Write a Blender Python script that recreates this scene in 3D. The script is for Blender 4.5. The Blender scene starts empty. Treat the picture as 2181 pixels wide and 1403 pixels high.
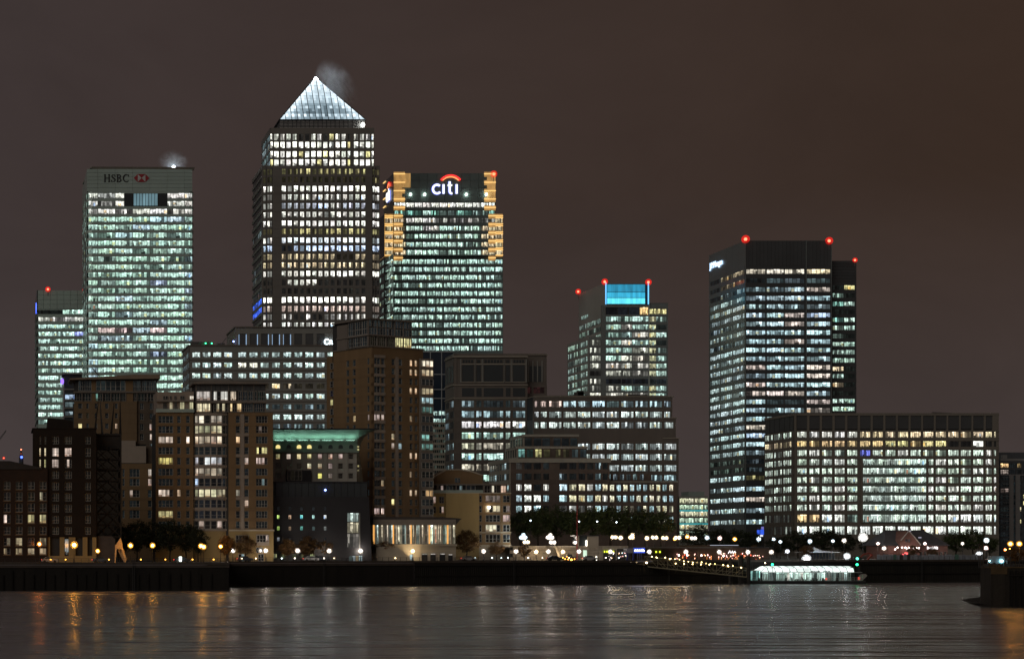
import bpy, math, random
from mathutils import Vector, Matrix

# ------------------------------------------------------------------ camera, sky, light, exposure
F, HZ, H = 4150.0, 1165.0, 10.8          # focal length in photo pixels, horizon row, eye height over the water
GZ = 6.9                                 # quay level over the water
sc = bpy.context.scene
cd = bpy.data.cameras.new("camera")
cam = bpy.data.objects.new("camera", cd)
sc.collection.objects.link(cam)
cam.location = (0, 0, H)
cam.rotation_euler = (math.radians(90), 0, 0)
cd.sensor_width = 36.0
cd.sensor_fit = 'HORIZONTAL'
cd.lens = 36.0 * F / 2181.0
cd.shift_x = 0.5
cd.shift_y = (HZ - 701.5) / 2181.0
cd.clip_start = 1.0
cd.clip_end = 30000.0
sc.camera = cam

world = bpy.data.worlds.new("World")
sc.world = world
world.use_nodes = True
nt = world.node_tree
nt.nodes.clear()
N = nt.nodes.new
tc = N('ShaderNodeTexCoord')
sep = N('ShaderNodeSeparateXYZ'); nt.links.new(tc.outputs['Generated'], sep.inputs[0])
# light-polluted cloud: brown-grey, paler towards the horizon, browner away from the towers
mr = N('ShaderNodeMapRange'); mr.inputs[1].default_value = -0.05; mr.inputs[2].default_value = 0.45
nt.links.new(sep.outputs[0], mr.inputs[0])
mx = N('ShaderNodeMixRGB'); mx.inputs[1].default_value = (0.050, 0.0375, 0.0365, 1); mx.inputs[2].default_value = (0.0415, 0.0255, 0.0185, 1)
nt.links.new(mr.outputs[0], mx.inputs[0])
el = N('ShaderNodeMapRange'); el.inputs[1].default_value = 0.0; el.inputs[2].default_value = 0.17
nt.links.new(sep.outputs[2], el.inputs[0])
mx2 = N('ShaderNodeMixRGB'); mx2.inputs[1].default_value = (0.060, 0.0475, 0.0465, 1)
nt.links.new(mx.outputs[0], mx2.inputs[2]); nt.links.new(el.outputs[0], mx2.inputs[0])
mp = N('ShaderNodeMapping'); mp.inputs['Scale'].default_value = (1.6, 1.6, 3.0)
nt.links.new(tc.outputs['Generated'], mp.inputs[0])
nz = N('ShaderNodeTexNoise'); nz.inputs['Scale'].default_value = 3.2; nz.inputs['Detail'].default_value = 5; nz.inputs['Roughness'].default_value = 0.6; nz.inputs['Distortion'].default_value = 0.6
nt.links.new(mp.outputs[0], nz.inputs['Vector'])
cr = N('ShaderNodeMapRange'); cr.inputs[1].default_value = 0.3; cr.inputs[2].default_value = 0.7; cr.inputs[3].default_value = 0.86; cr.inputs[4].default_value = 1.06
nt.links.new(nz.outputs[0], cr.inputs[0])
ml = N('ShaderNodeMixRGB'); ml.blend_type = 'MULTIPLY'; ml.inputs[0].default_value = 1.0
nt.links.new(mx2.outputs[0], ml.inputs[1]); nt.links.new(cr.outputs[0], ml.inputs[2])
sky = N('ShaderNodeTexSky'); sky.sky_type = 'NISHITA'; sky.sun_disc = False
sky.sun_elevation = math.radians(-9); sky.sun_rotation = math.radians(200)
sk2 = N('ShaderNodeMixRGB'); sk2.blend_type = 'ADD'; sk2.inputs[0].default_value = 0.02
nt.links.new(ml.outputs[0], sk2.inputs[1]); nt.links.new(sky.outputs[0], sk2.inputs[2])
bg = N('ShaderNodeBackground'); bg.inputs[1].default_value = 1.0
nt.links.new(sk2.outputs[0], bg.inputs[0])
wo = N('ShaderNodeOutputWorld'); nt.links.new(bg.outputs[0], wo.inputs[0])

sl = bpy.data.lights.new("city_glow_sun", 'SUN')     # faint broad glow of the city on the near bank
sl.energy = 0.42; sl.angle = math.radians(40); sl.color = (1.0, 0.93, 0.82)
so = bpy.data.objects.new("city_glow_sun", sl); sc.collection.objects.link(so)
so.rotation_euler = (math.radians(68), 0, math.radians(-36))

sc.view_settings.view_transform = 'Standard'
sc.view_settings.look = 'None'
sc.view_settings.exposure = 0.0
sc.view_settings.gamma = 1.0
sc.view_settings.use_curve_mapping = False
cy = sc.cycles
cy.use_denoising = True
try: cy.denoiser = 'OPENIMAGEDENOISE'
except Exception: pass
cy.max_bounces = 5; cy.diffuse_bounces = 2; cy.glossy_bounces = 3; cy.transmission_bounces = 2; cy.volume_bounces = 1
cy.transparent_max_bounces = 6
cy.sample_clamp_indirect = 3.0; cy.sample_clamp_direct = 20.0
cy.caustics_reflective = False; cy.caustics_refractive = False
cy.use_light_tree = True
cy.volume_step_rate = 1.0

# ------------------------------------------------------------------ helpers
R = random.Random(11)
link = sc.collection.objects.link
WM = {}                                    # world matrix by object name

def T(x, y, z): return Matrix.Translation((x, y, z))
def S(x, y, z): return Matrix.Diagonal((x, y, z, 1.0))
def RZ(a): return Matrix.Rotation(a, 4, 'Z')
def X(px, D): return px * D / F
def Z(py, D): return H + (HZ - py) * D / F
def P(px, py, D): return Vector((px * D / F, D, H + (HZ - py) * D / F))

def frame(ox, oy, deg=0.0):
    a = math.radians(deg)
    c, s = math.cos(a), math.sin(a)
    return Matrix(((c, -s, 0, ox), (s, c, 0, oy), (0, 0, 1, 0), (0, 0, 0, 1)))

def put(name, mesh, M, parent=None, kind=None):
    o = bpy.data.objects.new(name, mesh)
    link(o)
    if parent is not None:
        o.parent = parent
        o.matrix_parent_inverse = WM[parent.name].inverted()
    o.matrix_basis = M
    WM[o.name] = M.copy()
    if kind: o["kind"] = kind
    return o

def thing(name, label, cat, loc=(0, 0, 0), group=None):
    o = put(name, None, T(*loc))
    o.empty_display_size = 1
    o["label"] = label; o["category"] = cat
    if group: o["group"] = group
    return o

def tag(o, label, cat, group=None):
    o["label"] = label; o["category"] = cat
    if group: o["group"] = group
    return o

# ------------------------------------------------------------------ materials
MATS = {}
def mat(name, rgb, rough=0.65, metal=0.0, var=0.25, scale=0.35, bump=0.0, spec=0.4, streak=False):
    if name in MATS: return MATS[name]
    m = bpy.data.materials.new(name); m.use_nodes = True
    t = m.node_tree; b = t.nodes['Principled BSDF']
    b.inputs['Roughness'].default_value = rough
    b.inputs['Metallic'].default_value = metal
    b.inputs['Specular IOR Level'].default_value = spec
    g = t.nodes.new('ShaderNodeNewGeometry')
    mp = t.nodes.new('ShaderNodeMapping')
    mp.inputs['Scale'].default_value = (1, 1, 0.18) if streak else (1, 1, 1)
    t.links.new(g.outputs['Position'], mp.inputs[0])
    n = t.nodes.new('ShaderNodeTexNoise'); n.inputs['Scale'].default_value = scale; n.inputs['Detail'].default_value = 6; n.inputs['Roughness'].default_value = 0.65
    t.links.new(mp.outputs[0], n.inputs['Vector'])
    oi = t.nodes.new('ShaderNodeObjectInfo')
    r = t.nodes.new('ShaderNodeMapRange'); r.inputs[1].default_value = 0.25; r.inputs[2].default_value = 0.75
    r.inputs[3].default_value = 1 - var; r.inputs[4].default_value = 1 + var
    t.links.new(n.outputs[0], r.inputs[0])
    r2 = t.nodes.new('ShaderNodeMapRange'); r2.inputs[3].default_value = 1 - var * 0.4; r2.inputs[4].default_value = 1 + var * 0.4
    t.links.new(oi.outputs['Random'], r2.inputs[0])
    mm = t.nodes.new('ShaderNodeMath'); mm.operation = 'MULTIPLY'
    t.links.new(r.outputs[0], mm.inputs[0]); t.links.new(r2.outputs[0], mm.inputs[1])
    v = t.nodes.new('ShaderNodeVectorMath'); v.operation = 'SCALE'
    v.inputs[0].default_value = rgb
    t.links.new(mm.outputs[0], v.inputs['Scale'])
    t.links.new(v.outputs[0], b.inputs['Base Color'])
    if bump:
        bp = t.nodes.new('ShaderNodeBump'); bp.inputs['Strength'].default_value = bump; bp.inputs['Distance'].default_value = 0.3
        n2 = t.nodes.new('ShaderNodeTexNoise'); n2.inputs['Scale'].default_value = scale * 6; n2.inputs['Detail'].default_value = 5
        t.links.new(g.outputs['Position'], n2.inputs['Vector'])
        t.links.new(n2.outputs[0], bp.inputs['Height']); t.links.new(bp.outputs[0], b.inputs['Normal'])
    MATS[name] = m
    return m

def emit(name, rgb, strength, sample=False, noise=0.0, nscale=(0.5, 0.5, 0.5), base=(0.05, 0.05, 0.05)):
    """something that gives off light"""
    if name in MATS: return MATS[name]
    m = bpy.data.materials.new(name); m.use_nodes = True
    t = m.node_tree; b = t.nodes['Principled BSDF']
    b.inputs['Base Color'].default_value = (*base, 1); b.inputs['Roughness'].default_value = 0.35
    b.inputs['Emission Color'].default_value = (*rgb, 1)
    b.inputs['Emission Strength'].default_value = strength
    if noise:
        g = t.nodes.new('ShaderNodeNewGeometry'); mp = t.nodes.new('ShaderNodeMapping'); mp.inputs['Scale'].default_value = nscale
        t.links.new(g.outputs['Position'], mp.inputs[0])
        n = t.nodes.new('ShaderNodeTexNoise'); n.inputs['Scale'].default_value = 1.0; n.inputs['Detail'].default_value = 5
        t.links.new(mp.outputs[0], n.inputs['Vector'])
        r = t.nodes.new('ShaderNodeMapRange'); r.inputs[1].default_value = 0.3; r.inputs[2].default_value = 0.7
        r.inputs[3].default_value = strength * (1 - noise); r.inputs[4].default_value = strength * (1 + noise)
        t.links.new(n.outputs[0], r.inputs[0]); t.links.new(r.outputs[0], b.inputs['Emission Strength'])
    m.cycles.emission_sampling = 'AUTO' if sample else 'NONE'
    MATS[name] = m
    return m

def pane_material(name, rough, gain):
    """glazing: dark reflective glass in front of a room; the room light is per pane (Col) and per window (object colour)"""
    m = bpy.data.materials.new(name); m.use_nodes = True
    t = m.node_tree; b = t.nodes['Principled BSDF']
    b.inputs['Base Color'].default_value = (0.012, 0.015, 0.018, 1)
    b.inputs['Roughness'].default_value = rough
    b.inputs['Specular IOR Level'].default_value = 0.6
    at = t.nodes.new('ShaderNodeAttribute'); at.attribute_name = 'Col'
    oi = t.nodes.new('ShaderNodeObjectInfo')
    m1 = t.nodes.new('ShaderNodeMixRGB'); m1.blend_type = 'MULTIPLY'; m1.inputs[0].default_value = 1
    t.links.new(at.outputs['Color'], m1.inputs[1]); t.links.new(oi.outputs['Color'], m1.inputs[2])
    g = t.nodes.new('ShaderNodeNewGeometry'); mp = t.nodes.new('ShaderNodeMapping'); mp.inputs['Scale'].default_value = (0.8, 0.8, 0.7)
    t.links.new(g.outputs['Position'], mp.inputs[0])
    n = t.nodes.new('ShaderNodeTexNoise'); n.inputs['Scale'].default_value = 1.0; n.inputs['Detail'].default_value = 3
    t.links.new(mp.outputs[0], n.inputs['Vector'])
    r = t.nodes.new('ShaderNodeMapRange'); r.inputs[1].default_value = 0.32; r.inputs[2].default_value = 0.68
    r.inputs[3].default_value = 0.55 * gain; r.inputs[4].default_value = 1.3 * gain
    t.links.new(n.outputs[0], r.inputs[0])
    t.links.new(m1.outputs[0], b.inputs['Emission Color']); t.links.new(r.outputs[0], b.inputs['Emission Strength'])
    m.cycles.emission_sampling = 'NONE'
    MATS[name] = m
    return m

PANE = pane_material('window_glass', 0.12, 1.06)

# ------------------------------------------------------------------ mesh builders
class MB:
    def __init__(s): s.v = []; s.f = []; s.mi = []; s.col = []; s.mats = []
    def m(s, mt):
        if mt not in s.mats: s.mats.append(mt)
        return s.mats.index(mt)
    def quad(s, a, b, c, d, mt, col=(0, 0, 0)):
        i = len(s.v); s.v += [tuple(a), tuple(b), tuple(c), tuple(d)]; s.f.append((i, i+1, i+2, i+3)); s.mi.append(s.m(mt)); s.col += [col]*4
    def poly(s, pts, mt, col=(0, 0, 0)):
        i = len(s.v); s.v += [tuple(p) for p in pts]; s.f.append(tuple(range(i, i+len(pts)))); s.mi.append(s.m(mt)); s.col += [col]*len(pts)
    def box(s, x0, x1, y0, y1, z0, z1, mt, faces='xXyYzZ', col=(0, 0, 0)):
        A = [(x0,y0,z0),(x1,y0,z0),(x1,y1,z0),(x0,y1,z0),(x0,y0,z1),(x1,y0,z1),(x1,y1,z1),(x0,y1,z1)]
        for k, ids in (('z',(0,3,2,1)),('Z',(4,5,6,7)),('y',(0,1,5,4)),('X',(1,2,6,5)),('Y',(2,3,7,6)),('x',(3,0,4,7))):
            if k in faces: s.quad(*[A[i] for i in ids], mt, col)
    def bar(s, p, q, w, mt, w2=None, n=4):
        """a strut from p to q"""
        p, q = Vector(p), Vector(q); d = (q - p)
        if d.length < 1e-6: return
        d.normalize(); w2 = w if w2 is None else w2
        a = d.cross(Vector((0, 0, 1)))
        if a.length < 1e-3: a = Vector((1, 0, 0))
        a.normalize(); b = d.cross(a)
        i = len(s.v)
        for k in range(n):
            t = 2*math.pi*(k+0.5)/n; s.v.append(tuple(p + (a*math.cos(t) + b*math.sin(t))*w)); s.col.append((0,0,0))
        for k in range(n):
            t = 2*math.pi*(k+0.5)/n; s.v.append(tuple(q + (a*math.cos(t) + b*math.sin(t))*w2)); s.col.append((0,0,0))
        mi = s.m(mt)
        for k in range(n):
            k2 = (k+1) % n; s.f.append((i+k, i+k2, i+n+k2, i+n+k)); s.mi.append(mi)
        s.f.append(tuple(i+k for k in range(n))[::-1]); s.mi.append(mi)
        s.f.append(tuple(i+n+k for k in range(n))); s.mi.append(mi)
    def tube(s, pts, radii, mt, n=6):
        for k in range(len(pts)-1): s.bar(pts[k], pts[k+1], radii[k], mt, radii[k+1], n)
    def prism(s, pts, z0, z1, mt, cap=True):
        """pts counter-clockwise seen from above"""
        n = len(pts)
        for k in range(n):
            a, b = pts[k], pts[(k+1) % n]
            s.quad((a[0],a[1],z0),(b[0],b[1],z0),(b[0],b[1],z1),(a[0],a[1],z1), mt)
        if cap:
            s.poly([(p[0],p[1],z1) for p in pts], mt); s.poly([(p[0],p[1],z0) for p in pts][::-1], mt)
    def slab(s, pts, y0, y1, mt):
        """outline in x,z (counter-clockwise seen from -y) given thickness along y"""
        n = len(pts)
        s.poly([(p[0],y0,p[1]) for p in pts], mt); s.poly([(p[0],y1,p[1]) for p in pts][::-1], mt)
        for k in range(n):
            a, b = pts[k], pts[(k+1) % n]
            s.quad((a[0],y1,a[1]),(b[0],y1,b[1]),(b[0],y0,b[1]),(a[0],y0,a[1]), mt)
    def ribbon(s, pts, w, y0, y1, mt):
        """stroke of width w along x,z points"""
        L, Rr = [], []
        for k, p in enumerate(pts):
            a = pts[max(k-1, 0)]; b = pts[min(k+1, len(pts)-1)]
            dx, dz = b[0]-a[0], b[1]-a[1]; l = math.hypot(dx, dz) or 1
            ww = (w[k] if isinstance(w, (list, tuple)) else w) / 2
            nx, nz_ = -dz/l*ww, dx/l*ww
            L.append((p[0]+nx, p[1]+nz_)); Rr.append((p[0]-nx, p[1]-nz_))
        for k in range(len(pts)-1):
            s.slab([Rr[k], Rr[k+1], L[k+1], L[k]], y0, y1, mt)
    def mesh(s, name, smooth=False):
        me = bpy.data.meshes.new(name)
        me.from_pydata(s.v, [], s.f)
        for mt in s.mats: me.materials.append(mt)
        me.polygons.foreach_set('material_index', s.mi)
        if any(c != (0, 0, 0) for c in s.col):
            ca = me.color_attributes.new('Col', 'FLOAT_COLOR', 'POINT')
            ca.data.foreach_set('color', [x for c in s.col for x in (c[0], c[1], c[2], 1.0)])
        if smooth: me.polygons.foreach_set('use_smooth', [True]*len(s.f))
        me.update()
        return me

CUBES = {}
def cube(mt):
    if mt.name not in CUBES:
        b = MB(); b.box(0, 1, 0, 1, 0, 1, mt); CUBES[mt.name] = b.mesh('block_' + mt.name)
    return CUBES[mt.name]

def box(parent, name, mt, fr, s0, s1, d0, d1, z0, z1):
    return put(name, cube(mt), fr @ T(s0, d0, z0) @ S(s1-s0, d1-d0, z1-z0), parent)

# ------------------------------------------------------------------ windows
FR_DARK = mat('window_frame_dark', (0.05, 0.05, 0.05), 0.5)
FR_WHITE = mat('window_frame_white', (0.40, 0.38, 0.35), 0.5)
WCACHE = {}
NVAR = 9
def window_mesh(n, state, kind, k):
    key = (n, state, kind, k)
    if key in WCACHE: return WCACHE[key]
    r = random.Random(hash((n, 'bmsdo'.find(state[0]), len(state), kind == 'res', k)) & 0xffffff)
    b = MB()
    def cell(x0, x1, z0, z1, L, tint=(1, 1, 1)):
        b.quad((x0,0,z0),(x1,0,z0),(x1,0,z1),(x0,0,z1), PANE, (L*tint[0]+1e-4, L*tint[1], L*tint[2]))
    for i in range(n):
        x0, x1 = i/n, (i+1)/n
        p = {'b': 0.97, 'm': 0.72, 's': 0.35, 'd': 0.03, 'o': 0.0}[state]
        if kind == 'office':
            if r.random() < p:
                L = r.uniform(0.35, 1.2) if state != 'b' else r.uniform(0.65, 1.3)
                zc = r.uniform(0.68, 0.82)
                zb = r.uniform(0.10, 0.30)
                if r.random() < 0.15: zb = r.uniform(0.35, 0.6)
                tint = (1, 1, 1)
                q = r.random()
                if q < 0.04: tint = (1, 0.76, 0.5)
                elif q < 0.055: tint = (0.6, 0.8, 1.2)
                elif q < 0.065: tint = (1.0, 0.42, 0.34)
                cell(x0, x1, zc, 0.92, L*r.uniform(0.6, 1.1)); cell(x0, x1, 0.92, 1, L*r.choice((0.5, 1.0, 2.6)))
                # the room behind, broken by partitions, blinds and people
                m = 2 if n > 3 else 3
                for j in range(m):
                    a0, a1 = x0+(x1-x0)*j/m, x0+(x1-x0)*(j+1)/m
                    hb = zb*r.uniform(0.4, 1.5)
                    cell(a0, a1, 0, hb, L*r.choice((0.06, 0.15, 0.3, 0.5)))
                    cell(a0, a1, hb, zc, L*r.choice((0.3, 0.6, 0.8, 0.9, 1, 1.1)), tint)
            else:
                L = r.uniform(*{'b': (.12, .4), 'm': (.06, .26), 's': (.02, .12), 'd': (.01, .05), 'o': (.002, .012)}[state])
                cell(x0, x1, 0, 0.8, L); cell(x0, x1, 0.8, 1, L*r.uniform(0.6, 2.2))
        else:                                    # flats: curtains, lamps, furniture
            if r.random() < {'b': 1, 'm': 0.8, 's': 0.4, 'd': 0.0, 'o': 0}[state]:
                L = r.uniform(0.55, 1.15)
                zb = r.uniform(0.05, 0.35)
                cell(x0, x1, 0, zb, L*r.uniform(0.15, 0.6), (1, 0.8, 0.7))
                for j in range(2):
                    a0, a1 = x0+(x1-x0)*j/2, x0+(x1-x0)*(j+1)/2
                    cell(a0, a1, zb, 1, L*r.choice((0.35, 0.7, 1, 1.15)))
            else:
                cell(x0, x1, 0, 1, r.uniform(0.001, 0.010))
    fm = FR_DARK if kind == 'office' else FR_WHITE
    if kind == 'office':
        w = 0.055/n if n > 1 else 0
        for i in range(1, n):
            b.box(i/n-w, i/n+w, -0.10, 0, 0, 1, fm, 'xXy')
    else:
        w = 0.15/(n+0.5)/2
        for i in range(n+1):
            x = min(max(i/n, w), 1-w)
            b.box(x-w, x+w, -0.12, 0, 0, 1, fm, 'xXy')
        for z, hh in ((0.0, 0.045), (0.955, 0.045), (0.40, 0.03)):
            b.box(0, 1, -0.10, 0, z, z+hh, fm, 'yzZ')
    WCACHE[key] = b.mesh('%s_window_%d_%s' % (kind, n, state))
    return WCACHE[key]

WCOUNT = {}
EXTRA = {}
def win(parent, fr, s0, s1, z0, z1, d, state='m', tint=(0.8, 1, 0.92), n=4, kind='office', name='window', gain=1.0):
    M = fr @ T(s0, d, z0) @ S(s1-s0, 1, z1-z0)
    me = window_mesh(n, state, kind, R.randrange(NVAR))
    g = gain*R.uniform(0.85, 1.12)
    c = tuple(min(4, t*g*R.uniform(0.96, 1.04)) for t in tint)
    k = WCOUNT.get(parent.name, 0); WCOUNT[parent.name] = k+1
    if k >= 300:
        EXTRA.setdefault(parent.name, []).append((me, M, c)); return None
    o = put(name, me, M, parent)
    o.color = (*c, 1)
    return o

def flush_extra():
    for pn, items in EXTRA.items():
        b = MB()
        for me, M, c in items:
            cols = me.color_attributes['Col'].data
            mts = list(me.materials)
            for p in me.polygons:
                i = len(b.v)
                for vi in p.vertices:
                    b.v.append(tuple(M @ me.vertices[vi].co)); q = cols[vi].color; b.col.append((q[0]*c[0]+1e-4, q[1]*c[1], q[2]*c[2]))
                b.f.append(tuple(range(i, i+len(p.vertices)))); b.mi.append(b.m(mts[p.material_index]))
        par = bpy.data.objects[pn]
        o = put('smaller_windows', b.mesh('smaller_windows'), Matrix.Identity(4), par, 'stuff')

def facade(parent, fr, s0, s1, z0, z1, cols, rows, pick, span, pier=None, rec=0.45, pd=0.07, kind='office', piers=True, spans=True, proud=0.0):
    """a wall of windows: cols/rows are (lo, hi) spans; spandrels and piers are real pieces standing proud of the glass"""
    pier = pier or span
    rows = sorted(rows); cols = sorted(cols)
    back = rec+0.35
    if spans:
        e = [z0]+[v for r_ in rows for v in r_]+[z1]
        for k in range(0, len(e), 2):
            if e[k+1]-e[k] > 0.05: box(parent, 'spandrel', span, fr, s0, s1, -proud, back, e[k], e[k+1])
    if piers:
        e = [s0]+[v for c_ in cols for v in c_]+[s1]
        for k in range(0, len(e), 2):
            if e[k+1]-e[k] > 0.05: box(parent, 'pier', pier, fr, e[k]+0.012, e[k+1]-0.012, pd, back-0.02, z0+0.01, z1-0.01)
    for i, (a, b_) in enumerate(rows):
        for j, (c, d) in enumerate(cols):
            q = pick(i, j)
            if q is None: continue
            st, tint, n = q[:3]
            win(parent, fr, c, d, a, b_, rec, st, tint, n, kind, gain=q[3] if len(q) > 3 else 1.0)

def rows_px(ys, h, D):
    """window rows from centre rows in the photograph (top to bottom) -> (z0, z1), lowest first"""
    return sorted((Z(y+h/2, D), Z(y-h/2, D)) for y in ys)

def cols_px(edges, D): return [(X(a, D), X(b, D)) for a, b in edges]

COOL = (0.68, 1.0, 0.88); WHITE = (1.0, 1.0, 0.93); WARM = (1.0, 0.82, 0.52); AMBER = (1.0, 0.66, 0.30); BLUE = (0.66, 0.84, 1.12)
GREEN = (0.69, 1.0, 0.84); YEL = (1.0, 0.90, 0.42); PINK = (1.0, 0.78, 0.68); TEAL = (0.45, 1.0, 0.85); ICE = (0.66, 0.93, 1.0)

def choose(**kw):
    x = R.random()*sum(kw.values())
    for k, v in kw.items():
        x -= v
        if x <= 0: return k
    return k

def text_mesh(txt, mt, size=1.0, ext=0.1, offset=0.0):
    c = bpy.data.curves.new('lettering', 'FONT'); c.body = txt; c.size = size; c.extrude = ext; c.offset = offset
    o = bpy.data.objects.new('lettering_tmp', c); link(o)
    bpy.context.view_layer.update()
    me = bpy.data.meshes.new_from_object(o.evaluated_get(bpy.context.evaluated_depsgraph_get()))
    bpy.data.objects.remove(o); bpy.data.curves.remove(c)
    me.materials.clear(); me.materials.append(mt)
    return me
def fit_text(me):
    xs = [v.co.x for v in me.vertices]; ys = [v.co.y for v in me.vertices]
    return min(xs), max(xs), min(ys), max(ys)
def sign_text(parent, name, txt, mt, fr, s0, s1, z0, z1, d, ext=0.15, offset=0.0):
    me = text_mesh(txt, mt, 1.0, 0.5, offset)
    a, b, c, e = fit_text(me)
    M = fr @ T(s0, d, z0) @ S((s1-s0)/(b-a), ext, (z1-z0)/(e-c)) @ Matrix.Rotation(math.radians(90), 4, 'X') @ T(-a, -c, 0)
    return put(name, me, M, parent)

# ------------------------------------------------------------------ river, ground, quay
def water_material():
    m = bpy.data.materials.new('river_water'); m.use_nodes = True
    t = m.node_tree; b = t.nodes['Principled BSDF']
    b.inputs['Base Color'].default_value = (0.020, 0.020, 0.016, 1)
    b.inputs['Roughness'].default_value = 0.24
    b.inputs['IOR'].default_value = 1.33
    g = t.nodes.new('ShaderNodeNewGeometry')
    def noise(sx, sy, detail, rough):
        mp = t.nodes.new('ShaderNodeMapping'); mp.inputs['Scale'].default_value = (sx, sy, 1)
        mp.inputs['Rotation'].default_value = (0, 0, math.radians(3))
        t.links.new(g.outputs['Position'], mp.inputs[0])
        n = t.nodes.new('ShaderNodeTexNoise'); n.inputs['Scale'].default_value = 1.0; n.inputs['Detail'].default_value = detail; n.inputs['Roughness'].default_value = rough
        t.links.new(mp.outputs[0], n.inputs['Vector'])
        return n
    n1 = noise(0.03, 0.16, 3, 0.6)
    n2 = noise(0.012, 0.035, 2, 0.5)
    n3 = noise(0.12, 0.4, 1, 0.5)
    a = t.nodes.new('ShaderNodeMath'); a.operation = 'MULTIPLY_ADD'; a.inputs[1].default_value = 2.2
    t.links.new(n2.outputs[0], a.inputs[0]); t.links.new(n1.outputs[0], a.inputs[2])
    a2 = t.nodes.new('ShaderNodeMath'); a2.operation = 'MULTIPLY_ADD'; a2.inputs[1].default_value = 0.11
    t.links.new(n3.outputs[0], a2.inputs[0]); t.links.new(a.outputs[0], a2.inputs[2])
    bp = t.nodes.new('ShaderNodeBump'); bp.inputs['Strength'].default_value = 1.0; bp.inputs['Distance'].default_value = 1.8
    t.links.new(a2.outputs[0], bp.inputs['Height']); t.links.new(bp.outputs[0], b.inputs['Normal'])
    r = t.nodes.new('ShaderNodeMapRange'); r.inputs[1].default_value = 0.35; r.inputs[2].default_value = 0.65; r.inputs[3].default_value = 0.20; r.inputs[4].default_value = 0.28
    t.links.new(n2.outputs[0], r.inputs[0]); t.links.new(r.outputs[0], b.inputs['Roughness'])
    # choppy facets near the vertical lamps: a weak broad lobe
    gl = t.nodes.new('ShaderNodeBsdfGlossy'); gl.inputs['Roughness'].default_value = 0.70; gl.inputs['Color'].default_value = (1.0, 1.0, 1.0, 1)
    g2 = t.nodes.new('ShaderNodeBsdfGlossy'); g2.inputs['Color'].default_value = (0.58, 0.585, 0.61, 1)
    mw = t.nodes.new('ShaderNodeMixShader'); mw.inputs[0].default_value = 0.9
    t.links.new(b.outputs[0], mw.inputs[1]); t.links.new(g2.outputs[0], mw.inputs[2]); t.links.new(bp.outputs[0], g2.inputs['Normal']); t.links.new(r.outputs[0], g2.inputs['Roughness'])
    mx = t.nodes.new('ShaderNodeMixShader'); mx.inputs[0].default_value = 0.13
    t.links.new(mw.outputs[0], mx.inputs[1]); t.links.new(gl.outputs[0], mx.inputs[2]); t.links.new(bp.outputs[0], gl.inputs['Normal'])
    t.links.new(mx.outputs[0], t.nodes['Material Output'].inputs['Surface'])
    return m

wb = MB(); wm = water_material()
wb.quad((-900, -200, 0), (1500, -200, 0), (1500, 640, 0), (-900, 640, 0), wm)
put('river', wb.mesh('river'), Matrix.Identity(4), None, 'structure')

QL = [(-900, 474), (488, 486), (489, 528), (730, 540), (1460, 575), (1850, 598), (2900, 640)]    # quay line: photo column, distance
def qd(px):
    for (a, da), (b, db) in zip(QL, QL[1:]):
        if a <= px <= b: return da+(db-da)*(px-a)/(b-a)
    return QL[-1][1]
M_GROUND = mat('paving', (0.13, 0.12, 0.11), 0.8, var=0.3, scale=0.2)
gb = MB()
ql = [(X(p, d), d) for p, d in QL]
pts = ql + [(3200, ql[-1][1]), (3200, 3400), (-2400, 3400), (-2400, ql[0][1])]
gb.poly([(x, y, GZ) for x, y in pts], M_GROUND)
put('ground', gb.mesh('ground'), Matrix.Identity(4), None, 'structure')

M_WALL = mat('quay_concrete', (0.012, 0.010, 0.008), 0.85, var=0.45, scale=0.25, bump=0.4, streak=True)
M_PILE = mat('sheet_pile_steel', (0.014, 0.012, 0.009), 0.8, var=0.5, scale=0.35, bump=0.3, streak=True)
M_COPE = mat('coping_stone', (0.075, 0.06, 0.05), 0.8, var=0.3, scale=0.4)
M_TIMBER = mat('old_timber', (0.010, 0.008, 0.006), 0.9, var=0.5, scale=0.6, bump=0.4)

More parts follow.
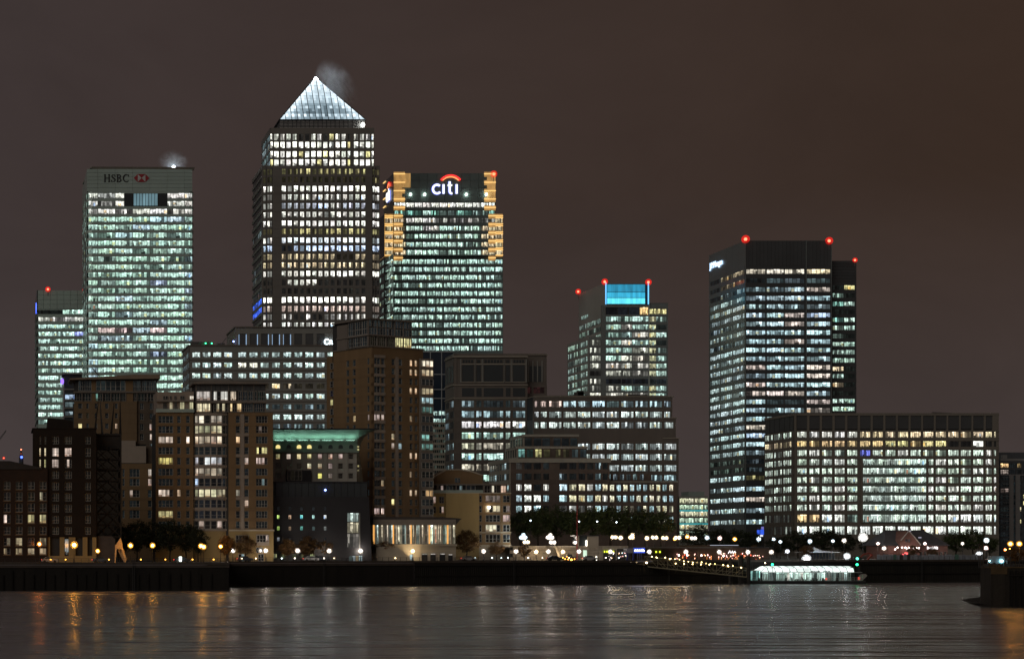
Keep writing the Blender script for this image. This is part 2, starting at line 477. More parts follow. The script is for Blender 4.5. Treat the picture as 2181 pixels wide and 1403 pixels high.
def quay(name, label, a, b, style):
    da, db = qd(a+0.5), qd(b-0.5)
    p = Vector((X(a, da), da, 0)); q = Vector((X(b, db), db, 0))
    t = thing(name, label, 'quay wall', (p.x, p.y, 0), 'river walls along the far bank')
    d = q-p; L = d.length; fr = frame(p.x, p.y, math.degrees(math.atan2(d.y, d.x)))
    if style == 'pile':
        w = MB(); s = 0.0; P_ = 0.62
        prof = []
        while s < L:
            prof += [(s, 0.0), (s+P_*0.3, 0.0), (s+P_*0.5, 0.3), (s+P_*0.8, 0.3)]; s += P_
        prof.append((L, 0.0))
        for (s0, d0), (s1, d1) in zip(prof, prof[1:]):
            w.quad((s0, d0, -2), (s1, d1, -2), (s1, d1, 5.6), (s0, d0, 5.6), M_PILE)
        put('sheet_piling', w.mesh('sheet_piling'), fr, t)
        box(t, 'capping_beam', M_WALL, fr, 0, L, -0.35, 0.6, 5.6, 6.45)
        put('timber_fender', cube(M_TIMBER), fr @ T(0, -0.22, 2.6) @ S(L, 0.22, 0.35), t)
    else:
        n = max(2, int(L/7.5))
        for k in range(n):
            j = 0.05*R.random()
            box(t, 'wall_block', M_WALL, fr, L*k/n+0.03, L*(k+1)/n-0.03, -j, 0.8, -2, 5.75)
        box(t, 'wall_backing', M_WALL, fr, 0, L, 0.25, 0.7, -2, 5.72)
        box(t, 'ledge', M_COPE, fr, 0, L, -0.3, 0.7, 5.75, 6.4)
        if style == 'timber':
            for k in range(int(L/2.6)):
                s = k*2.6+R.uniform(0, 0.5)
                if 0.58 < s/L: put('fender_post', cube(M_TIMBER), fr @ T(s, -0.4, -1) @ S(0.32, 0.28, R.uniform(5.0, 6.2)), t)
    n = max(2, int(L/6))
    for k in range(n):
        box(t, 'coping_stone', M_COPE, fr, L*k/n+0.02, L*(k+1)/n-0.02, -0.45, 0.75, 6.46, GZ+0.14)
    for k in range(max(1, int(L/38))):
        s = L*(k+0.5)/max(1, int(L/38))+R.uniform(-4, 4); ld = MB()
        for q in (0, .5): ld.box(s+q-.04, s+q+.04, -0.62, -0.5, -1, GZ+.9, FR_DARK)
        for q in range(18): ld.box(s, s+.5, -0.6, -0.53, .3*q+.4, .3*q+.46, FR_DARK)
        put('ladder', ld.mesh('ladder'), fr, t)
    # railing: posts and two rails
    rl = MB()
    k = 0.0
    while k < L:
        rl.box(k-0.045, k+0.045, 0.25, 0.34, GZ, GZ+1.15, FR_DARK); k += 1.9
    for z in (0.35, 0.72, 1.1): rl.box(0, L, 0.26, 0.33, GZ+z, GZ+z+0.06, FR_DARK)
    put('railing', rl.mesh('railing'), fr, t)
    return t

quay('quay_wall', 'dark fendered river wall below the old brick warehouse, nearest of the walls', -700, 488, 'timber')
quay('quay_wall', 'plain stained concrete river wall below the black clad building', 489, 882, 'plain')
quay('quay_wall', 'ribbed sheet pile river wall below the circus terrace and gangway', 882, 1590, 'pile')
quay('quay_wall', 'dark sheet pile river wall behind the floating pier station', 1590, 2700, 'pile')
# return wall at the step in the bank
rt = thing('quay_return_wall', 'short return wall at the step in the river bank', 'quay wall', (X(489, 486), 486, 0))
box(rt, 'wall_face', M_WALL, frame(0, 0), X(489, 486)-1.0, X(489, 486), 486.9, 529, -2, GZ-0.01)
mb = MB(); mb.poly([(X(492, 528), 521, -0.3), (X(560, 532), 530.5, -0.3), (X(492, 530), 530, 1.2)], M_WALL); mb.poly([(X(492,528),521,-0.3), (X(492,530),530,1.2), (X(480,520),521,1.0)], M_WALL)
put('mud_bank', mb.mesh('mud_bank'), Matrix.Identity(4), rt)

# ------------------------------------------------------------------ the towers
I4 = Matrix.Identity(4)
M_STEEL = mat('stainless_cladding', (0.21, 0.20, 0.185), 0.45, 0.25, var=0.12, scale=0.08)
M_GREYG = mat('grey_glass_cladding', (0.42, 0.52, 0.48), 0.3, 0.1, var=0.10, scale=0.06)
M_DARKG = mat('dark_glass', (0.05, 0.06, 0.065), 0.12, 0.0, var=0.15, scale=0.05, spec=0.7)
M_CORE = mat('core_wall', (0.05, 0.05, 0.05), 0.8, var=0.1)
M_ROOF = mat('roof_gravel', (0.10, 0.10, 0.10), 0.9)
M_STONE = mat('pale_stone', (0.34, 0.31, 0.26), 0.7, var=0.15, scale=0.12, streak=True)
M_GREYST = mat('grey_stone', (0.25, 0.25, 0.235), 0.7, var=0.12, scale=0.12, streak=True)
M_DKST = mat('dark_granite', (0.15, 0.13, 0.115), 0.6, var=0.2, scale=0.15, streak=True)
M_BLACK = mat('black_cladding', (0.035, 0.035, 0.04), 0.45, var=0.25, scale=0.1)
M_LOUVRE = mat('louvre_metal', (0.10, 0.105, 0.11), 0.5, 0.3, var=0.15, scale=0.1)

RED_L = emit('red_beacon', (1.0, 0.16, 0.08), 7.0, True)
M_RODS = mat('mast_metal', (0.12, 0.12, 0.12), 0.5, 0.5)
def uvball(r, mt, seg=12, rings=8):
    b = MB()
    for i in range(rings):
        for j in range(seg):
            def q(i, j):
                a = math.pi*i/rings; c = 2*math.pi*j/seg
                return (r*math.sin(a)*math.cos(c), r*math.sin(a)*math.sin(c), r*math.cos(a))
            b.quad(q(i, j), q(i+1, j), q(i+1, j+1), q(i, j+1), mt)
    return b.mesh('ball', True)
def glow_shell(name, rgb, s_, clear=0.6):
    """see-through emissive shell added round a lamp to imitate its bloom"""
    if name in MATS: return MATS[name]
    m = emit(name, rgb, s_); t = m.node_tree
    tr = t.nodes.new('ShaderNodeBsdfTransparent'); mx = t.nodes.new('ShaderNodeMixShader'); mx.inputs[0].default_value = 1-clear
    t.links.new(tr.outputs[0], mx.inputs[1]); t.links.new(t.nodes['Principled BSDF'].outputs[0], mx.inputs[2])
    t.links.new(mx.outputs[0], t.nodes['Material Output'].inputs['Surface'])
    return m
BEACON = uvball(1.0, RED_L, 10, 6); RED_SHELL = uvball(1.0, glow_shell('red_glow_shell', (1.0, 0.012, 0.008), 1.0), 14, 10)
def beacon(px, py, D, where, r=1.0):
    p = P(px, py, D)
    t = thing('aircraft_warning_light', 'red aircraft warning light on ' + where, 'beacon', p, 'red aircraft warning lights')
    put('lamp', BEACON, T(*p) @ S(r*.6, r*.6, r*.6), t); put('lens', RED_SHELL, T(*p) @ S(r*1.5, r*1.5, r*1.5), t)  # the larger red ball is bloom added round the lamp
    b = MB(); b.bar((0, 0, -0.9*r), (0, 0, -3.6*r), 0.18, M_RODS, None, 6)
    put('bracket', b.mesh('bracket'), T(*p), t)

# --- 1 Churchill-like tower behind the bank tower, far left
def tower_far_left():
    D = 1090; x0, x1 = X(78, D), X(194, D); zt = Z(618, D)
    t = thing('office_tower', 'bright streaky office tower with grey glass crown, leftmost of the towers', 'office tower', (x0, D, GZ), 'office towers')
    fr = frame(0, D); sd = frame(x0, D+62, -90)
    box(t, 'core', M_CORE, fr, x0+0.5, x1-0.5, 0.9, 60, GZ, zt-0.5)
    ys = [680+15.6*k for k in range(15)]
    rows = rows_px([664.5]+ys, 8.6, D)
    cols = cols_px([(82, 106), (107, 133), (134, 158), (159, 190)], D)
    n = len(rows)
    def pick(i, j):
        if i == n-1: return ('b', COOL, 5, 1.3) if j in (2, 3) else ('o', COOL, 5)
        if i == n-2: return (choose(m=2, s=1), WHITE, 5)
        tint = (0.45, 0.55, 1.2) if (i == n-4 and j == 3) else COOL
        return (choose(b=3, m=4), tint, 6, 1.25)
    facade(t, fr, x0, x1, Z(960, D), Z(658, D), cols, rows, pick, M_GREYG, rec=0.4, piers=False)
    facade(t, sd, 0, 62, Z(960, D), Z(658, D), [(4, 30), (32, 60)], rows, lambda i, j: (choose(s=1, o=2), COOL, 5, 0.5), M_GREYG, piers=False)
    # crown of glass panels
    for k in range(8):
        for r_ in range(4):
            a, b = x0+(x1-x0)*k/8, x0+(x1-x0)*(k+1)/8
            box(t, 'crown_panel', M_GREYG, fr, a+0.06, b-0.06, 0.0 if k > 2 else .15, 0.5, Z(657.5-r_*9.8, D), Z(657.5-(r_+1)*9.8, D)-0.1)
    box(t, 'crown_side', M_DARKG, sd, 0, 62, 0.1, 0.6, Z(658, D), zt)
    box(t, 'roof', M_ROOF, fr, x0+0.6, x1-0.5, 0.6, 61, zt-0.5, zt-0.1)
    sg = put('logo_sign', None, T(x0, D, Z(651, D)), t)
    b = MB(); b.slab([(1.6*math.cos(a)*0.9, 3.1*math.sin(a)) for a in [2*math.pi*k/16 for k in range(16)]], -0.2, 0.0, emit('blue_sign', (0.08, 0.16, 1.0), 4.0))
    put('eagle_disc', b.mesh('sign_disc'), sd @ T(50, 0, Z(651, D)), sg)
    beacon(102, 616, D, 'the streaky tower left of the bank tower'); beacon(180, 617.5, D, 'the streaky tower, close to the bank tower edge', 0.8)
tower_far_left()

# --- bank tower with the hexagon sign
def hsbc():
    D = 1010; c = 2.6; x0, x1 = X(185, D), X(413, D); zt = Z(360, D); dep = 58
    t = thing('bank_tower', 'tall pale glass bank tower with red hexagon sign on its crown', 'office tower', (x0, D, GZ), 'office towers')
    fr = frame(0, D)
    sd = frame(x0, D+dep-c, -90)
    plan = [(x0+c, D), (x1-c, D), (x1-0.6, D+0.8), (x1, D+c), (x1, D+dep), (x0, D+dep), (x0, D+c), (x0+0.6, D+0.8)]
    plan = [(x0+c, D), (x1-c, D), (x1-c*0.3, D+c*0.3), (x1, D+c), (x1, D+dep), (x0, D+dep), (x0, D+c), (x0+c*0.3, D+c*0.3)]
    ins = [((p[0]-(x0+x1)/2)*0.975+(x0+x1)/2, (p[1]-D-dep/2)*0.975+D+dep/2) for p in plan]
    b = MB(); b.prism(ins, GZ, Z(408, D), M_CORE); put('core', b.mesh('core'), I4, t)
    ys = [417.2+16.85*k for k in range(26)]
    rows = rows_px(ys, 10.6, D); n = len(rows)
    zs = [GZ]+[v for r_ in rows for v in r_]+[Z(408, D)]
    bb = MB(); bb.prism(plan, 0, 1, M_GREYG); band = bb.mesh('spandrel')
    for k in range(0, len(zs), 2):
        put('spandrel', band, T(0, 0, zs[k]) @ S(1, 1, zs[k+1]-zs[k]), t)
    ed = [(189.5, 207.6), (209.4, 244.8), (246.4, 281.7), (283.3, 318.6), (320.2, 355.5), (357.1, 392.4), (394, 409)]
    cols = cols_px(ed, D)
    full = {}
    for i, (a, b_) in enumerate(rows):
        r_ = n-1-i                                    # 0 = top floor
        for j, (s0, s1) in enumerate(cols):
            if r_ < 2 and 2 <= j <= 4:
                if j == 2: win(t, fr, s0, s0+(s1-s0)*0.5, a, b_, 0.2, 'b', WHITE, 3, gain=1.3)
                continue
            st = choose(b=7, m=5, s=0.5)
            if r_ < 2: st = {(0,0):'b',(0,1):'m',(0,5):'b',(0,6):'b',(1,0):'b',(1,1):'s',(1,5):'b',(1,6):'b'}[(r_, j)]
            if r_ == 8 and j in (1, 5): st = 's'
            if r_ == 2 and j in (2, 5): st = 's'
            tint = WHITE if r_ < 3 else (0.66, 1.0, 0.84) if R.random() < 0.85 else ICE
            if r_ == 17 and j in (1, 2, 4): tint = (1.0, 0.80, 0.76)
            if r_ in (11, 20) and j == 4: tint = BLUE
            win(t, fr, s0, s1, a, b_, 0.2, st, tint, 6 if s1-s0 > 6 else 4, gain=1.0)
        for j in range(7):
            if j: box(t, 'column', M_GREYG, fr, X(ed[j-1][1], D)+0.06, X(ed[j][0], D)-0.06, 0.08, 0.6, a+0.01, b_-0.01)
        # corners
        cl = frame(x0+c*0.3, D+c*0.3, -20); cr_ = frame(x1-c, D, 22)
        win(t, frame(x0+c*0.3, D+c*0.3, -23), 0.1, c*0.76, a, b_, 0.2, 'b', COOL, 1, gain=0.8)
        win(t, frame(x1-c, D, 23), 0.0, c*0.76, a, b_, 0.2, 'b', COOL, 1, gain=0.8)
        win(t, sd, 2, dep-c-2, a, b_, 0.15, choose(m=1, s=2), GREEN, 8, gain=0.35)
    # two-storey lobby opening
    a, b_ = rows[-2][0], rows[-1][1]
    lit = emit('lobby_glow', (0.28, 0.50, 0.58), 0.45, False, 0.6, (0.25, 0.2, 0.05))
    box(t, 'lobby_wall', M_DARKG, fr, X(264.5, D), X(356.5, D), -0.1, 0.6, a, b_)
    box(t, 'lobby_glazing', lit, fr, X(284, D), X(336, D), -0.2, -0.11, a+0.3, b_-0.2)
    for k in range(9): box(t, 'lobby_mullion', FR_DARK, fr, X(284+k*6.5, D)-0.12, X(284+k*6.5, D)+0.12, -0.35, -0.1, a+0.02, b_-0.02)
    # crown panels
    z0 = Z(408, D)
    b = MB(); b.prism(ins, z0, zt-0.3, M_CORE); put('crown_core', b.mesh('crown_core'), I4, t)
    for k in range(7):
        for r_ in range(6):
            s0, s1 = X(ed[k][0]-1.0, D), X(ed[k][1]+0.7, D)
            za, zb = z0+(zt-z0)*r_/6, z0+(zt-z0)*(r_+1)/6
            box(t, 'crown_panel', M_GREYG, fr, s0+0.05, s1-0.05, 0.0, 0.8, za+0.06, zb-0.06)
    for r_ in range(6):
        za, zb = z0+(zt-z0)*r_/6, z0+(zt-z0)*(r_+1)/6
        box(t, 'crown_panel', M_GREYG, sd, 0.2, dep-c, 0.02, 0.9, za+0.06, zb-0.06)
        for f_ in (frame(x0+c*0.3, D+c*0.3, -23), frame(x1-c, D, 23)): box(t, 'crown_panel', M_GREYG, f_, 0, c*0.76, 0.02, 0.9, za+0.06, zb-0.06)
    cp = MB()
    cp.poly([(x0+2.4, D-1.0, zt+1.0), (x1+0.4, D-1.0, zt+0.7), (x1, D+0.5, zt-0.8), (x0+2.6, D+0.4, zt-0.4)][::-1], M_STONE)
    cp.poly([(x0+2.4, D-1.0, zt+1.0), (x1+0.4, D-1.0, zt+0.7), (x1+0.4, D+10, zt+0.9), (x0+2.4, D+10, zt+1.2)], M_STONE)
    put('visor', cp.mesh('visor'), I4, t)
    vs = MB(); vs.bar((x0+2.2, D-0.9, zt+0.8), (x0-0.3, D+40, zt-0.2), 0.55, FR_WHITE); put('visor_edge', vs.mesh('visor_edge'), I4, t)
    # sign: serif letters and hexagon
    sg = put('sign', None, T(X(221, D), D, Z(388, D)), t)
    LB = mat('sign_black', (0.02, 0.02, 0.022), 0.5); RD = mat('sign_red', (0.33, 0.03, 0.04), 0.5); WT = mat('sign_white', (0.5, 0.5, 0.48), 0.5)
    u = X(1, D)/1.0; zb = Z(388, D); hh = 16.4*u
    def letter(nm, fn, px):
        m_ = MB(); fn(m_); put(nm, m_.mesh(nm), T(X(px, D), D-0.02, zb), sg)
    y0, y1 = -0.3, 0.0
    def fh(m_):
        for x in (2.4*u, 11.2*u):
            m_.box(x-1.25*u, x+1.25*u, y0, y1, 0.5*u, hh-0.5*u, LB); m_.box(x-2.4*u, x+2.4*u, y0, y1, 0, 0.7*u, LB); m_.box(x-2.4*u, x+2.4*u, y0, y1, hh-0.7*u, hh, LB)
        m_.box(3.6*u, 10*u, y0-0.02, y1, hh*0.48, hh*0.56, LB)
    def fs(m_):
        p = [(8.6,12.8),(7.2,15.0),(4.9,15.6),(2.6,14.4),(2.0,12.2),(3.2,10.2),(5.6,8.6),(8.2,6.8),(9.0,4.3),(7.8,1.8),(5.0,0.8),(2.4,1.7),(1.1,4.2)]
        m_.ribbon([(a*u, b*u) for a, b in p], [u*w for w in (1.0,1.0,1.1,1.6,2.2,2.6,2.8,2.6,2.2,1.6,1.1,1.0,1.0)], y0, y1, LB)
        m_.box(8.2*u, 9.0*u, y0-0.01, y1, 11.6*u, hh, LB); m_.box(0.7*u, 1.5*u, y0-0.01, y1, 0, 5.0*u, LB)
    def fb(m_):
        m_.box(1.6*u, 4.1*u, y0, y1, 0.3*u, hh-0.3*u, LB); m_.box(0.3*u, 5*u, y0-0.02, y1, 0, 0.7*u, LB); m_.box(0.3*u, 5*u, y0-0.02, y1, hh-0.7*u, hh, LB)
        for cz, r_, rx in ((12.2, 3.7, 4.6), (4.4, 4.0, 5.6)):
            m_.ribbon([((4.2+rx*math.sin(a))*u, (cz+r_*math.cos(a))*u) for a in [math.pi*k/10 for k in range(11)]], [u*(0.8+1.6*math.sin(math.pi*k/10)) for k in range(11)], y0-0.01, y1, LB)
    def fc(m_):
        m_.ribbon([((7.4+6.3*math.cos(a))*u, (8.2+7.6*math.sin(a))*u) for a in [math.radians(42+276*k/16) for k in range(17)]], [u*(0.9+1.7*math.sin(math.pi*k/16)) for k in range(17)], y0, y1, LB)
        m_.box(11.6*u, 12.5*u, y0-0.01, y1, 11.2*u, hh, LB)
    letter('letter_h', fh, 221); letter('letter_s', fs, 236); letter('letter_b', fb, 247.5); letter('letter_c', fc, 261.5)
    hx = put('hexagon', None, T(X(285, D), D, zb), sg)
    ox, w, h2 = 285, 33*u, 17*u
    A = lambda x, z: (x*w, z*h2)
    def tri(nm, pts, mt, yy):
        m_ = MB(); m_.slab([A(*p) for p in pts], yy, 0.0, mt); put(nm, m_.mesh(nm), T(X(ox, D), D-0.02, zb), hx)
    tri('white_field', [(0.25, 0), (0.75, 0), (0.75, 1), (0.25, 1)], WT, -0.1)
    tri('red_triangle', [(0, 0.5), (0.25, 0), (0.25, 1)], RD, -0.2); tri('red_triangle', [(1, 0.5), (0.75, 1), (0.75, 0)], RD, -0.2)
    tri('red_triangle', [(0.25, 1), (0.5, 0.5), (0.75, 1)], RD, -0.2); tri('red_triangle', [(0.25, 0), (0.75, 0), (0.5, 0.5)], RD, -0.2)
hsbc()

# --- the pyramid tower
def pyramid_tower():
    D = 950
    t = thing('pyramid_tower', 'tallest steel clad tower with a floodlit glass pyramid on top', 'office tower', (X(560, D), D, GZ), 'office towers')
    fr = frame(0, D)
    x0, x1 = X(559, D), X(811, D); dep = 40
    # main shaft, with stepped corners
    za, zb = GZ, Z(353, D)
    box(t, 'core', M_CORE, fr, x0+3, x1-3, 3.3, dep+8, za, zb-0.3)
    ys1 = [290.8, 307.6, 327.6, 345.0]
    ys2 = [365.5, 382.6, 402, 420, 438.5, 457, 476, 493, 512, 529, 547, 565, 583, 601.7, 619.6, 638.8, 657.6, 674.7, 692.7]
    zf = lambda z: 500+z/2.506
    cols_mid = [(zf(z)-4.0, zf(z)+4.0) for z in (262, 294, 327, 360, 393, 426, 458, 490, 523, 556, 589, 621, 655, 687)]
    W1 = (1.0, 1.0, 0.90)
    st2 = [('s', YEL, .45), ('d', YEL, .5), ('b', W1, 1.6), ('m', W1, 1.1), ('m', (.88, .94, 1.06), .9), ('b', W1, .8), ('b', WHITE, .85), ('s', YEL, .55), ('b', (.86, .95, 1.0), .95), ('b', BLUE, .9),
           ('m', WARM, .9), ('m', WARM, .9), ('b', W1, 1.1), ('d', W1, .8), ('o', W1, 1.0), ('b', W1, 1.7), ('m', PINK, 1.1), ('s', WHITE, 1.1), ('m', WHITE, 1.2)]
    rows2 = rows_px(ys2, 11.8, D); n2 = len(rows2)
    def pick(i, j):
        r_ = n2-1-i; st, tint, g = st2[r_]
        if r_ in (9,) and j < 2: st = 'o'
        if r_ == 13: st = 'b' if 1 <= j <= 5 else 'o'
        if r_ in (4, 8) and j > 6 and R.random() < 0.4: tint = W1
        if r_ == 10 and j in (9, 10, 11): st = 'o'
        if r_ == 17 and j in (2, 3, 5, 6): st = 'o'
        return (st if R.random() < 0.85 else 'm' if st == 'b' else st, tint, 2 if st != 'b' else 1, g*1.55)
    facade(t, fr, X(580.5, D), X(793, D), za, zb, [(X(a, D), X(b, D)) for a, b in cols_mid], rows2, pick, M_STEEL, rec=0.5)
    # narrow re-entrant bays and corner bays, set back
    for lo, hi, ed, off in ((568.5, 580, [(570.5, 574.8), (576.6, 581-1.4)], 1.2), (793.5, 800, [(795, 798.8)], 1.2), (559, 568, [(562.6, 567.2)], 2.4), (800.4, 811, [(801.5, 804.2), (805.4, 809.5)], 2.4)):
        f2 = frame(0, D+off)
        k = (D+off)/D
        facade(t, f2, X(lo, D), X(hi, D), za, zb-0.05*off, [(X(a, D), X(b, D)) for a, b in ed], rows2, lambda i, j: pick(i, 7)[:2]+(1, pick(i, 7)[3]), M_STEEL, rec=0.5)
    sd = frame(x0, D+dep, -90)
    facade(t, sd, 0, dep-2.5, za, zb, [(2, dep-5)], rows2, lambda i, j: (('b', (0.05, 0.16, 1.0), 6, 1.2) if n2-1-i in (15, 16) else (choose(s=1, o=2), ICE, 10, 0.22)), M_STEEL, rec=0.35, piers=False)
    box(t, 'ledge', M_STEEL, fr, x0, x1, 2.4, dep, zb-0.05, zb+0.5)
    # upper shaft
    ux0, ux1 = X(576, D), X(798.5, D); zu = Z(271, D)
    f3 = frame(0, D+1.6)
    box(t, 'core', M_CORE, f3, ux0+0.6, ux1-0.6, 0.9, dep-6, zb+0.3, zu-0.3)
    cz = [200, 225, 258, 290, 323, 357, 390, 423, 455, 487, 520, 553, 585, 613, 651, 683, 715, 740]
    cw = {200: 2.3, 225: 4.6, 613: 2.4, 740: 2.0}
    cols_u = [(X(zf(z)-cw.get(z, 4.3), D), X(zf(z)+cw.get(z, 4.3), D)) for z in cz]
    rows1 = rows_px(ys1, 13.4, D)
    def pk(i, j):
        r_ = 3-i
        st = ['m', 'b', 'b', 'b'][r_]
        if r_ == 0 and j in (5, 6, 9, 13): st = 'o'
        if r_ == 1 and j in (8, 10): st = 's'
        return (st, W1 if R.random() < 0.85 else YEL, 1 if st == 'b' else 2, 1.6)
    facade(t, f3, ux0, ux1, zb+0.5, zu, cols_u, rows1, pk, M_STEEL, rec=0.5)
    su = frame(ux0, D+1.6+dep-8, -90)
    facade(t, su, 0, dep-8, zb+0.5, zu, [(2, dep-11)], rows1, lambda i, j: ('m', ICE, 10, 0.30), M_STEEL, rec=0.35, piers=False)
    box(t, 'roof', M_ROOF, f3, ux0+0.3, ux1-0.3, 0.5, dep-7, zu-0.25, zu+0.1)
    # louvre storey below the pyramid
    Dp = D+4; px0, px1 = X(595.5, Dp), X(778, Dp); w = px1-px0
    f4 = frame(0, Dp); zl0, zl1 = zu+0.1, Z(254.5, Dp)
    box(t, 'plant_storey', M_LOUVRE, f4, px0+0.4, px1-0.4, 0.5, w-0.5, zl0, zl1)
    LV = mat('louvre_blade', (0.55, 0.55, 0.55), 0.4, 0.3)
    for k in range(6):
        for j in range(20):
            a, b = px0+w*j/20, px0+w*(j+1)/20
            z = zl0+(zl1-zl0)*(k+0.6)/6.6
            box(t, 'louvre', LV, f4, a+0.2, b-0.25, 0.1, 0.5, z, z+0.22)
    # pyramid
    ap = Vector((px0+w/2, Dp+w/2, Z(164, Dp+w/2))); zB = zl1
    C = [Vector((px0, Dp, zB)), Vector((px1, Dp, zB)), Vector((px1, Dp+w, zB)), Vector((px0, Dp+w, zB))]
    base = MB(); base.box(px0-0.4, px1+0.4, Dp-0.4, Dp+w+0.4, zB-0.45, zB, M_BLACK); put('pyramid_base', base.mesh('pyramid_base'), I4, t)
    glow = []
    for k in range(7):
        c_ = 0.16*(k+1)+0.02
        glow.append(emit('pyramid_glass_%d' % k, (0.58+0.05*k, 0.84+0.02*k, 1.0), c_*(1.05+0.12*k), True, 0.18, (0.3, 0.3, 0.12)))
    jit = [R.uniform(-.06, .06) for _ in range(40)]
    nb, nr = 28, 15
    apex_cut = 0.94
    py = put('pyramid', None, T(px0+w/2, Dp+w/2, zB), t)
    for side in range(4):
        A, B = C[side], C[(side+1) % 4]
        nrm = (B-A).cross(ap-A).normalized()
        if side in (0, 3):
            # panes: vertical strips cut by the slope edges
            pm = [MB() for _ in range(nb)]
            for r_ in range(nr):
                v0, v1 = r_/nr*apex_cut, (r_+1)/nr*apex_cut
                for j in range(nb):
                    u0, u1 = j/nb, (j+1)/nb
                    def pt(u, v):
                        lo, hi = v/2, 1-v/2
                        u = min(max(u, lo), hi)
                        return A+(B-A)*u+(ap-(A+B)/2)*v
                    if u1 <= v0/2+1e-4 or u0 >= 1-v0/2-1e-4: continue
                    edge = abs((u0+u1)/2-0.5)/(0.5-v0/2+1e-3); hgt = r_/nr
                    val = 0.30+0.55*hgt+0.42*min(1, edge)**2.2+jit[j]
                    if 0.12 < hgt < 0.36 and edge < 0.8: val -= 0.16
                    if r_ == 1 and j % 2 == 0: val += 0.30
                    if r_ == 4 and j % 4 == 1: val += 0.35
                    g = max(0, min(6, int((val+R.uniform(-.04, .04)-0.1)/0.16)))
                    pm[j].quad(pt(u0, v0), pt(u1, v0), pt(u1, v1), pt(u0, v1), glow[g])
            for q_ in pm:
                if q_.f: put('glass_strip', q_.mesh('glass_strip'), I4, py)
        else:
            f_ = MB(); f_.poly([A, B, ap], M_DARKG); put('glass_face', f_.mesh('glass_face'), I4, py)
        if side in (0, 3):
            for j in range(1, 14):
                u = j/14; vtop = min(u, 1-u)*2*0.99
                rb = MB(); p0 = A+(B-A)*u+nrm*0.2; p1 = A+(B-A)*u+(ap-(A+B)/2)*min(vtop, apex_cut)+nrm*0.2
                rb.bar(p0, p1, 0.2, FR_DARK); put('rib', rb.mesh('rib'), I4, py)
            for r_ in range(1, 12):
                v = r_/12*apex_cut; rb = MB()
                rb.bar(A+(B-A)*(v/2)+(ap-(A+B)/2)*v+nrm*0.1, A+(B-A)*(1-v/2)+(ap-(A+B)/2)*v+nrm*0.1, 0.03, FR_DARK); put('purlin', rb.mesh('purlin'), I4, py)
    for k in range(4):
        hb = MB(); hb.bar(C[k], C[k]+(ap-C[k])*apex_cut, 0.3, M_BLACK); put('hip', hb.mesh('hip'), I4, py)
    cap = MB(); q = [c+(ap-c)*0.93 for c in C]
    for k in range(4): cap.poly([q[k], q[(k+1) % 4], ap], emit('apex_lantern', (0.85, 0.94, 1.0), 320.0, True))
    put('apex_lantern', cap.mesh('apex_lantern'), I4, py)
    fl = put('floodlight', uvball(0.9, emit('flood_white', (1, 1, 0.92), 14, True), 8, 6), T(*P(773, 266, Dp-1)), t)
pyramid_tower()

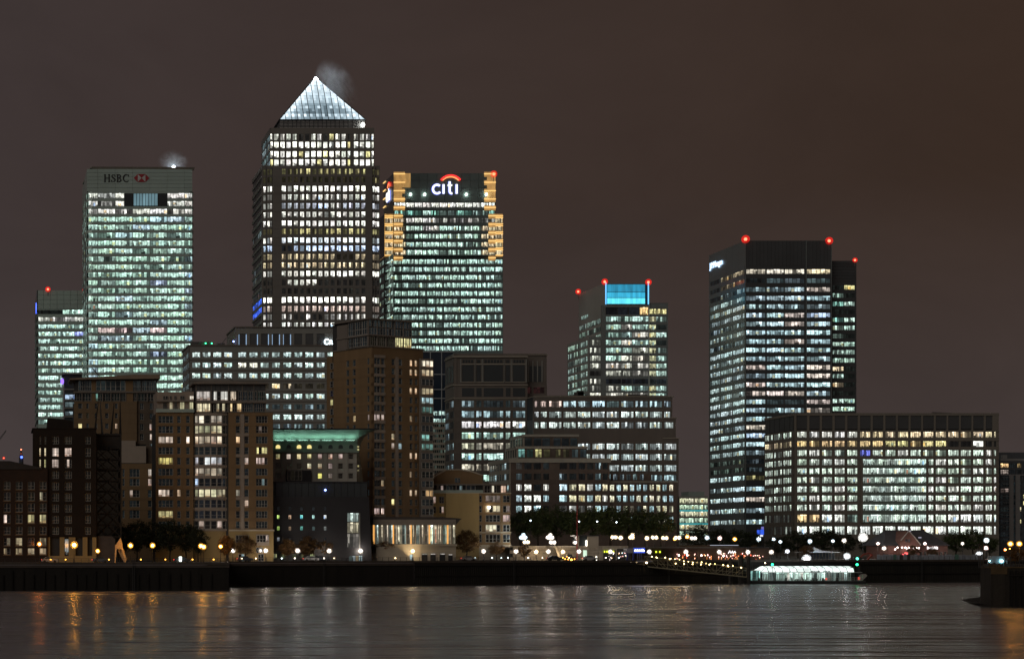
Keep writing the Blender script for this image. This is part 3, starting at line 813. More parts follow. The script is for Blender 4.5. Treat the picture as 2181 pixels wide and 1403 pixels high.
# --- orange-trimmed bank tower
def citi():
    D = 1000
    t = thing('bank_tower', 'bank tower with amber lit corners and white and red arc sign', 'office tower', (X(820, D), D, GZ), 'office towers')
    fr = frame(0, D)
    M_C = mat('citi_cladding', (0.17, 0.21, 0.21), 0.3, 0.1, var=0.12, scale=0.08)
    STRIP = emit('amber_strip', (1.0, 0.62, 0.22), 1.3, True)
    AMB = emit('amber_glow_panel', (1.0, 0.55, 0.17), 0.36, False, 0.5, (0.3, 0.3, 0.12), (0.5, 0.36, 0.2))  # floodlighting on these panels is put in as emission
    x0, x1 = X(838.5, D), X(1055.5, D); mx0, mx1 = X(821, D), X(1074, D)
    zt = Z(369, D); zm = Z(545, D); zw = Z(455, D)
    ys = [437, 453.8, 469.5, 486.5, 503.5, 521, 537.8, 556, 572.5, 589.7, 606.5, 624, 640.5, 658, 674.5, 691.3, 708.3, 725, 741]
    rows = rows_px(ys, 9.6, D); n = len(rows)
    up = rows[-7:]; lo = rows[:-7]
    dep = 26
    box(t, 'core', M_CORE, fr, x0+0.5, x1-0.5, 0.85, dep, zm, zt-0.4)
    box(t, 'core', M_CORE, fr, mx0+0.5, mx1-0.5, 3.0, dep+6, GZ, zm-0.3)
    e0 = 864.9
    ub = [(e0+17.75*k+0.9, e0+17.75*(k+1)-0.9) for k in range(10)]
    ub = [(840, 850.5), (852, 862.5)] + ub[:-1] + [(1025.5+0.6, 1033), (1034.5, 1041), (1042.5, 1053.5)]
    ub = [(840, 850.5), (852, 863.5)] + [(e0+17.75*k+0.9, e0+17.75*(k+1)-0.9) for k in range(9)] + [(1026, 1040.5), (1042.5, 1053.5)]
    def pick(i, j):
        r_ = 6-i
        if r_ == 0: return ('b', WHITE, 4, 1.7)
        if r_ == 1: return (choose(m=2, s=2), TEAL if R.random() < 0.5 else COOL, 5, 1.0)
        if r_ == 2 and j >= 6: return ('s', WHITE, 4, 0.9)
        w = (j < 2 or j > 10)
        return (choose(b=1.5, m=5, s=1), WARM if w else (WHITE if r_ == 2 or (r_ == 3 and j in (4, 5)) else GREEN), 5, 1.35)
    facade(t, fr, x0, x1, zm, Z(430, D), cols_px(ub, D), up, pick, M_C, rec=0.4, pd=0.12)
    # crown panels
    zc = Z(430, D)
    for k in range(12):
        a, b = x0+(x1-x0)*k/12, x0+(x1-x0)*(k+1)/12
        for r_ in range(4):
            c0, c1 = zc+(zt-zc)*r_/4, zc+(zt-zc)*(r_+1)/4
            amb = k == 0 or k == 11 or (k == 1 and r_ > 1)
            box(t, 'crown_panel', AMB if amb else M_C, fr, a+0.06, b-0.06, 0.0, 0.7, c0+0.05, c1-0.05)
    box(t, 'crown_core', M_CORE, fr, x0+0.3, x1-0.3, 0.6, dep, zc, zt-0.1)
    # amber strips and corners that glow by emission
    k = 0
    zs = [zt-0.6-4.3*i for i in range(11)]
    for z in zs:
        for a, b in ((838.3, 862.5 if z > zw else 858), (1031 if z > zw else 1040, 1055.7)):
            box(t, 'light_strip', STRIP, fr, X(a, D), X(b, D), -0.55, -0.12, z, z+0.35)
            box(t, 'glow_corner', AMB, fr, X(a+0.3, D), X(b-0.3, D), -0.1, 0.03, z-1.3, z+1.2)
    for wx0, wx1 in ((820.5, 838.2), (1055.8, 1072.5)):
        f2 = frame(0, D+1.5)
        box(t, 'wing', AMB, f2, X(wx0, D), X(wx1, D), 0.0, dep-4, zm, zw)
        wr = rows[-7:-1]
        for i, (a, b) in enumerate(wr):
            if b > zw-1: continue
            win(t, f2, X(wx0+1, D), X(wx1-1, D), a, b, -0.05, 'b' if R.random() < 0.5 else 'm', WARM, 5, gain=.75)
            for dz in (0.25, 1.2): box(t, 'light_strip', STRIP, f2, X(wx0, D), X(wx1, D), -0.6, -0.15, b+dz, b+dz+0.3)
        box(t, 'light_strip', STRIP, f2, X(wx0, D), X(wx1, D), -0.6, -0.15, zm+0.4, zm+0.75)
    box(t, 'wing_flank', M_C, frame(0, D+1.5), X(820.5, D)-.12, X(820.5, D)-.02, 0.3, dep-4, zm, zw)
    # the left flank
    sd = frame(x0, D+dep, -90)
    box(t, 'flank', M_C, sd, 0, dep-0.05, 0.02, 0.5, zw, zt)
    for z in zs[:5]: box(t, 'light_strip', STRIP, sd, 0.2, 6, -0.5, -0.1, z, z+0.35)
    # main lower block
    e = [821.5+18.0*k for k in range(15)]
    mb_ = [(e[k]+0.9, e[k+1]-0.9) for k in range(14)]
    f5 = frame(0, D+2.4)
    facade(t, f5, mx0, mx1, GZ+40, zm, cols_px(mb_, D), lo, lambda i, j: (choose(b=2, m=6, s=1), COOL if j > 1 else GREEN, 5, 1.15), M_C, rec=0.4, pd=0.12)
    s2 = frame(mx0, D+2.4+dep, -90)
    facade(t, s2, 0, dep, GZ+40, zm, [(2, 22), (24, 47)], lo, lambda i, j: (choose(m=1, s=2), GREEN, 6, 0.4), M_C, rec=0.3, piers=False)
    box(t, 'roof', M_ROOF, fr, x0+0.4, x1-0.4, 0.7, dep, zt-0.2, zt+0.05)
    for px in (874.5, 904.5, 993.5, 1036):
        put('roof_lamp', uvball(0.6, emit('lamp_green_white', (0.8, 1, 0.85), 12, True), 8, 6), T(*P(px, 414, D-0.9)), t)
    # sign
    LW = emit('sign_white_light', (1, 1, 1), 1.6); LBl = emit('sign_blue_halo', (0.10, 0.16, 1.0), 1.3); LR = emit('sign_red_light', (1.0, 0.03, 0.03), 1.6); LO = emit('sign_orange_light', (1.0, 0.30, 0.10), 1.7)
    def sign(fr_, sc_, s0, zb, nm):
        sg = put(nm, None, fr_ @ T(s0, 0, zb), t)
        u = X(1, D)
        def add(nm2, pts, w, mt, mt2=None, extra=0.0):
            if mt2:
                m_ = MB(); m_.ribbon([(p[0]*u*sc_, p[1]*u) for p in pts], (w+1.8)*u*sc_**2, -0.25, -0.05, mt2); put(nm2+'_halo', m_.mesh(nm2+'_halo'), fr_ @ T(s0, 0, zb), sg)
            m_ = MB(); m_.ribbon([(p[0]*u*sc_, p[1]*u) for p in pts], w*u*sc_**2, -0.6, -0.27, mt); put(nm2, m_.mesh(nm2), fr_ @ T(s0, 0, zb), sg)
        arc = lambda cx, cz, rx, rz, a0, a1, k=14: [(cx+rx*math.cos(math.radians(a0+(a1-a0)*i/k)), cz+rz*math.sin(math.radians(a0+(a1-a0)*i/k))) for i in range(k+1)]
        add('letter_c', arc(11.5, 11.3, 8.8, 9.2, 48, 318, 18), 4.0, LW, LBl)
        add('letter_i', [(25.3, 1.5), (25.3, 21.5)], 3.9, LW, LBl)
        add('letter_t', [(38.3, 27.5), (38.3, 7)]+arc(42.8, 6.8, 4.5, 4.6, 180, 285, 6), 3.9, LW, LBl)
        add('letter_t_bar', [(34.2, 19.4), (43.6, 19.4)], 3.4, LW)
        add('letter_i', [(53.2, 1.5), (53.2, 21.5)], 3.9, LW, LBl)
        add('red_arc_edge', arc(40.5, 14.5, 25.6, 25.6, 38, 142, 14), 4.4, LR)
        add('red_arc', arc(40.5, 14.5, 23, 23, 42, 138, 14), 2.6, LO)
    sign(fr, 1.0, X(919, D), Z(414.5, D), 'front_sign')
    sign(sd, 0.72, 8.4, Z(421, D), 'side_sign')
    beacon(1051.5, 371, D, 'the corner of the arc sign bank tower', 1.2); 
citi()

# ------------------------------------------------------------------ tower with the cyan screen
def cyan_tower():
    D = 1010
    t = thing('office_tower', 'stepped office tower with a glowing cyan screen at its top', 'office tower', (X(1290, D), D, GZ), 'office towers')
    fr = frame(0, D)
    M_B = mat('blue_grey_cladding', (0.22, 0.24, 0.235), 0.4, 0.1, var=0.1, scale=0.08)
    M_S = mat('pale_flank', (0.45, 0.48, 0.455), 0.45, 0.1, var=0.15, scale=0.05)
    x0, xm, x1 = X(1290, D), X(1382, D), X(1424, D)
    zt, zr = Z(603, D), Z(646, D)
    ys = [679.4, 696.5, 713, 729.7, 746, 763, 779, 795, 812, 827, 842, 858, 874]
    rows = rows_px(ys, 10.5, D); n = len(rows)
    box(t, 'core', M_CORE, fr, x0+0.4, xm, 0.9, 40, GZ, Z(655, D))
    box(t, 'core', M_CORE, fr, xm, x1-0.4, 1.9, 40, GZ, zr-0.2)
    def pick(i, j):
        r_ = n-1-i
        if r_ == 8: return ('o', BLUE, 5)
        return (choose(b=1, m=5, s=2), (1.0, 1.0, 0.86) if R.random() < 0.6 else COOL, 6, 1.1)
    cols = cols_px([(1291, 1323), (1324, 1346), (1347.5, 1381)], D)
    facade(t, fr, x0, xm-0.1, GZ+30, Z(672, D), cols, rows, pick, M_B, rec=0.4, pd=0.1)
    # dark storey with one warm room
    win(t, fr, X(1292, D), X(1362, D), Z(670, D), Z(654, D), 0.4, 'o', BLUE, 3)
    win(t, fr, X(1363.5, D), X(1380.5, D), Z(670, D), Z(654.5, D), 0.4, 'b', AMBER, 3, gain=1.4)
    box(t, 'spandrel', M_B, fr, x0, xm-0.1, 0, 0.8, Z(654, D), Z(649, D)); box(t, 'spandrel', M_B, fr, x0, xm-0.1, 0, 0.8, Z(672, D), Z(670, D))
    f2 = frame(0, D+1.0)
    r2 = rows_px([663]+ys, 10.5, D)
    def pk(i, j):
        r_ = len(r2)-1-i
        if r_ == 0: return ('b', YEL, 5, 1.2)
        if r_ == 9: return ('o', BLUE, 3)
        if j == 0: return ('b' if r_ > 1 else 'm', (1.0, 1.0, 0.62), 4, 0.75)
        return (choose(m=4, s=1, o=1), COOL, 5, 1.1)
    facade(t, f2, xm+0.1, x1, GZ+30, zr, cols_px([(1384, 1398.5), (1399.5, 1421)], D), r2, pk, M_B, rec=0.4, pd=0.1)
    box(t, 'parapet', M_B, f2, xm+0.1, x1+0.15, -0.1, 0.5, zr, zr+0.4)
    box(t, 'corner_pillar', M_B, fr, X(1281, D), x0-0.05, -0.1, 1.0, GZ+30, Z(650, D))
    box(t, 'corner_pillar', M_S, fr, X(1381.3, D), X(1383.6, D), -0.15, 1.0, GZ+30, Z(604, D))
    # glowing screen, in three tiers of panels
    C1 = [emit('cyan_screen_%d' % k, c, s_, False, 0.25, (0.6, 0.6, 0.1)) for k, (c, s_) in enumerate((((0.10, 0.62, 0.80), 1.5), ((0.04, 0.45, 0.70), 1.05), ((0.03, 0.34, 0.55), 0.8)))]
    zs = [Z(647.5, D), Z(634, D), Z(622, D), Z(605, D)]
    for k in range(3):
        for j in range(9):
            a, b = X(1293.5+9.0*j, D), X(1293.5+9.0*(j+1), D)
            box(t, 'screen_panel', C1[k], fr, a+0.06, b-0.06, 0.3, 0.55, zs[k]+0.12, zs[k+1]-0.12)
    for z in zs: box(t, 'screen_rail', FR_DARK, fr, x0+0.3, xm-0.5, 0.0, 0.3, z-0.12, z+0.12)
    BL = emit('cyan_edge_light', (0.15, 0.55, 1.0), 1.6)
    for px, dd in ((1290.3, 0.0), (1380.5, 0.0)):
        box(t, 'edge_light', BL, fr, X(px, D)-0.25, X(px, D)+0.25, -0.35, -0.16, Z(648, D), Z(602, D))
    box(t, 'screen_back', M_BLACK, fr, x0+0.3, xm-0.3, 0.6, 8, Z(655, D), Z(605, D))
    dep = 47
    sd = frame(x0-0.05, D+dep, -90)
    mz = Z(717, D)
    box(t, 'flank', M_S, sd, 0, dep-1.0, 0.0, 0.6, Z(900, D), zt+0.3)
    rs = [r_ for r_ in rows[3:] ]
    for i, (a, b) in enumerate(rows):
        if i < 5: continue
        for s0, s1 in ((2, 14), (16, 30), (31, dep-3)):
            if R.random() < (0.85 if i < n-1 else 0.5): win(t, sd, s0, s1, a, b, -0.06, choose(m=2, s=1), GREEN, 5, gain=0.28)
    win(t, sd, 5, 17, Z(662, D), Z(654, D), -0.06, 'b', GREEN, 4, gain=0.4)
    # lower left wing
    wx0, wx1 = X(1255, D), X(1281, D)
    box(t, 'wing_core', M_CORE, fr, wx0+0.3, wx1, 0.9, 40, GZ, Z(717, D)-0.3)
    rw = [r_ for r_ in rows if r_[1] < Z(718, D)]
    nw = len(rw)
    facade(t, fr, wx0, wx1, GZ+30, Z(717, D), cols_px([(1257, 1279.5)], D), rw, lambda i, j: ('o' if nw-1-i in (4,) else choose(m=3, s=1), (1, 1, 0.86), 5, 1.0), M_B, rec=0.4)
    sw = frame(wx0-0.05, D+39, -90)
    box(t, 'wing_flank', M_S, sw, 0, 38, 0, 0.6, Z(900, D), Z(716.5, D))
    for i, (a, b) in enumerate(rw):
        for s0, s1 in ((2, 12), (13, 24), (25, 36)):
            win(t, sw, s0, s1, a, b, -0.06, choose(m=2, s=1), GREEN, 5, gain=0.5)
    beacon(1231.5, 621, D+45, 'the back corner of the cyan screen tower', 1.0); beacon(1288, 600, D, 'the near corner of the cyan screen tower', 1.1); beacon(1381, 601, D, 'the pillar right of the cyan screen', 1.1)
cyan_tower()

# ------------------------------------------------------------------ dark tower on the right
def dark_tower():
    D = 940
    t = thing('office_tower', 'dark glass office tower with white lettering on its left flank', 'office tower', (X(1588, D), D, GZ), 'office towers')
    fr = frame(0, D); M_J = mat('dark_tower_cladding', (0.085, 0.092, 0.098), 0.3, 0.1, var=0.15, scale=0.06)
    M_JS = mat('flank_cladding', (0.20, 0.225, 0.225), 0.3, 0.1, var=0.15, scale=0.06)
    x0, x1, xw = X(1587, D), X(1771, D), X(1824, D); zt = Z(512.5, D); zw = Z(555, D)
    dep = 48
    zy = lambda z: 480+z/2.063
    ys = [zy(z) for z in (203, 243, 282, 320, 357, 395, 433, 471, 510, 548, 586, 624, 661, 700, 738, 775, 812, 850, 887, 923, 961, 998)]
    yl = [zy(z) for z in (1036, 1072, 1108, 1157, 1203, 1252, 1302)]
    rows = rows_px(ys+yl, 9.4, D); n = len(rows)
    box(t, 'core', M_CORE, fr, x0+0.5, x1-0.5, 0.9, dep, GZ, zt-0.4)
    zx = lambda z: 1480+z/2.063
    cols = [(X(zx(a), D), X(zx(b), D)) for a, b in ((226, 310), (317, 391), (396, 481), (493, 595))]
    def pick(i, j):
        r_ = n-1-i
        if r_ == 0: return ('b' if j != 2 else 'm', WARM if j == 3 else (1, .95, .75), 5, 1.1)
        if r_ == 1: return ('s' if j > 0 else 'o', ICE, 5, 0.9)
        if r_ == 2 and j == 0: return ('s', ICE, 6)
        if r_ == 15 and j in (1, 2): return ('d', ICE, 6)
        if r_ in (22, 23): return ('s', ICE, 6, .15)
        if r_ == 24: return ('s', YEL, 6, .5)
        tint = ICE if R.random() < 0.8 else (1.0, 0.85, 0.75)
        if r_ in (5, 19) and j == (3 if r_ == 5 else 0): tint = BLUE
        return (choose(b=1.2, m=5, s=1), tint, 6, 1.25)
    facade(t, fr, x0, x1, GZ+6, Z(567, D), cols, rows, pick, M_J, rec=0.4, pd=0.1)
    # tall blank crown with fins
    for k in range(23):
        a, b = x0+(x1-x0)*k/23, x0+(x1-x0)*(k+1)/23
        box(t, 'crown_panel', M_J, fr, a+0.04, b-0.04, 0.0, 0.7, Z(566.8, D), zt)
    box(t, 'crown_core', M_CORE, fr, x0+0.3, x1-0.3, 0.6, dep-1, Z(568, D), zt-0.1)
    box(t, 'vertical_fin', M_JS, fr, X(1716.2, D), X(1717.6, D), -0.5, 0.5, GZ+6, zt+0.1)
    for px in (1587.2, 1770.2): box(t, 'vertical_fin', M_JS, fr, X(px, D), X(px+0.9, D), -0.4, 0.5, GZ+6, zt+0.1)
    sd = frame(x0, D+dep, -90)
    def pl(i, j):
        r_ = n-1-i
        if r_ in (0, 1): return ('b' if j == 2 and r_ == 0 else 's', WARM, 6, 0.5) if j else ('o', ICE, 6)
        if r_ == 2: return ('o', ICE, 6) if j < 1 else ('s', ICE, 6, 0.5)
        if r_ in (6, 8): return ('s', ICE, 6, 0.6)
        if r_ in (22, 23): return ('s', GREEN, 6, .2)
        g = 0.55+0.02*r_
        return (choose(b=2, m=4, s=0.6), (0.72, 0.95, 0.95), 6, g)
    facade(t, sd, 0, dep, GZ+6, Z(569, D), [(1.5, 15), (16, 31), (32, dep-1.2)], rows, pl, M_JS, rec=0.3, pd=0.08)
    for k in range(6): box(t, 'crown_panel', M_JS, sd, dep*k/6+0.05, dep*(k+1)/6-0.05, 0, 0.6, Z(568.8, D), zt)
    # right wing, set back and lower
    f2 = frame(0, D+6)
    box(t, 'wing_core', M_CORE, f2, x1, xw-0.4, 0.9, 40, GZ, zw-0.3)
    yw = [zy(z) for z in (273, 308, 345, 380, 415, 450, 486, 522, 557, 593, 630, 662, 700, 737, 771, 806)]
    rw = rows_px(yw, 9.0, D+6); nw = len(rw)
    D2 = D+6
    stw = ['oS', 'so', 'Bm', 'oo', 'tt', 'mm', 'so', 'bb', 'sm', 'mm', 'yo', 'so', 'yo', 'oo', 'mb', 'bb']
    def pw(i, j):
        c = stw[nw-1-i][j]
        if c == 'S': return ('b', YEL, 3, 0.9)
        if c == 'B': return ('b', TEAL, 5, 1.0)
        if c == 't': return ('m', TEAL if R.random() < .5 else GREEN, 5, 1.0)
        if c == 'y': return ('m', WARM, 5, 1.2)
        return (c, GREEN, 5, 1.1)
    facade(t, f2, x1+0.1, X(1824, D2), GZ+30, Z(600, D2), [(X(zx(607), D2), X(zx(654), D2)), (X(zx(657), D2), X(zx(703), D2))], rw, pw, M_J, rec=0.4, pd=0.1)
    for k in range(7): box(t, 'wing_crown_panel', M_J, f2, x1+0.12, X(1824, D2), 0.0, 0.7, Z(600-k*6.4, D2)+0.05, Z(600-(k+1)*6.4, D2)-0.05)
    # lettering on the flank
    sg = put('flank_sign', None, sd @ T(dep-40, 0, Z(572, D)), t)
    s_a = dep-(1587*D/1513-D); s_b = dep-(1587*D/1539.5-D)
    LW2 = emit('sign_ice_light', (0.50, 0.72, 1.0), 2.4)
    sign_text(sg, 'lettering', 'J.P.Morgan', LW2, sd, s_a, s_b, Z(570.5, D+35), Z(554, D+35), -0.35, 0.3, 0.0)
    beacon(1588, 509.5, D, 'the near left corner of the dark glass tower', 1.3); beacon(1766, 513, D, 'the right end of the dark glass tower roof', 1.2); beacon(1821, 554, D2, 'the lower wing of the dark glass tower', 0.8)
    box(t, 'roof', M_ROOF, fr, x0+0.4, x1-0.4, 0.8, dep, zt-0.3, zt-0.08)
dark_tower()

# ------------------------------------------------------------------ wide office on the right
def wide_office():
    D = 860
    t = thing('office_block', 'wide grid-fronted office block with a tall glazed centre, behind the gabled pub', 'office block', (X(1693, D), D, GZ), 'office blocks')
    fr = frame(0, D); M_T = mat('wide_office_stone', (0.20, 0.18, 0.155), 0.65, var=0.12, scale=0.1, streak=True)
    x0, x1 = X(1692, D), X(2128, D); zt = Z(880, D); dep = 34
    zx = lambda z: 1600+z/3.341
    ys = [925.3, 944.8, 964.4, 983.8, 1003, 1022, 1041.6, 1061, 1080.6, 1103.4, 1129]
    hts = [12]*9+[15.5, 16.5]
    rows = sorted((Z(y+h/2, D), Z(y-h/2, D)) for y, h in zip(ys, hts)); n = len(rows)
    bays = [(330, 398), (417, 488), (507, 578), (597, 668), (687, 758), (778, 850), (868, 940), (958, 1030), (1047, 1120), (1137, 1210), (1226, 1300), (1316, 1390), (1405, 1480), (1494, 1568), (1583, 1655), (1672, 1716), (1730, 1746)]
    cols = [(X(zx(a), D), X(zx(b), D)) for a, b in bays]
    box(t, 'core', M_CORE, fr, x0+0.4, x1-0.4, 1.6, dep, GZ, zt-0.3)
    a_rows = range(1, 8)   # rows (from below) covered by the centre
    def pick(i, j):
        r_ = n-1-i
        if 3 <= r_ <= 9 and 5 <= j <= 9: return None
        if r_ == 0: return (choose(b=1, m=3), WHITE if j < 5 else WARM, 5, 1.2)
        if r_ == 1:
            if j > 11: return ('b', WHITE, 1, 1.2) if j == 14 else ('o', WHITE, 4)
            if j == 12: return ('s', WARM, 4)
            return (choose(b=2, m=2), (1.0, 0.74, 0.38) if R.random() < 0.7 else YEL, 5, 1.2)
        if r_ == 2 and j == 5: return ('b', (0.3, 0.35, 1.3), 5, 0.9)
        if r_ == 9 and j < 2: return ('b', (1.0, 0.72, 0.36), 3, 1.3)
        if r_ == 9 and j == 4: return ('s', GREEN, 4)
        if r_ >= 9: return ('b', (0.92, 1.0, 0.9), 4, 1.5)
        return (choose(b=2, m=5, s=0.4), (0.84, 1.0, 0.84) if R.random() < 0.8 else WHITE, 5, 1.25)
    facade(t, fr, x0, x1, GZ, Z(916, D), cols, rows, pick, M_T, rec=0.7, pd=0.25)
    # centre glazing
    cx0, cx1 = X(zx(793), D), X(zx(1242), D)
    box(t, 'centre_core', M_CORE, fr, cx0, cx1, -0.2, 0.9, Z(1113, D), Z(977.5, D))
    M_G2 = mat('green_glass_spandrel', (0.20, 0.26, 0.23), 0.25, 0.0, var=0.1)
    cr_ = [r_ for k, r_ in enumerate(rows) if 3 <= n-1-k <= 9]
    for k, (a, b) in enumerate(cr_):
        m_ = 8
        for j in range(m_):
            s0, s1 = cx0+(cx1-cx0)*j/m_, cx0+(cx1-cx0)*(j+1)/m_
            st = 'm' if k < 6 else 's'
            win(t, fr, s0+0.05, s1-0.05, a, b, -0.3, choose(b=3, m=3), (0.80, 1, 0.88), 4, gain=1.25 if k else 1.35)
        lo = b; hi = cr_[k+1][0] if k < 6 else Z(977.5, D)
        box(t, 'spandrel', M_G2, fr, cx0, cx1, -0.42, -0.1, lo+0.02, hi-0.02)
    box(t, 'centre_frame', M_T, fr, cx0-1.0, cx0-0.02, -0.5, 0.6, Z(1113, D), Z(977, D)); box(t, 'centre_frame', M_T, fr, cx1+0.02, cx1+1.0, -0.5, 0.6, Z(1113, D), Z(977, D))
    # plant storey of dark louvre panels between stone ribs
    for k, (a, b) in enumerate(cols[:16]):
        box(t, 'plant_louvre', M_LOUVRE, fr, a-0.1, b+0.1, 0.5, 1.2, Z(913, D), Z(885, D))
        box(t, 'rib', M_T, fr, b+0.12, (cols[k+1][0] if k < 15 else b+3)-0.12, 0.1, 1.2, Z(915.8, D), zt-0.6)
    box(t, 'parapet', M_T, fr, x0, x1, 0.0, 1.4, zt-1.0, zt+0.15)
    box(t, 'plant_backing', M_CORE, fr, x0+0.2, x1-0.2, 1.0, 2.0, Z(916, D), zt-0.5)
    sd = frame(x0, D+dep, -90)
    sc_ = []
    for p_ in range(3):
        b0 = 1.0+p_*10.4
        for q in range(4): sc_.append((b0+q*2.3, b0+q*2.3+1.7))
    facade(t, sd, 0, dep, GZ, Z(916, D), sc_, rows, lambda i, j: (choose(b=3, m=2, s=1) if i > 1 else choose(s=2, o=2), (0.84, 1, 0.86) if n-1-i != 1 else WARM, 1, 0.8), M_T, rec=0.12, pd=0.04)
    for p_ in range(6): box(t, 'plant_louvre', M_LOUVRE, sd, 0.5+p_*5.6, 5.2+p_*5.6, 0.3, 1.0, Z(914, D), Z(886, D))
    box(t, 'parapet', M_T, sd, 0, dep, 0.05, 1.3, zt-1.0, zt+0.1)
    box(t, 'corner_bay', M_T, fr, x0, x0+0.9, -0.1, 0.5, GZ, zt)
    b = MB(); p = P(1985, 878, D+8)
    b.bar(p, p+Vector((9, 0, -0.4)), 0.25, M_RODS); b.bar(p+Vector((2, 0, 0)), p+Vector((2.5, 0, -1.5)), 0.4, M_RODS); b.box(p.x+5, p.x+8.5, p.y-1, p.y+1, p.z-2, p.z-0.3, M_RODS)
    put('roof_cradle', b.mesh('roof_cradle'), I4, t)
wide_office()

# ------------------------------------------------------------------ grey banded office with the CR sign
def banded_office():
    D = 770
    t = thing('office_block', 'grey banded office block with small square windows and white lettering', 'office block', (X(402, D), D, GZ), 'office blocks')
    fr = frame(0, D)
    x0, x1 = X(402, D), X(735, D); zt = Z(737, D); dep = 27
    ys = [755.5, 777.5, 800, 822, 844, 866, 888, 908]
    rows = rows_px(ys, 10.2, D); n = len(rows)
    cx = [418, 440, 463, 486, 516, 540, 564, 588, 612, 635.5, 659, 683, 706]
    cols = cols_px([(c-8.2, c+8.2) for c in cx], D)
    box(t, 'core', M_CORE, fr, x0+0.4, x1-0.4, 0.95, dep, GZ, zt-0.3)
    def pick(i, j):
        r_ = n-1-i
        if r_ == 3: return ('b', WARM, 3, 1.3) if j == 7 else ('d', WARM, 3, 0.8)
        if r_ == 5: return ('s', ICE, 3, 0.6)
        if r_ == 7: return ('s', ICE, 4, 0.6)
        if r_ == 1 and j in (4, 5): return ('b', (1.0, 0.95, 0.8), 3, 1.5)
        return (choose(b=3, m=3), (0.78, 1.0, 0.95), 3, 1.05 if r_ != 1 else 1.3)
    facade(t, fr, x0, x1, GZ+20, zt, cols, rows, pick, M_GREYST, rec=0.45, pd=0.12)
    for (a, b) in rows: box(t, 'string_course', M_DKST, fr, x0-0.1, x1, -0.12, 0.3, a-1.35, a-0.95)
    sd = frame(x0, D+dep, -90)
    facade(t, sd, 0, dep, GZ+20, zt, [(1+k*5.2, 5+k*5.2) for k in range(5)], rows, lambda i, j: (choose(b=2, m=2), ICE, 3, 0.55), M_GREYST, rec=0.12, pd=.04)
    box(t, 'cornice', M_DKST, fr, x0-0.3, x1, -0.4, dep, zt-0.02, zt+0.5)
    # set-back plant storey
    D2 = D+6; f2 = frame(0, D2); y0, y1 = X(501, D2), X(735, D2); z0, z1 = zt+0.5, Z(698, D2)
    box(t, 'plant_storey', M_GREYST, f2, y0, y1, 0.5, 28, z0, z1)
    s2 = frame(y0, D2+29, -90)
    box(t, 'plant_flank', M_GREYST, s2, 0, 28.5, 0.02, 0.5, z0, z1)
    BLS = emit('pale_blue_slot', (0.45, 0.68, 1.0), 0.7)
    zx = lambda z: 375+z/5.844
    for k, (a, b) in enumerate(((780, 878), (918, 1018), (1058, 1155), (1195, 1292), (1333, 1430), (1472, 1570), (1612, 1710), (1750, 1850))):
        s0, s1 = X(zx(a), D2), X(zx(b), D2)
        box(t, 'plant_louvre', M_LOUVRE, f2, s0, s1, 0.3, 0.49, Z(736, D2), Z(710.5, D2))
        if k < 5:
            if k != 0 or True: box(t, 'light_slot', BLS, f2, s1-0.25, s1, 0.05, 0.3, Z(735, D2), Z(712, D2))
            if k in (0, 3, 4): box(t, 'light_slot', BLS, f2, s0, s0+0.2, 0.05, 0.3, Z(735, D2), Z(712, D2))
    e = [y0]+[X(zx(v), D2) for ab in ((780, 878), (918, 1018), (1058, 1155), (1195, 1292), (1333, 1430), (1472, 1570), (1612, 1710), (1750, 1850)) for v in ab]+[y1]
    for k in range(0, len(e), 2): box(t, 'pier', M_GREYST, f2, e[k], e[k+1], 0.0, 0.5, z0, z1)
    box(t, 'spandrel', M_GREYST, f2, y0, y1, -0.05, 0.5, Z(710.5, D2), z1)
    box(t, 'cornice', M_DKST, f2, y0-0.4, y1, -0.5, 28, z1, z1+0.5)
    sg = put('sign', None, T(X(690, D2), D2, Z(734, D2)), t)
    sign_text(sg, 'letter_c', 'C', emit('sign_cool_white', (0.75, 0.92, 1.0), 4.0), f2, X(690, D2), X(699.5, D2), Z(734, D2), Z(721.5, D2), -0.4, 0.3, 0.01)
    sign_text(sg, 'letter_r', 'R', MATS['sign_cool_white'], f2, X(701, D2), X(709, D2), Z(733.5, D2), Z(724, D2), -0.4, 0.3, 0.01)
    sign_text(sg, 'letter_e', 'E', MATS['sign_cool_white'], f2, X(712, D2), X(719, D2), Z(733.5, D2), Z(724, D2), -0.4, 0.3, 0.01)
    # roof plant and davit
    b = MB(); p = P(462, 732, D+12)
    b.box(p.x, p.x+3.2, p.y, p.y+3, zt+0.5, p.z+0.3, M_RODS); b.bar((p.x+2, p.y, p.z), (p.x+3.6, p.y, p.z+2.2), 0.18, M_RODS); b.bar((p.x+3.6, p.y, p.z+2.2), (p.x+5.2, p.y, p.z+2.4), 0.12, M_RODS)
    q = P(418, 734, D+12); b.box(q.x-2, q.x+6, q.y, q.y+4, zt+0.5, q.z+1.2, M_RODS)
    put('roof_plant', b.mesh('roof_plant'), I4, t)
    for px in (438, 451): put('green_lamp', uvball(0.28, emit('green_lamp', (0.05, 1, 0.35), 6), 8, 6), T(*P(px, 731, D+11)), t)
    put('blue_lamp', uvball(0.35, emit('blue_lamp', (0.25, 0.35, 1.0), 8), 8, 6), T(*P(497.5, 727, D2-0.6)), t)
banded_office()

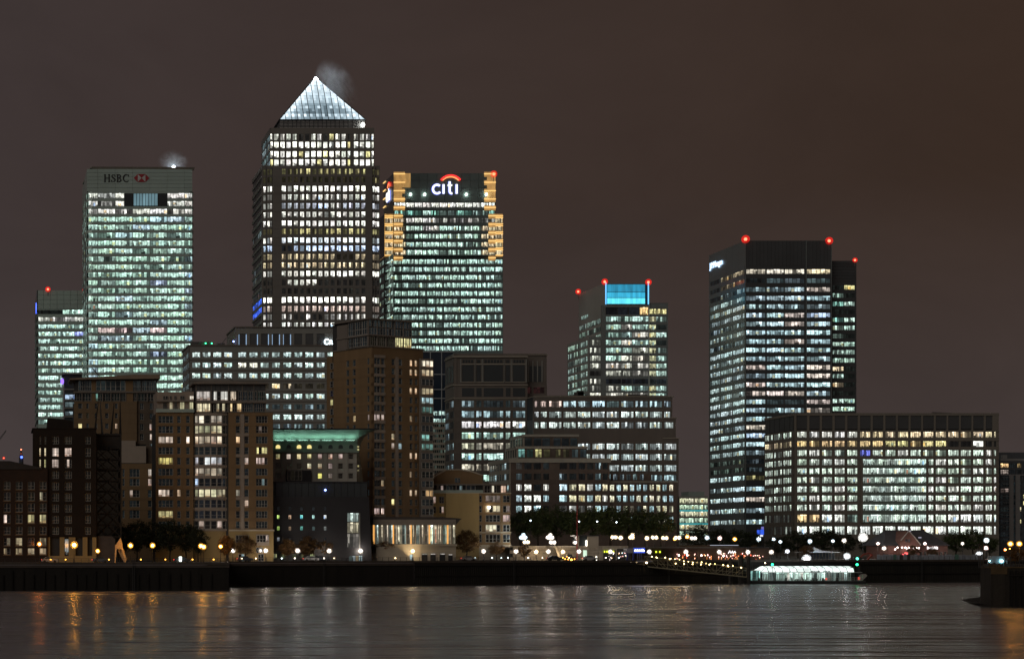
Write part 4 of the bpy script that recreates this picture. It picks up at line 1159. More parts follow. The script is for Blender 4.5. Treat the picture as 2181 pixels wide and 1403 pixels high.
# ------------------------------------------------------------------ dark stone office and its long neighbour
def stone_office():
    D = 740
    t = thing('office_block', 'dark stone office block with blank classical top storey, left of the long office', 'office block', (X(967, D), D, GZ), 'office blocks')
    fr = frame(0, D); zx = lambda z: 860+z/2.697; zy = lambda z: 720+z/2.697
    x0, x1 = X(967, D), X(1124, D); zt = Z(755, D)
    ys = [zy(z) for z in (377, 437, 497, 560, 620, 680, 742, 803, 864)]
    rows = rows_px(ys, 13.5, D); n = len(rows)
    cz = [(335, 405), (418, 447), (460, 572), (587, 613), (628, 698)]
    cols = [(X(zx(a), D), X(zx(b), D)) for a, b in cz]
    nn = [4, 2, 6, 2, 4]
    box(t, 'core', M_CORE, fr, x0+0.4, x1-0.2, 1.0, 14, GZ, zt-0.3)
    def pick(i, j):
        r_ = n-1-i
        if r_ == 0: return ('s' if j in (0, 4) else 'd', ICE, nn[j], 0.9)
        if r_ == 1: return (choose(m=2, s=2), ICE, nn[j], 1.0)
        if r_ == 2: return ('b' if j != 1 else 'm', (1.0, 0.97, 0.92), nn[j], 1.35)
        if r_ in (4, 6): return (choose(b=1, m=3) if j != 3 else 's', (1.0, 0.93, 0.72), nn[j], 1.0)
        return (choose(b=1, m=3), COOL, nn[j], 1.05)
    facade(t, fr, x0, x1, GZ+10, Z(848.5, D), cols, rows, pick, M_DKST, rec=0.5, pd=0.15)
    # blank storeys
    box(t, 'blank_storey', M_DKST, fr, x0, x1, 0.2, 1.2, Z(848, D), Z(819.5, D))
    for a, b in cols: box(t, 'blind_window', M_DARKG, fr, a, b, 0.08, 0.2, Z(844, D), Z(826, D))
    box(t, 'cornice', M_STONE, fr, x0-0.3, x1, -0.35, 0.8, Z(849, D), Z(847.4, D)); box(t, 'cornice', M_STONE, fr, x0-0.3, x1, -0.35, 0.8, Z(820.6, D), Z(818.8, D))
    box(t, 'top_storey', M_DKST, fr, x0, x1, 0.5, 1.3, Z(819, D), zt-0.5)
    cc = [(337, 402), (420, 443), (463, 570), (588, 610), (630, 695)]
    for a, b in cc:
        s0, s1 = X(zx(a), D), X(zx(b), D)
        box(t, 'blind_window', M_DARKG, fr, s0, s1, 0.3, 0.5, Z(zy(250), D), Z(zy(152), D))
        for z0, z1 in ((254, 250), (152, 146)): box(t, 'window_surround', M_STONE, fr, s0-0.4, s1+0.4, 0.05, 0.5, Z(zy(z0), D), Z(zy(z1), D))
        m_ = max(1, int((b-a)/16))
        for k in range(m_):
            w = (s1-s0)/m_
            box(t, 'attic_light', M_DARKG, fr, s0+w*k+0.15, s0+w*(k+1)-0.15, 0.3, 0.49, Z(zy(142), D), Z(zy(124), D))
        for s in (s0-0.75, s1+0.4):
            box(t, 'pilaster', M_GREYST, fr, s, s+0.35, 0.0, 0.5, Z(zy(254), D), Z(zy(120), D))
    box(t, 'cornice', M_STONE, fr, x0-0.4, x1, -0.5, 1.3, Z(zy(110), D), Z(zy(103), D)); box(t, 'parapet', M_DKST, fr, x0, x1, 0.0, 1.2, Z(zy(103), D), zt+0.4)
    sd = frame(x0, D+15, -90)
    facade(t, sd, 0, 15, GZ+10, Z(848.5, D), [(1, 6.5), (8, 14)], rows, lambda i, j: (choose(s=2, o=2), ICE, 4, 0.6), M_DKST, rec=0.12, pd=.04)
    box(t, 'flank', M_DKST, sd, 0, 15, 0.1, 1.0, Z(848.4, D), zt+0.3)
    for k in range(3): box(t, 'blind_window', M_DARKG, sd, 1+k*4.8, 4.4+k*4.8, 0.0, 0.12, Z(zy(250), D), Z(zy(152), D))
    for y in (848, 819.7, 760): box(t, 'cornice', M_STONE, sd, -0.1, 15.3, -0.35, 0.3, Z(y, D)-0.15, Z(y, D)+0.2)
    # shallow right section
    D2 = D+5; f2 = frame(0, D2); a0, a1 = X(1124, D), X(1165, D2)
    box(t, 'side_section', M_DKST, f2, a0, a1, 0.4, 9, GZ, Z(753, D2))
    facade(t, f2, a0, a1, Z(880, D2), Z(820, D2), [(a0+1.2, a0+2.8), (a0+3.6, a1-1)], rows_px([831, 860], 13, D2), lambda i, j: ('d', (1, 0.3, 0.3), 3, 0.6), M_DKST, rec=0.35)
    box(t, 'blind_window', M_DARKG, f2, a0+2.0, a1-1.4, 0.25, 0.4, Z(zy(250), D2), Z(zy(160), D2))
    for k in range(4): box(t, 'pilaster', M_GREYST, f2, a0+1.4+k*1.75, a0+1.8+k*1.75, 0.0, 0.39, Z(zy(252), D2), Z(zy(130), D2))
    box(t, 'cornice', M_STONE, f2, a0, a1+0.4, -0.4, 0.6, Z(756, D2), Z(754.6, D2))
    rp = MB()
    for k in range(9):
        p = P(1005+R.uniform(0, 80), 752, D+14); h_ = R.uniform(0.4, 1.5)
        rp.box(p.x, p.x+R.uniform(0.6, 2.4), p.y, p.y+1.5, zt+0.3, zt+0.3+h_, M_RODS)
    put('roof_plant', rp.mesh('roof_plant'), I4, t)
stone_office()

def long_office():
    D = 730
    t = thing('office_block', 'long dark office block stepping down at its right end below the cyan tower', 'office block', (X(1136, D), D, GZ), 'office blocks')
    fr = frame(0, D); zx = lambda z: 1040+z/3.341; zy = lambda z: 820+z/3.341
    ys = [zy(z) for z in (135, 210, 285, 362, 437, 512, 590, 660, 740, 815, 890)]
    rows = rows_px(ys, 12.4, D); n = len(rows)
    cz = [(330, 360), (375, 418), (435, 522), (537, 625), (640, 727), (743, 830), (845, 932), (948, 1035), (1050, 1137), (1152, 1238), (1254, 1300)]
    x0 = X(1136, D)
    steps = [(1310, 84, 235), (1335, 235, 380), (1355, 380, 1100)]
    for k, (xr, za, zb) in enumerate(steps):
        z0, z1 = Z(zy(zb), D), Z(zy(za), D)
        if k == 2: z0 = GZ
        xe = X(zx(xr), D)
        cc = [(X(zx(a), D), X(zx(b), D)) for a, b in cz]
        if k: cc[-1] = (X(zx(1254), D), X(zx(1318 if k == 1 else 1340), D))
        rr = [r_ for r_ in rows if z0 < r_[0] and r_[1] < z1]
        def pick(i, j, rr=rr):
            r_ = n-1-rows.index(rr[i])
            if r_ == 0: return (choose(m=2, s=3), ICE if j > 2 else PINK, 5, 0.95)
            if r_ in (7,) and j < 8: return ('o', ICE, 5)
            if r_ == 6 and j < 5: return ('o', ICE, 5)
            if r_ == 7: return (choose(s=2, m=1), ICE, 5, 0.8)
            if r_ == 8: return (choose(s=2, o=1), ICE, 4, 0.8)
            return (choose(b=1.5, m=4, s=0.6), (0.86, 1.0, 0.97), 6 if j > 1 else 3, 1.1)
        box(t, 'core', M_CORE, fr, x0+0.3, xe-0.3, 1.0, 30, z0, z1-0.2)
        facade(t, fr, x0, xe, z0, z1, cc, rr, pick, M_DKST, rec=0.5, pd=0.15)
        box(t, 'cornice', M_STONE, fr, x0 if k == 0 else X(zx(1240), D), xe+0.5, -0.4, 0.9 if k else 30, z1-0.02, z1+0.3)
    box(t, 'parapet', M_DKST, fr, x0+1, X(zx(1290), D), 2.0, 2.4, Z(zy(84), D)+0.3, Z(zy(70), D))
    b = MB()
    for px, w, h_ in ((1226, 3.2, 1.9), (1231, 2.2, 2.4), (1340, 4, 1.0), (1362, 3, 0.8)):
        p = P(px, 845, D+6); b.box(p.x, p.x+w, p.y, p.y+2, p.z-1, p.z+h_, M_RODS)
    p = P(1366, 841, D+5); b.bar(p, p+Vector((2.4, 0, 1.8)), 0.12, M_RODS)
    put('roof_plant', b.mesh('roof_plant'), I4, t)
long_office()

def stepped_office():
    D = 695
    t = thing('office_block', 'low stepped brick office block with pale parapets rising behind dark trees', 'office block', (X(1085, D), D, GZ), 'office blocks')
    fr = frame(0, D); zx = lambda z: 1040+z/3.341; zy = lambda z: 820+z/3.341
    M_BK = mat('brown_brick', (0.13, 0.10, 0.085), 0.8, var=0.2, scale=0.4)
    PAR = mat('pale_parapet', (0.38, 0.36, 0.31), 0.7, var=0.1)
    def tier(x0z, x1z, z0z, z1z, panes, D_, states, depth, flank, h):
        f = frame(0, D_); x0, x1 = X(zx(x0z), D_), X(zx(x1z), D_)
        zb, zt = Z(zy(z1z), D_), Z(zy(z0z), D_)
        box(t, 'tier_core', M_CORE, f, x0+0.3, x1-0.3, 0.9, depth, zb, zt-0.3)
        cols = [(X(zx(a), D_), X(zx(b), D_)) for a, b in panes]
        hr = [(zb+0.4, zt-h)]
        facade(t, f, x0, x1, zb, zt, cols, hr, lambda i, j: states[j], M_BK, rec=0.4, pd=0.1)
        box(t, 'parapet', PAR, f, x0-0.2, x1+0.2, -0.3, 0.6, zt-0.7, zt+0.1)
        box(t, 'roof', M_ROOF, f, x0, x1, 0.6, depth, zt-0.3, zt-0.1)
        s = frame(x0, D_+flank, -90)
        m_ = 5
        facade(t, s, 0, flank, zb, zt, [(flank*k/m_+0.3, flank*(k+1)/m_-0.3) for k in range(m_)], hr, lambda i, j: ('s', GREEN, 1, 0.35), PAR, rec=0.3, pd=0.05)
    o_, d_ = ('o', ICE, 1), ('d', ICE, 2, 0.6)
    tier(245, 640, 352, 440, [(262, 310), (325, 378), (385, 440), (465, 515), (525, 575), (585, 635)], D+10, [o_]*6, 17, 18, 1.2)
    tier(200, 702, 437, 520, [(215, 260), (275, 320), (335, 380), (395, 440), (480, 515), (535, 575), (597, 640), (655, 700)], D+5,
         [('s', TEAL, 2, .35), ('d', TEAL, 2), ('s', YEL, 2, .35), ('s', YEL, 1, .6), ('s', YEL, 2, .2), ('d', YEL, 2), ('d', ICE, 2), ('s', ICE, 2, .3)], 15, 16, 1.0)
    # main storeys
    x0, x1 = X(zx(150), D), X(zx(865), D); zt = Z(zy(520), D)
    ys = [zy(z) for z in (575, 650, 728, 806, 880, 955)]
    rows = rows_px(ys, 13.2, D); n = len(rows)
    cz = [(200, 240), (258, 308), (325, 375), (393, 433), (508, 562), (578, 628), (645, 690), (705, 748), (763, 803), (815, 850)]
    st = ['dood oooodo'.replace(' ', ''), 'sooodoooso'.replace(' ', ''), 'mbomMYYmmY', 'mbbmmYYmYm', 'mbbosmssmm', 'oooooooooo']
    def pick(i, j):
        c = st[n-1-i][j]
        if c == 'Y': return ('b', (1.0, 0.92, 0.60), 3, 0.85)
        if c == 'M': return ('b', ICE, 3, 1.2)
        return (c, WHITE if R.random() < .5 else ICE, 3, 1.15 if c in 'bm' else 0.7)
    box(t, 'core', M_CORE, fr, x0+0.3, x1-0.3, 1.0, 25, GZ, zt-0.2)
    facade(t, fr, x0, x1, GZ, Z(zy(551), D), [(X(zx(a), D), X(zx(b), D)) for a, b in cz], rows, pick, M_BK, rec=0.5, pd=0.12)
    box(t, 'parapet', PAR, fr, x0-0.2, x1+0.3, -0.4, 25, Z(zy(550.5), D), zt)
    sd = frame(x0, D+29, -90)
    facade(t, sd, 0, 29, GZ, Z(zy(551), D), [(1.5+3.4*k, 4+3.4*k) for k in range(8)], rows, lambda i, j: (choose(o=3, s=1), ICE, 1, 0.5), PAR, rec=0.12, pd=.04)
    box(t, 'parapet', PAR, sd, -0.2, 29, -0.3, 0.5, Z(zy(550), D), zt-0.05)
    # right wing: lower, narrow window bays
    D2 = D+3; f2 = frame(0, D2); w0, w1 = X(zx(865), D2), X(zx(1342), D2); zw = Z(zy(690), D2)
    cw = [(867, 898), (915, 945), (962, 993), (1010, 1040), (1057, 1087), (1105, 1133), (1150, 1180), (1197, 1226), (1243, 1272), (1290, 1318)]
    rw = rows[:4]
    box(t, 'wing_core', M_CORE, f2, w0, w1-0.3, 1.0, 20, GZ, zw-0.2)
    facade(t, f2, w0, w1, GZ, zw, [(X(zx(a), D2), X(zx(b), D2)) for a, b in cw], rw, lambda i, j: (choose(b=2, m=2) if i in (2, 3) else choose(m=1, s=2), (1.0, 0.96, 0.70) if R.random() < .55 else ICE, 3, 1.0), M_BK, rec=0.5, pd=0.12)
    box(t, 'parapet', PAR, f2, w0, w1+0.3, -0.3, 20, zw, zw+0.35)
    facade(t, frame(0, D2+4), w0, X(zx(1190), D2), zw+0.35, Z(zy(625), D2), [(X(zx(a), D2), X(zx(b), D2)) for a, b in cw[:6]], [(zw+1.0, zw+3.0)], lambda i, j: ('s', ICE, 3, 0.6), M_BK, rec=0.4)
    box(t, 'roof', M_ROOF, frame(0, D2+4), w0, X(zx(1190), D2), 0.6, 15, Z(zy(628), D2), Z(zy(625), D2)-0.02)
stepped_office()

# ------------------------------------------------------------------ slim glass buildings in the gaps
def slim_blocks():
    D = 800
    t = thing('office_block', 'dark blue glass block with pale cross mullions between brown tower and stone office', 'office block', (X(900, D), D, GZ), 'office blocks')
    fr = frame(0, D); x0, x1 = X(890, D), X(965, D); zt = Z(748, D)
    M_DB = mat('navy_glass', (0.03, 0.045, 0.07), 0.12, var=0.2, scale=0.1, spec=0.7)
    box(t, 'core', M_DB, fr, x0, x1, 0.6, 20, GZ, zt)
    rows = rows_px([880, 896, 912, 928], 9, D)
    ML = mat('pale_mullion', (0.45, 0.48, 0.5), 0.4)
    for px in (917, 941): box(t, 'mullion', ML, fr, X(px, D)-0.12, X(px, D)+0.12, 0.1, 0.55, Z(1000, D), zt)
    for y in (749, 797, 829, 848): box(t, 'transom', ML, fr, x0, x1, 0.15, 0.58, Z(y, D)-0.14, Z(y, D)+0.14)
    for a, b in rows:
        for s0, s1 in ((895, 916), (918, 940), (942, 963)): win(t, fr, X(s0, D), X(s1, D), a, b, 0.35, choose(b=2, m=2), COOL, 5, gain=1.1)
    D = 770
    t = thing('office_block', 'narrow pale grey slab block between the brown tower and stone office', 'office block', (X(921, D), D, GZ), 'office blocks')
    fr = frame(0, D); x0, x1 = X(921, D), X(955, D); zt = Z(899, D)
    box(t, 'core', M_STONE, fr, x0, x1, 0.7, 16, GZ, zt)
    rr = rows_px([906+11*k for k in range(13)], 6, D)
    facade(t, fr, x0, x1, GZ, zt, [(X(922+k*4.2, D), X(925.4+k*4.2, D)) for k in range(7)], rr, lambda i, j: (choose(m=1, s=1, o=3), GREEN, 1, 0.3), M_STONE, rec=0.3)
    # small yellow-lit glass block
    D = 850
    t = thing('glass_pavilion', 'small yellow lit glass building left of the dark tower foot', 'office block', (X(1447, D), D, GZ), 'office blocks')
    fr = frame(0, D); x0, x1 = X(1447, D), X(1508, D); zt = Z(1056, D)
    box(t, 'core', M_CORE, fr, x0, x1, 0.9, 25, GZ, zt-0.2)
    YG = mat('pale_transom', (0.4, 0.42, 0.38), 0.5)
    rows = [(Z(y+5, D), Z(y-5, D)) for y in (1066, 1080, 1094, 1108, 1122, 1136)]
    facade(t, fr, x0, x1, GZ, zt, [(X(1448+k*10, D), X(1457.4+k*10, D)) for k in range(6)], rows, lambda i, j: ('b', (1.0, 0.98, 0.68) if i % 2 else (0.75, 1.0, 0.75), 3, 0.85), YG, FR_DARK, rec=0.4)
    TS = emit('teal_strip', (0.05, 0.55, 0.6), 0.7)
    for y in (1087, 1115): box(t, 'teal_strip', TS, fr, x0+0.1, x1-0.1, -0.1, -0.02, Z(y, D)-0.25, Z(y, D)+0.25)
    box(t, 'roof_plant', M_GREYG, fr, x0+5, x1-0.5, 3, 12, zt-0.2, Z(1046, D))
    # pale residential block, far right
    D = 900
    t = thing('apartment_block', 'grey apartment block with pale vertical strips at the right edge', 'apartment block', (X(2131, D), D, GZ), 'apartment blocks')
    fr = frame(0, D); x0, x1 = X(2131, D), X(2260, D); zt = Z(980, D)
    WS = mat('pale_render', (0.30, 0.30, 0.30), 0.7, var=0.1); DG = mat('slate_render', (0.10, 0.11, 0.125), 0.7, var=0.1)
    box(t, 'core', DG, fr, x0, x1, 0.6, 30, GZ, zt)
    rows = rows_px([991+13.3*k for k in range(13)], 8.6, D)
    ce = [(2132, 2149), (2152, 2163), (2167.5, 2176), (2180, 2192), (2196, 2212), (2216, 2232), (2236, 2255)]
    lit = {(12, 0): ('b', AMBER, 3, 1.0), (12, 2): ('s', AMBER, 3, .8), (11, 0): ('m', PINK, 4, .8), (8, 0): ('s', PINK, 2, .4), (5, 2): ('b', WARM, 1, .9), (7, 3): ('b', YEL, 2, .9), (6, 3): ('b', YEL, 2, .9), (3, 2): ('s', YEL, 1, .9), (10, 4): ('b', WARM, 2, 0.9)}
    facade(t, fr, x0, x1, GZ, zt, cols_px(ce, D), rows, lambda i, j: lit.get((i, j), ('o', ICE, 3)), DG, rec=0.5, kind='office', pd=0.2)
    for a, b in ((2149, 2158), (2162.5, 2172)): box(t, 'pale_strip', WS, fr, X(a, D), X(b, D), -0.35, -0.05, GZ, Z(1012, D))
    box(t, 'ledge', WS, fr, x0, x1, -0.4, 0.3, Z(1012, D), Z(1010, D)); box(t, 'parapet', WS, fr, x0, x1, -0.3, 0.5, zt-0.3, zt+0.8)
    box(t, 'penthouse', DG, fr, x0+1, x1, 4, 26, zt, Z(962, D)); box(t, 'plant_box', WS, fr, X(2140, D), X(2150, D), 2, 8, zt+0.8, Z(968, D))
    for k in range(12): box(t, 'balcony', WS, fr, X(2133, D), X(2148, D), -1.2, -0.02, Z(1004+13.3*k, D), Z(1003+13.3*k, D))
slim_blocks()

# ------------------------------------------------------------------ riverside flats, hotel, pavilion, warehouse
M_BRN = mat('brown_render', (0.24, 0.155, 0.08), 0.8, var=0.16, scale=0.25, streak=True)
M_YEL = mat('ochre_render', (0.40, 0.285, 0.125), 0.8, var=0.14, scale=0.2, streak=True)
M_PINKW = mat('pale_panel', (0.36, 0.30, 0.25), 0.7, var=0.1)
M_BRICK = mat('old_brick', (0.036, 0.02, 0.013), 0.85, var=0.25, scale=0.6)
M_CREAM = mat('cream_stone', (0.50, 0.44, 0.35), 0.7, var=0.12, scale=0.3, streak=True)
M_PENT = mat('penthouse_frame', (0.22, 0.19, 0.165), 0.6, var=0.1)
D_, = ('d',)
RES = 'res'

def brown_tower():
    D = 592
    cx = X(794, D)
    t = thing('apartment_tower', 'tall brown apartment tower with glazed penthouse, seen at its corner', 'apartment block', (cx, D, GZ), 'apartment blocks')
    A = 30.0
    fr = frame(cx, D, A)                                   # right face: starts at the near corner
    ca, sa = math.cos(math.radians(A)), math.sin(math.radians(A))
    def s_at(px):                                          # distance along the right face where photo column px lies
        return (px*D/F-cx)/(ca-px/F*sa)
    L2 = 27.0
    fl = frame(cx-L2*math.cos(math.radians(60)), D+L2*math.sin(math.radians(60)), -60)      # left face, runs towards the corner
    def sl_at(px):
        a = px/F; c60, s60 = math.cos(math.radians(60)), math.sin(math.radians(60))
        # point = corner + r*(-c60, s60)
        r_ = (cx-a*D)/(c60+a*s60)
        return L2-r_
    def zz(y, D2=D): return Z(y, D2)
    zt = zz(738); ys = [768+20.0*k for k in range(18)]
    rows = rows_px(ys, 13.5, D); n = len(rows)
    W = s_at(901)
    b = MB(); b.prism([(0.9, 0.7), (W, 0.7), (W, 20), (0.9, 20)], GZ, zt, M_CORE); put('core', b.mesh('core'), fr, t)
    z5 = lambda z: 670+z/5.01
    def cols(lst, f): return [(f(z5(a)), f(z5(b))) for a, b in lst]
    cr = cols([(638, 704), (714, 750), (824, 860), (898, 938), (1018, 1048), (1072, 1100)], s_at)
    nnn = [2, 1, 1, 1, 1, 2]
    lit = {}
    def pick(i, j):
        r_ = n-1-i
        if j >= 4 and r_ in (0, 1, 3): return ('b', (1.0, .72, .45), 1, 1.2)
        if j >= 4 and r_ in (10, 14): return ('m', (1.0, .75, .5), 1, .8)
        if j == 4 and r_ in (6, 12): return ('b', (1.0, .75, .5), 1, .5)
        if r_ == 6 and j < 2: return ('m', PINK, nnn[j], 0.75)
        if (r_, j) in ((8, 2), (9, 2)): return ('b', WARM if r_ == 8 else PINK, 1, 1.0)
        if (r_, j) == (9, 3): return ('b', ICE, 1, 0.8)
        if (r_, j) == (1, 3): return ('s', (1, .8, .5), 1, 0.3)
        if r_ == 13 and j == 1: return ('b', WARM, 1, .6)
        if (r_, j) == (15, 2): return ('b', YEL, 1, .9)
        if r_ == 16 and j < 2: return ('b', PINK, 2, 1.0)
        return ('d', ICE, nnn[j])
    facade(t, fr, 0, W, GZ, zt, cr, rows, pick, M_BRN, rec=0.35, pd=0.05, kind=RES)
    # pale strip panels behind the paired windows, and the bay column
    for (a, b_) in ((862, 896),): box(t, 'pale_panel', M_PINKW, fr, s_at(z5(a)), s_at(z5(b_)), -0.06, 0.2, zz(1110), zz(757))
    for r_ in rows:
        box(t, 'bay_spandrel', M_PINKW, fr, cr[0][0]-0.1, cr[1][1]+0.1, -0.18, 0.1, r_[1]+0.02, r_[1]+0.92)
    # projecting glazed end bay
    We = s_at(919.5)
    fe = frame(cx+W*ca-0.9*sa*-1*0, D+W*sa, A) if False else fr
    b = MB(); b.prism([(W-1.6, -0.7), (We, -0.7), (We, 14), (W-1.6, 14)], GZ, zz(757), M_PENT); put('end_bay', b.mesh('end_bay'), fr, t)
    for i, r_ in enumerate(rows):
        k = n-1-i
        st = {0: ('b', (1, .9, .7), 1.0), 1: ('m', WARM, .7), 3: ('m', WARM, .8), 14: ('m', AMBER, .7), 4: ('s', ICE, .7), 5: ('m', TEAL, .35), 8: ('s', TEAL, .6), 9: ('s', TEAL, .25), 11: ('s', TEAL, .4), 12: ('s', TEAL, .2)}.get(k, ('d', ICE, 1))
        win(t, fr, W-1.45, We-0.1, r_[0], r_[1], -0.82, st[0], st[1], 3, RES, gain=st[2])
    # left face
    s0 = max(0, sl_at(710))
    rl = rows
    cl = cols([(338, 366), (404, 436), (562, 582)], sl_at)
    facade(t, fl, s0, L2, GZ, zt, cl, rl, lambda i, j: ('b', (1, .75, .4), 1, .8) if (n-1-i, j) == (6, 1) else ('m', PINK, 1, .5) if (n-1-i, j) == (6, 2) else ('d', ICE, 1), M_BRN, rec=0.3, pd=0.04, kind=RES)
    bx = MB(); bx.prism([(s0, 0.6), (L2-.9, 0.6), (L2-.9, 10), (s0, 10)], GZ, zt, M_CORE); put('core', bx.mesh('core'), fl, t)
    # lower left wing
    sw0, sw1 = sl_at(691), s0
    sw = MB(); sw.prism([(sw0, 0.9), (sw1+0.5, 0.9), (sw1+0.5, 8), (sw0, 8)], GZ, zz(754, D+12), M_BRN); put('side_wing', sw.mesh('side_wing'), fl, t)
    for i, r_ in enumerate(rows):
        win(t, fl, sw0+(sw1-sw0)*0.45, sw0+(sw1-sw0)*0.8, r_[0], r_[1], 0.75, choose(s=1, d=2), YEL, 1, RES, gain=0.35)
    # upper storey, then glazed penthouse with roof slab
    z0, z1, z2, z3 = zt, zz(733), zz(712), zz(679)
    box(t, 'cornice', M_PENT, fr, -0.3, W+0.3, -0.3, 12, zt-0.05, zt+0.35); box(t, 'cornice', M_PENT, fl, s0, L2+0.25, -0.3, 2, zt-0.06, zt+0.3)
    pw0, pw1 = -0.9, s_at(887)
    frp = frame(cx-1.0, D+1.2, A); flp = frame(cx-1.0-L2*0.5, D+1.2+L2*math.sin(math.radians(60)), -60)
    bx = MB(); bx.prism([(0.9, 0.5), (pw1-0.2, 0.5), (pw1-0.2, 18), (0.9, 18)], z0, z3, M_CORE); put('penthouse_core', bx.mesh('penthouse_core'), frp, t)
    sp0 = sl_at(726)
    bx = MB(); bx.prism([(sp0, 0.5), (L2-0.9, 0.5), (L2-0.9, 6), (sp0, 6)], z0, z3, M_CORE); put('penthouse_core', bx.mesh('penthouse_core'), flp, t)
    for k in range(5):
        a, b_ = pw1*k/5, pw1*(k+1)/5
        win(t, frp, a+0.15, b_-0.1, z0+0.5, z2-0.2, 0.4, 'b' if k >= 3 else 'd', (1.0, 0.95, 0.5), 4, RES, gain=1.1 if k >= 3 else 1)
        for q in range(2): win(t, frp, a+0.05, b_-0.05, z2+0.25+q*(z3-z2)/2, z2+(q+1)*(z3-z2)/2, 0.3, 'd', ICE, 3, RES, gain=2)
        box(t, 'penthouse_post', M_PENT, frp, a-0.12, a+0.12, -0.05, 0.5, z0, z3)
    for k in range(3):
        a, b_ = sp0+(L2-sp0)*(0.35+0.65*k/3), sp0+(L2-sp0)*(0.35+0.65*(k+1)/3)
        win(t, flp, a, b_-0.1, z0+0.5, z2-0.2, 0.4, 'd', ICE, 3, RES); win(t, flp, a, b_-0.1, z2+0.25, z3-0.2, 0.3, 'd', ICE, 3, RES)
    box(t, 'penthouse_wall', M_PENT, flp, sp0, sp0+(L2-sp0)*0.34, 0.0, 0.6, z0, z3-0.6)
    for f_, a, b_ in ((frp, -0.2, pw1+0.6), (flp, sp0, L2+0.3)):
        box(t, 'balcony_slab', M_PENT, f_, a, b_, -0.35, 0.6, z2-0.2, z2+0.2)
    rf = MB(); rf.prism([(-0.4, -0.7), (pw1+0.8, -0.7), (pw1+0.8, 17), (-0.4, 17)], z3, z3+0.45, M_PENT); put('roof', rf.mesh('roof'), frp, t)
    rf = MB(); rf.prism([(sp0-0.2, -0.7), (L2+0.5, -0.7), (L2+0.5, 6), (sp0-0.2, 6)], z3-0.02, z3+0.38, M_PENT); put('roof', rf.mesh('roof'), flp, t)
    dv = MB(); p = P(806, 674, D+9); dv.bar(p-Vector((0, 0, 2)), p, 0.25, M_RODS); dv.bar(p, p+Vector((6.2, 0, 2.2)), 0.16, M_RODS); dv.bar(p+Vector((6.2, 0, 2.2)), p+Vector((6.8, 0, 1.5)), 0.12, M_RODS)
    put('roof_davit', dv.mesh('roof_davit'), I4, t)
brown_tower()

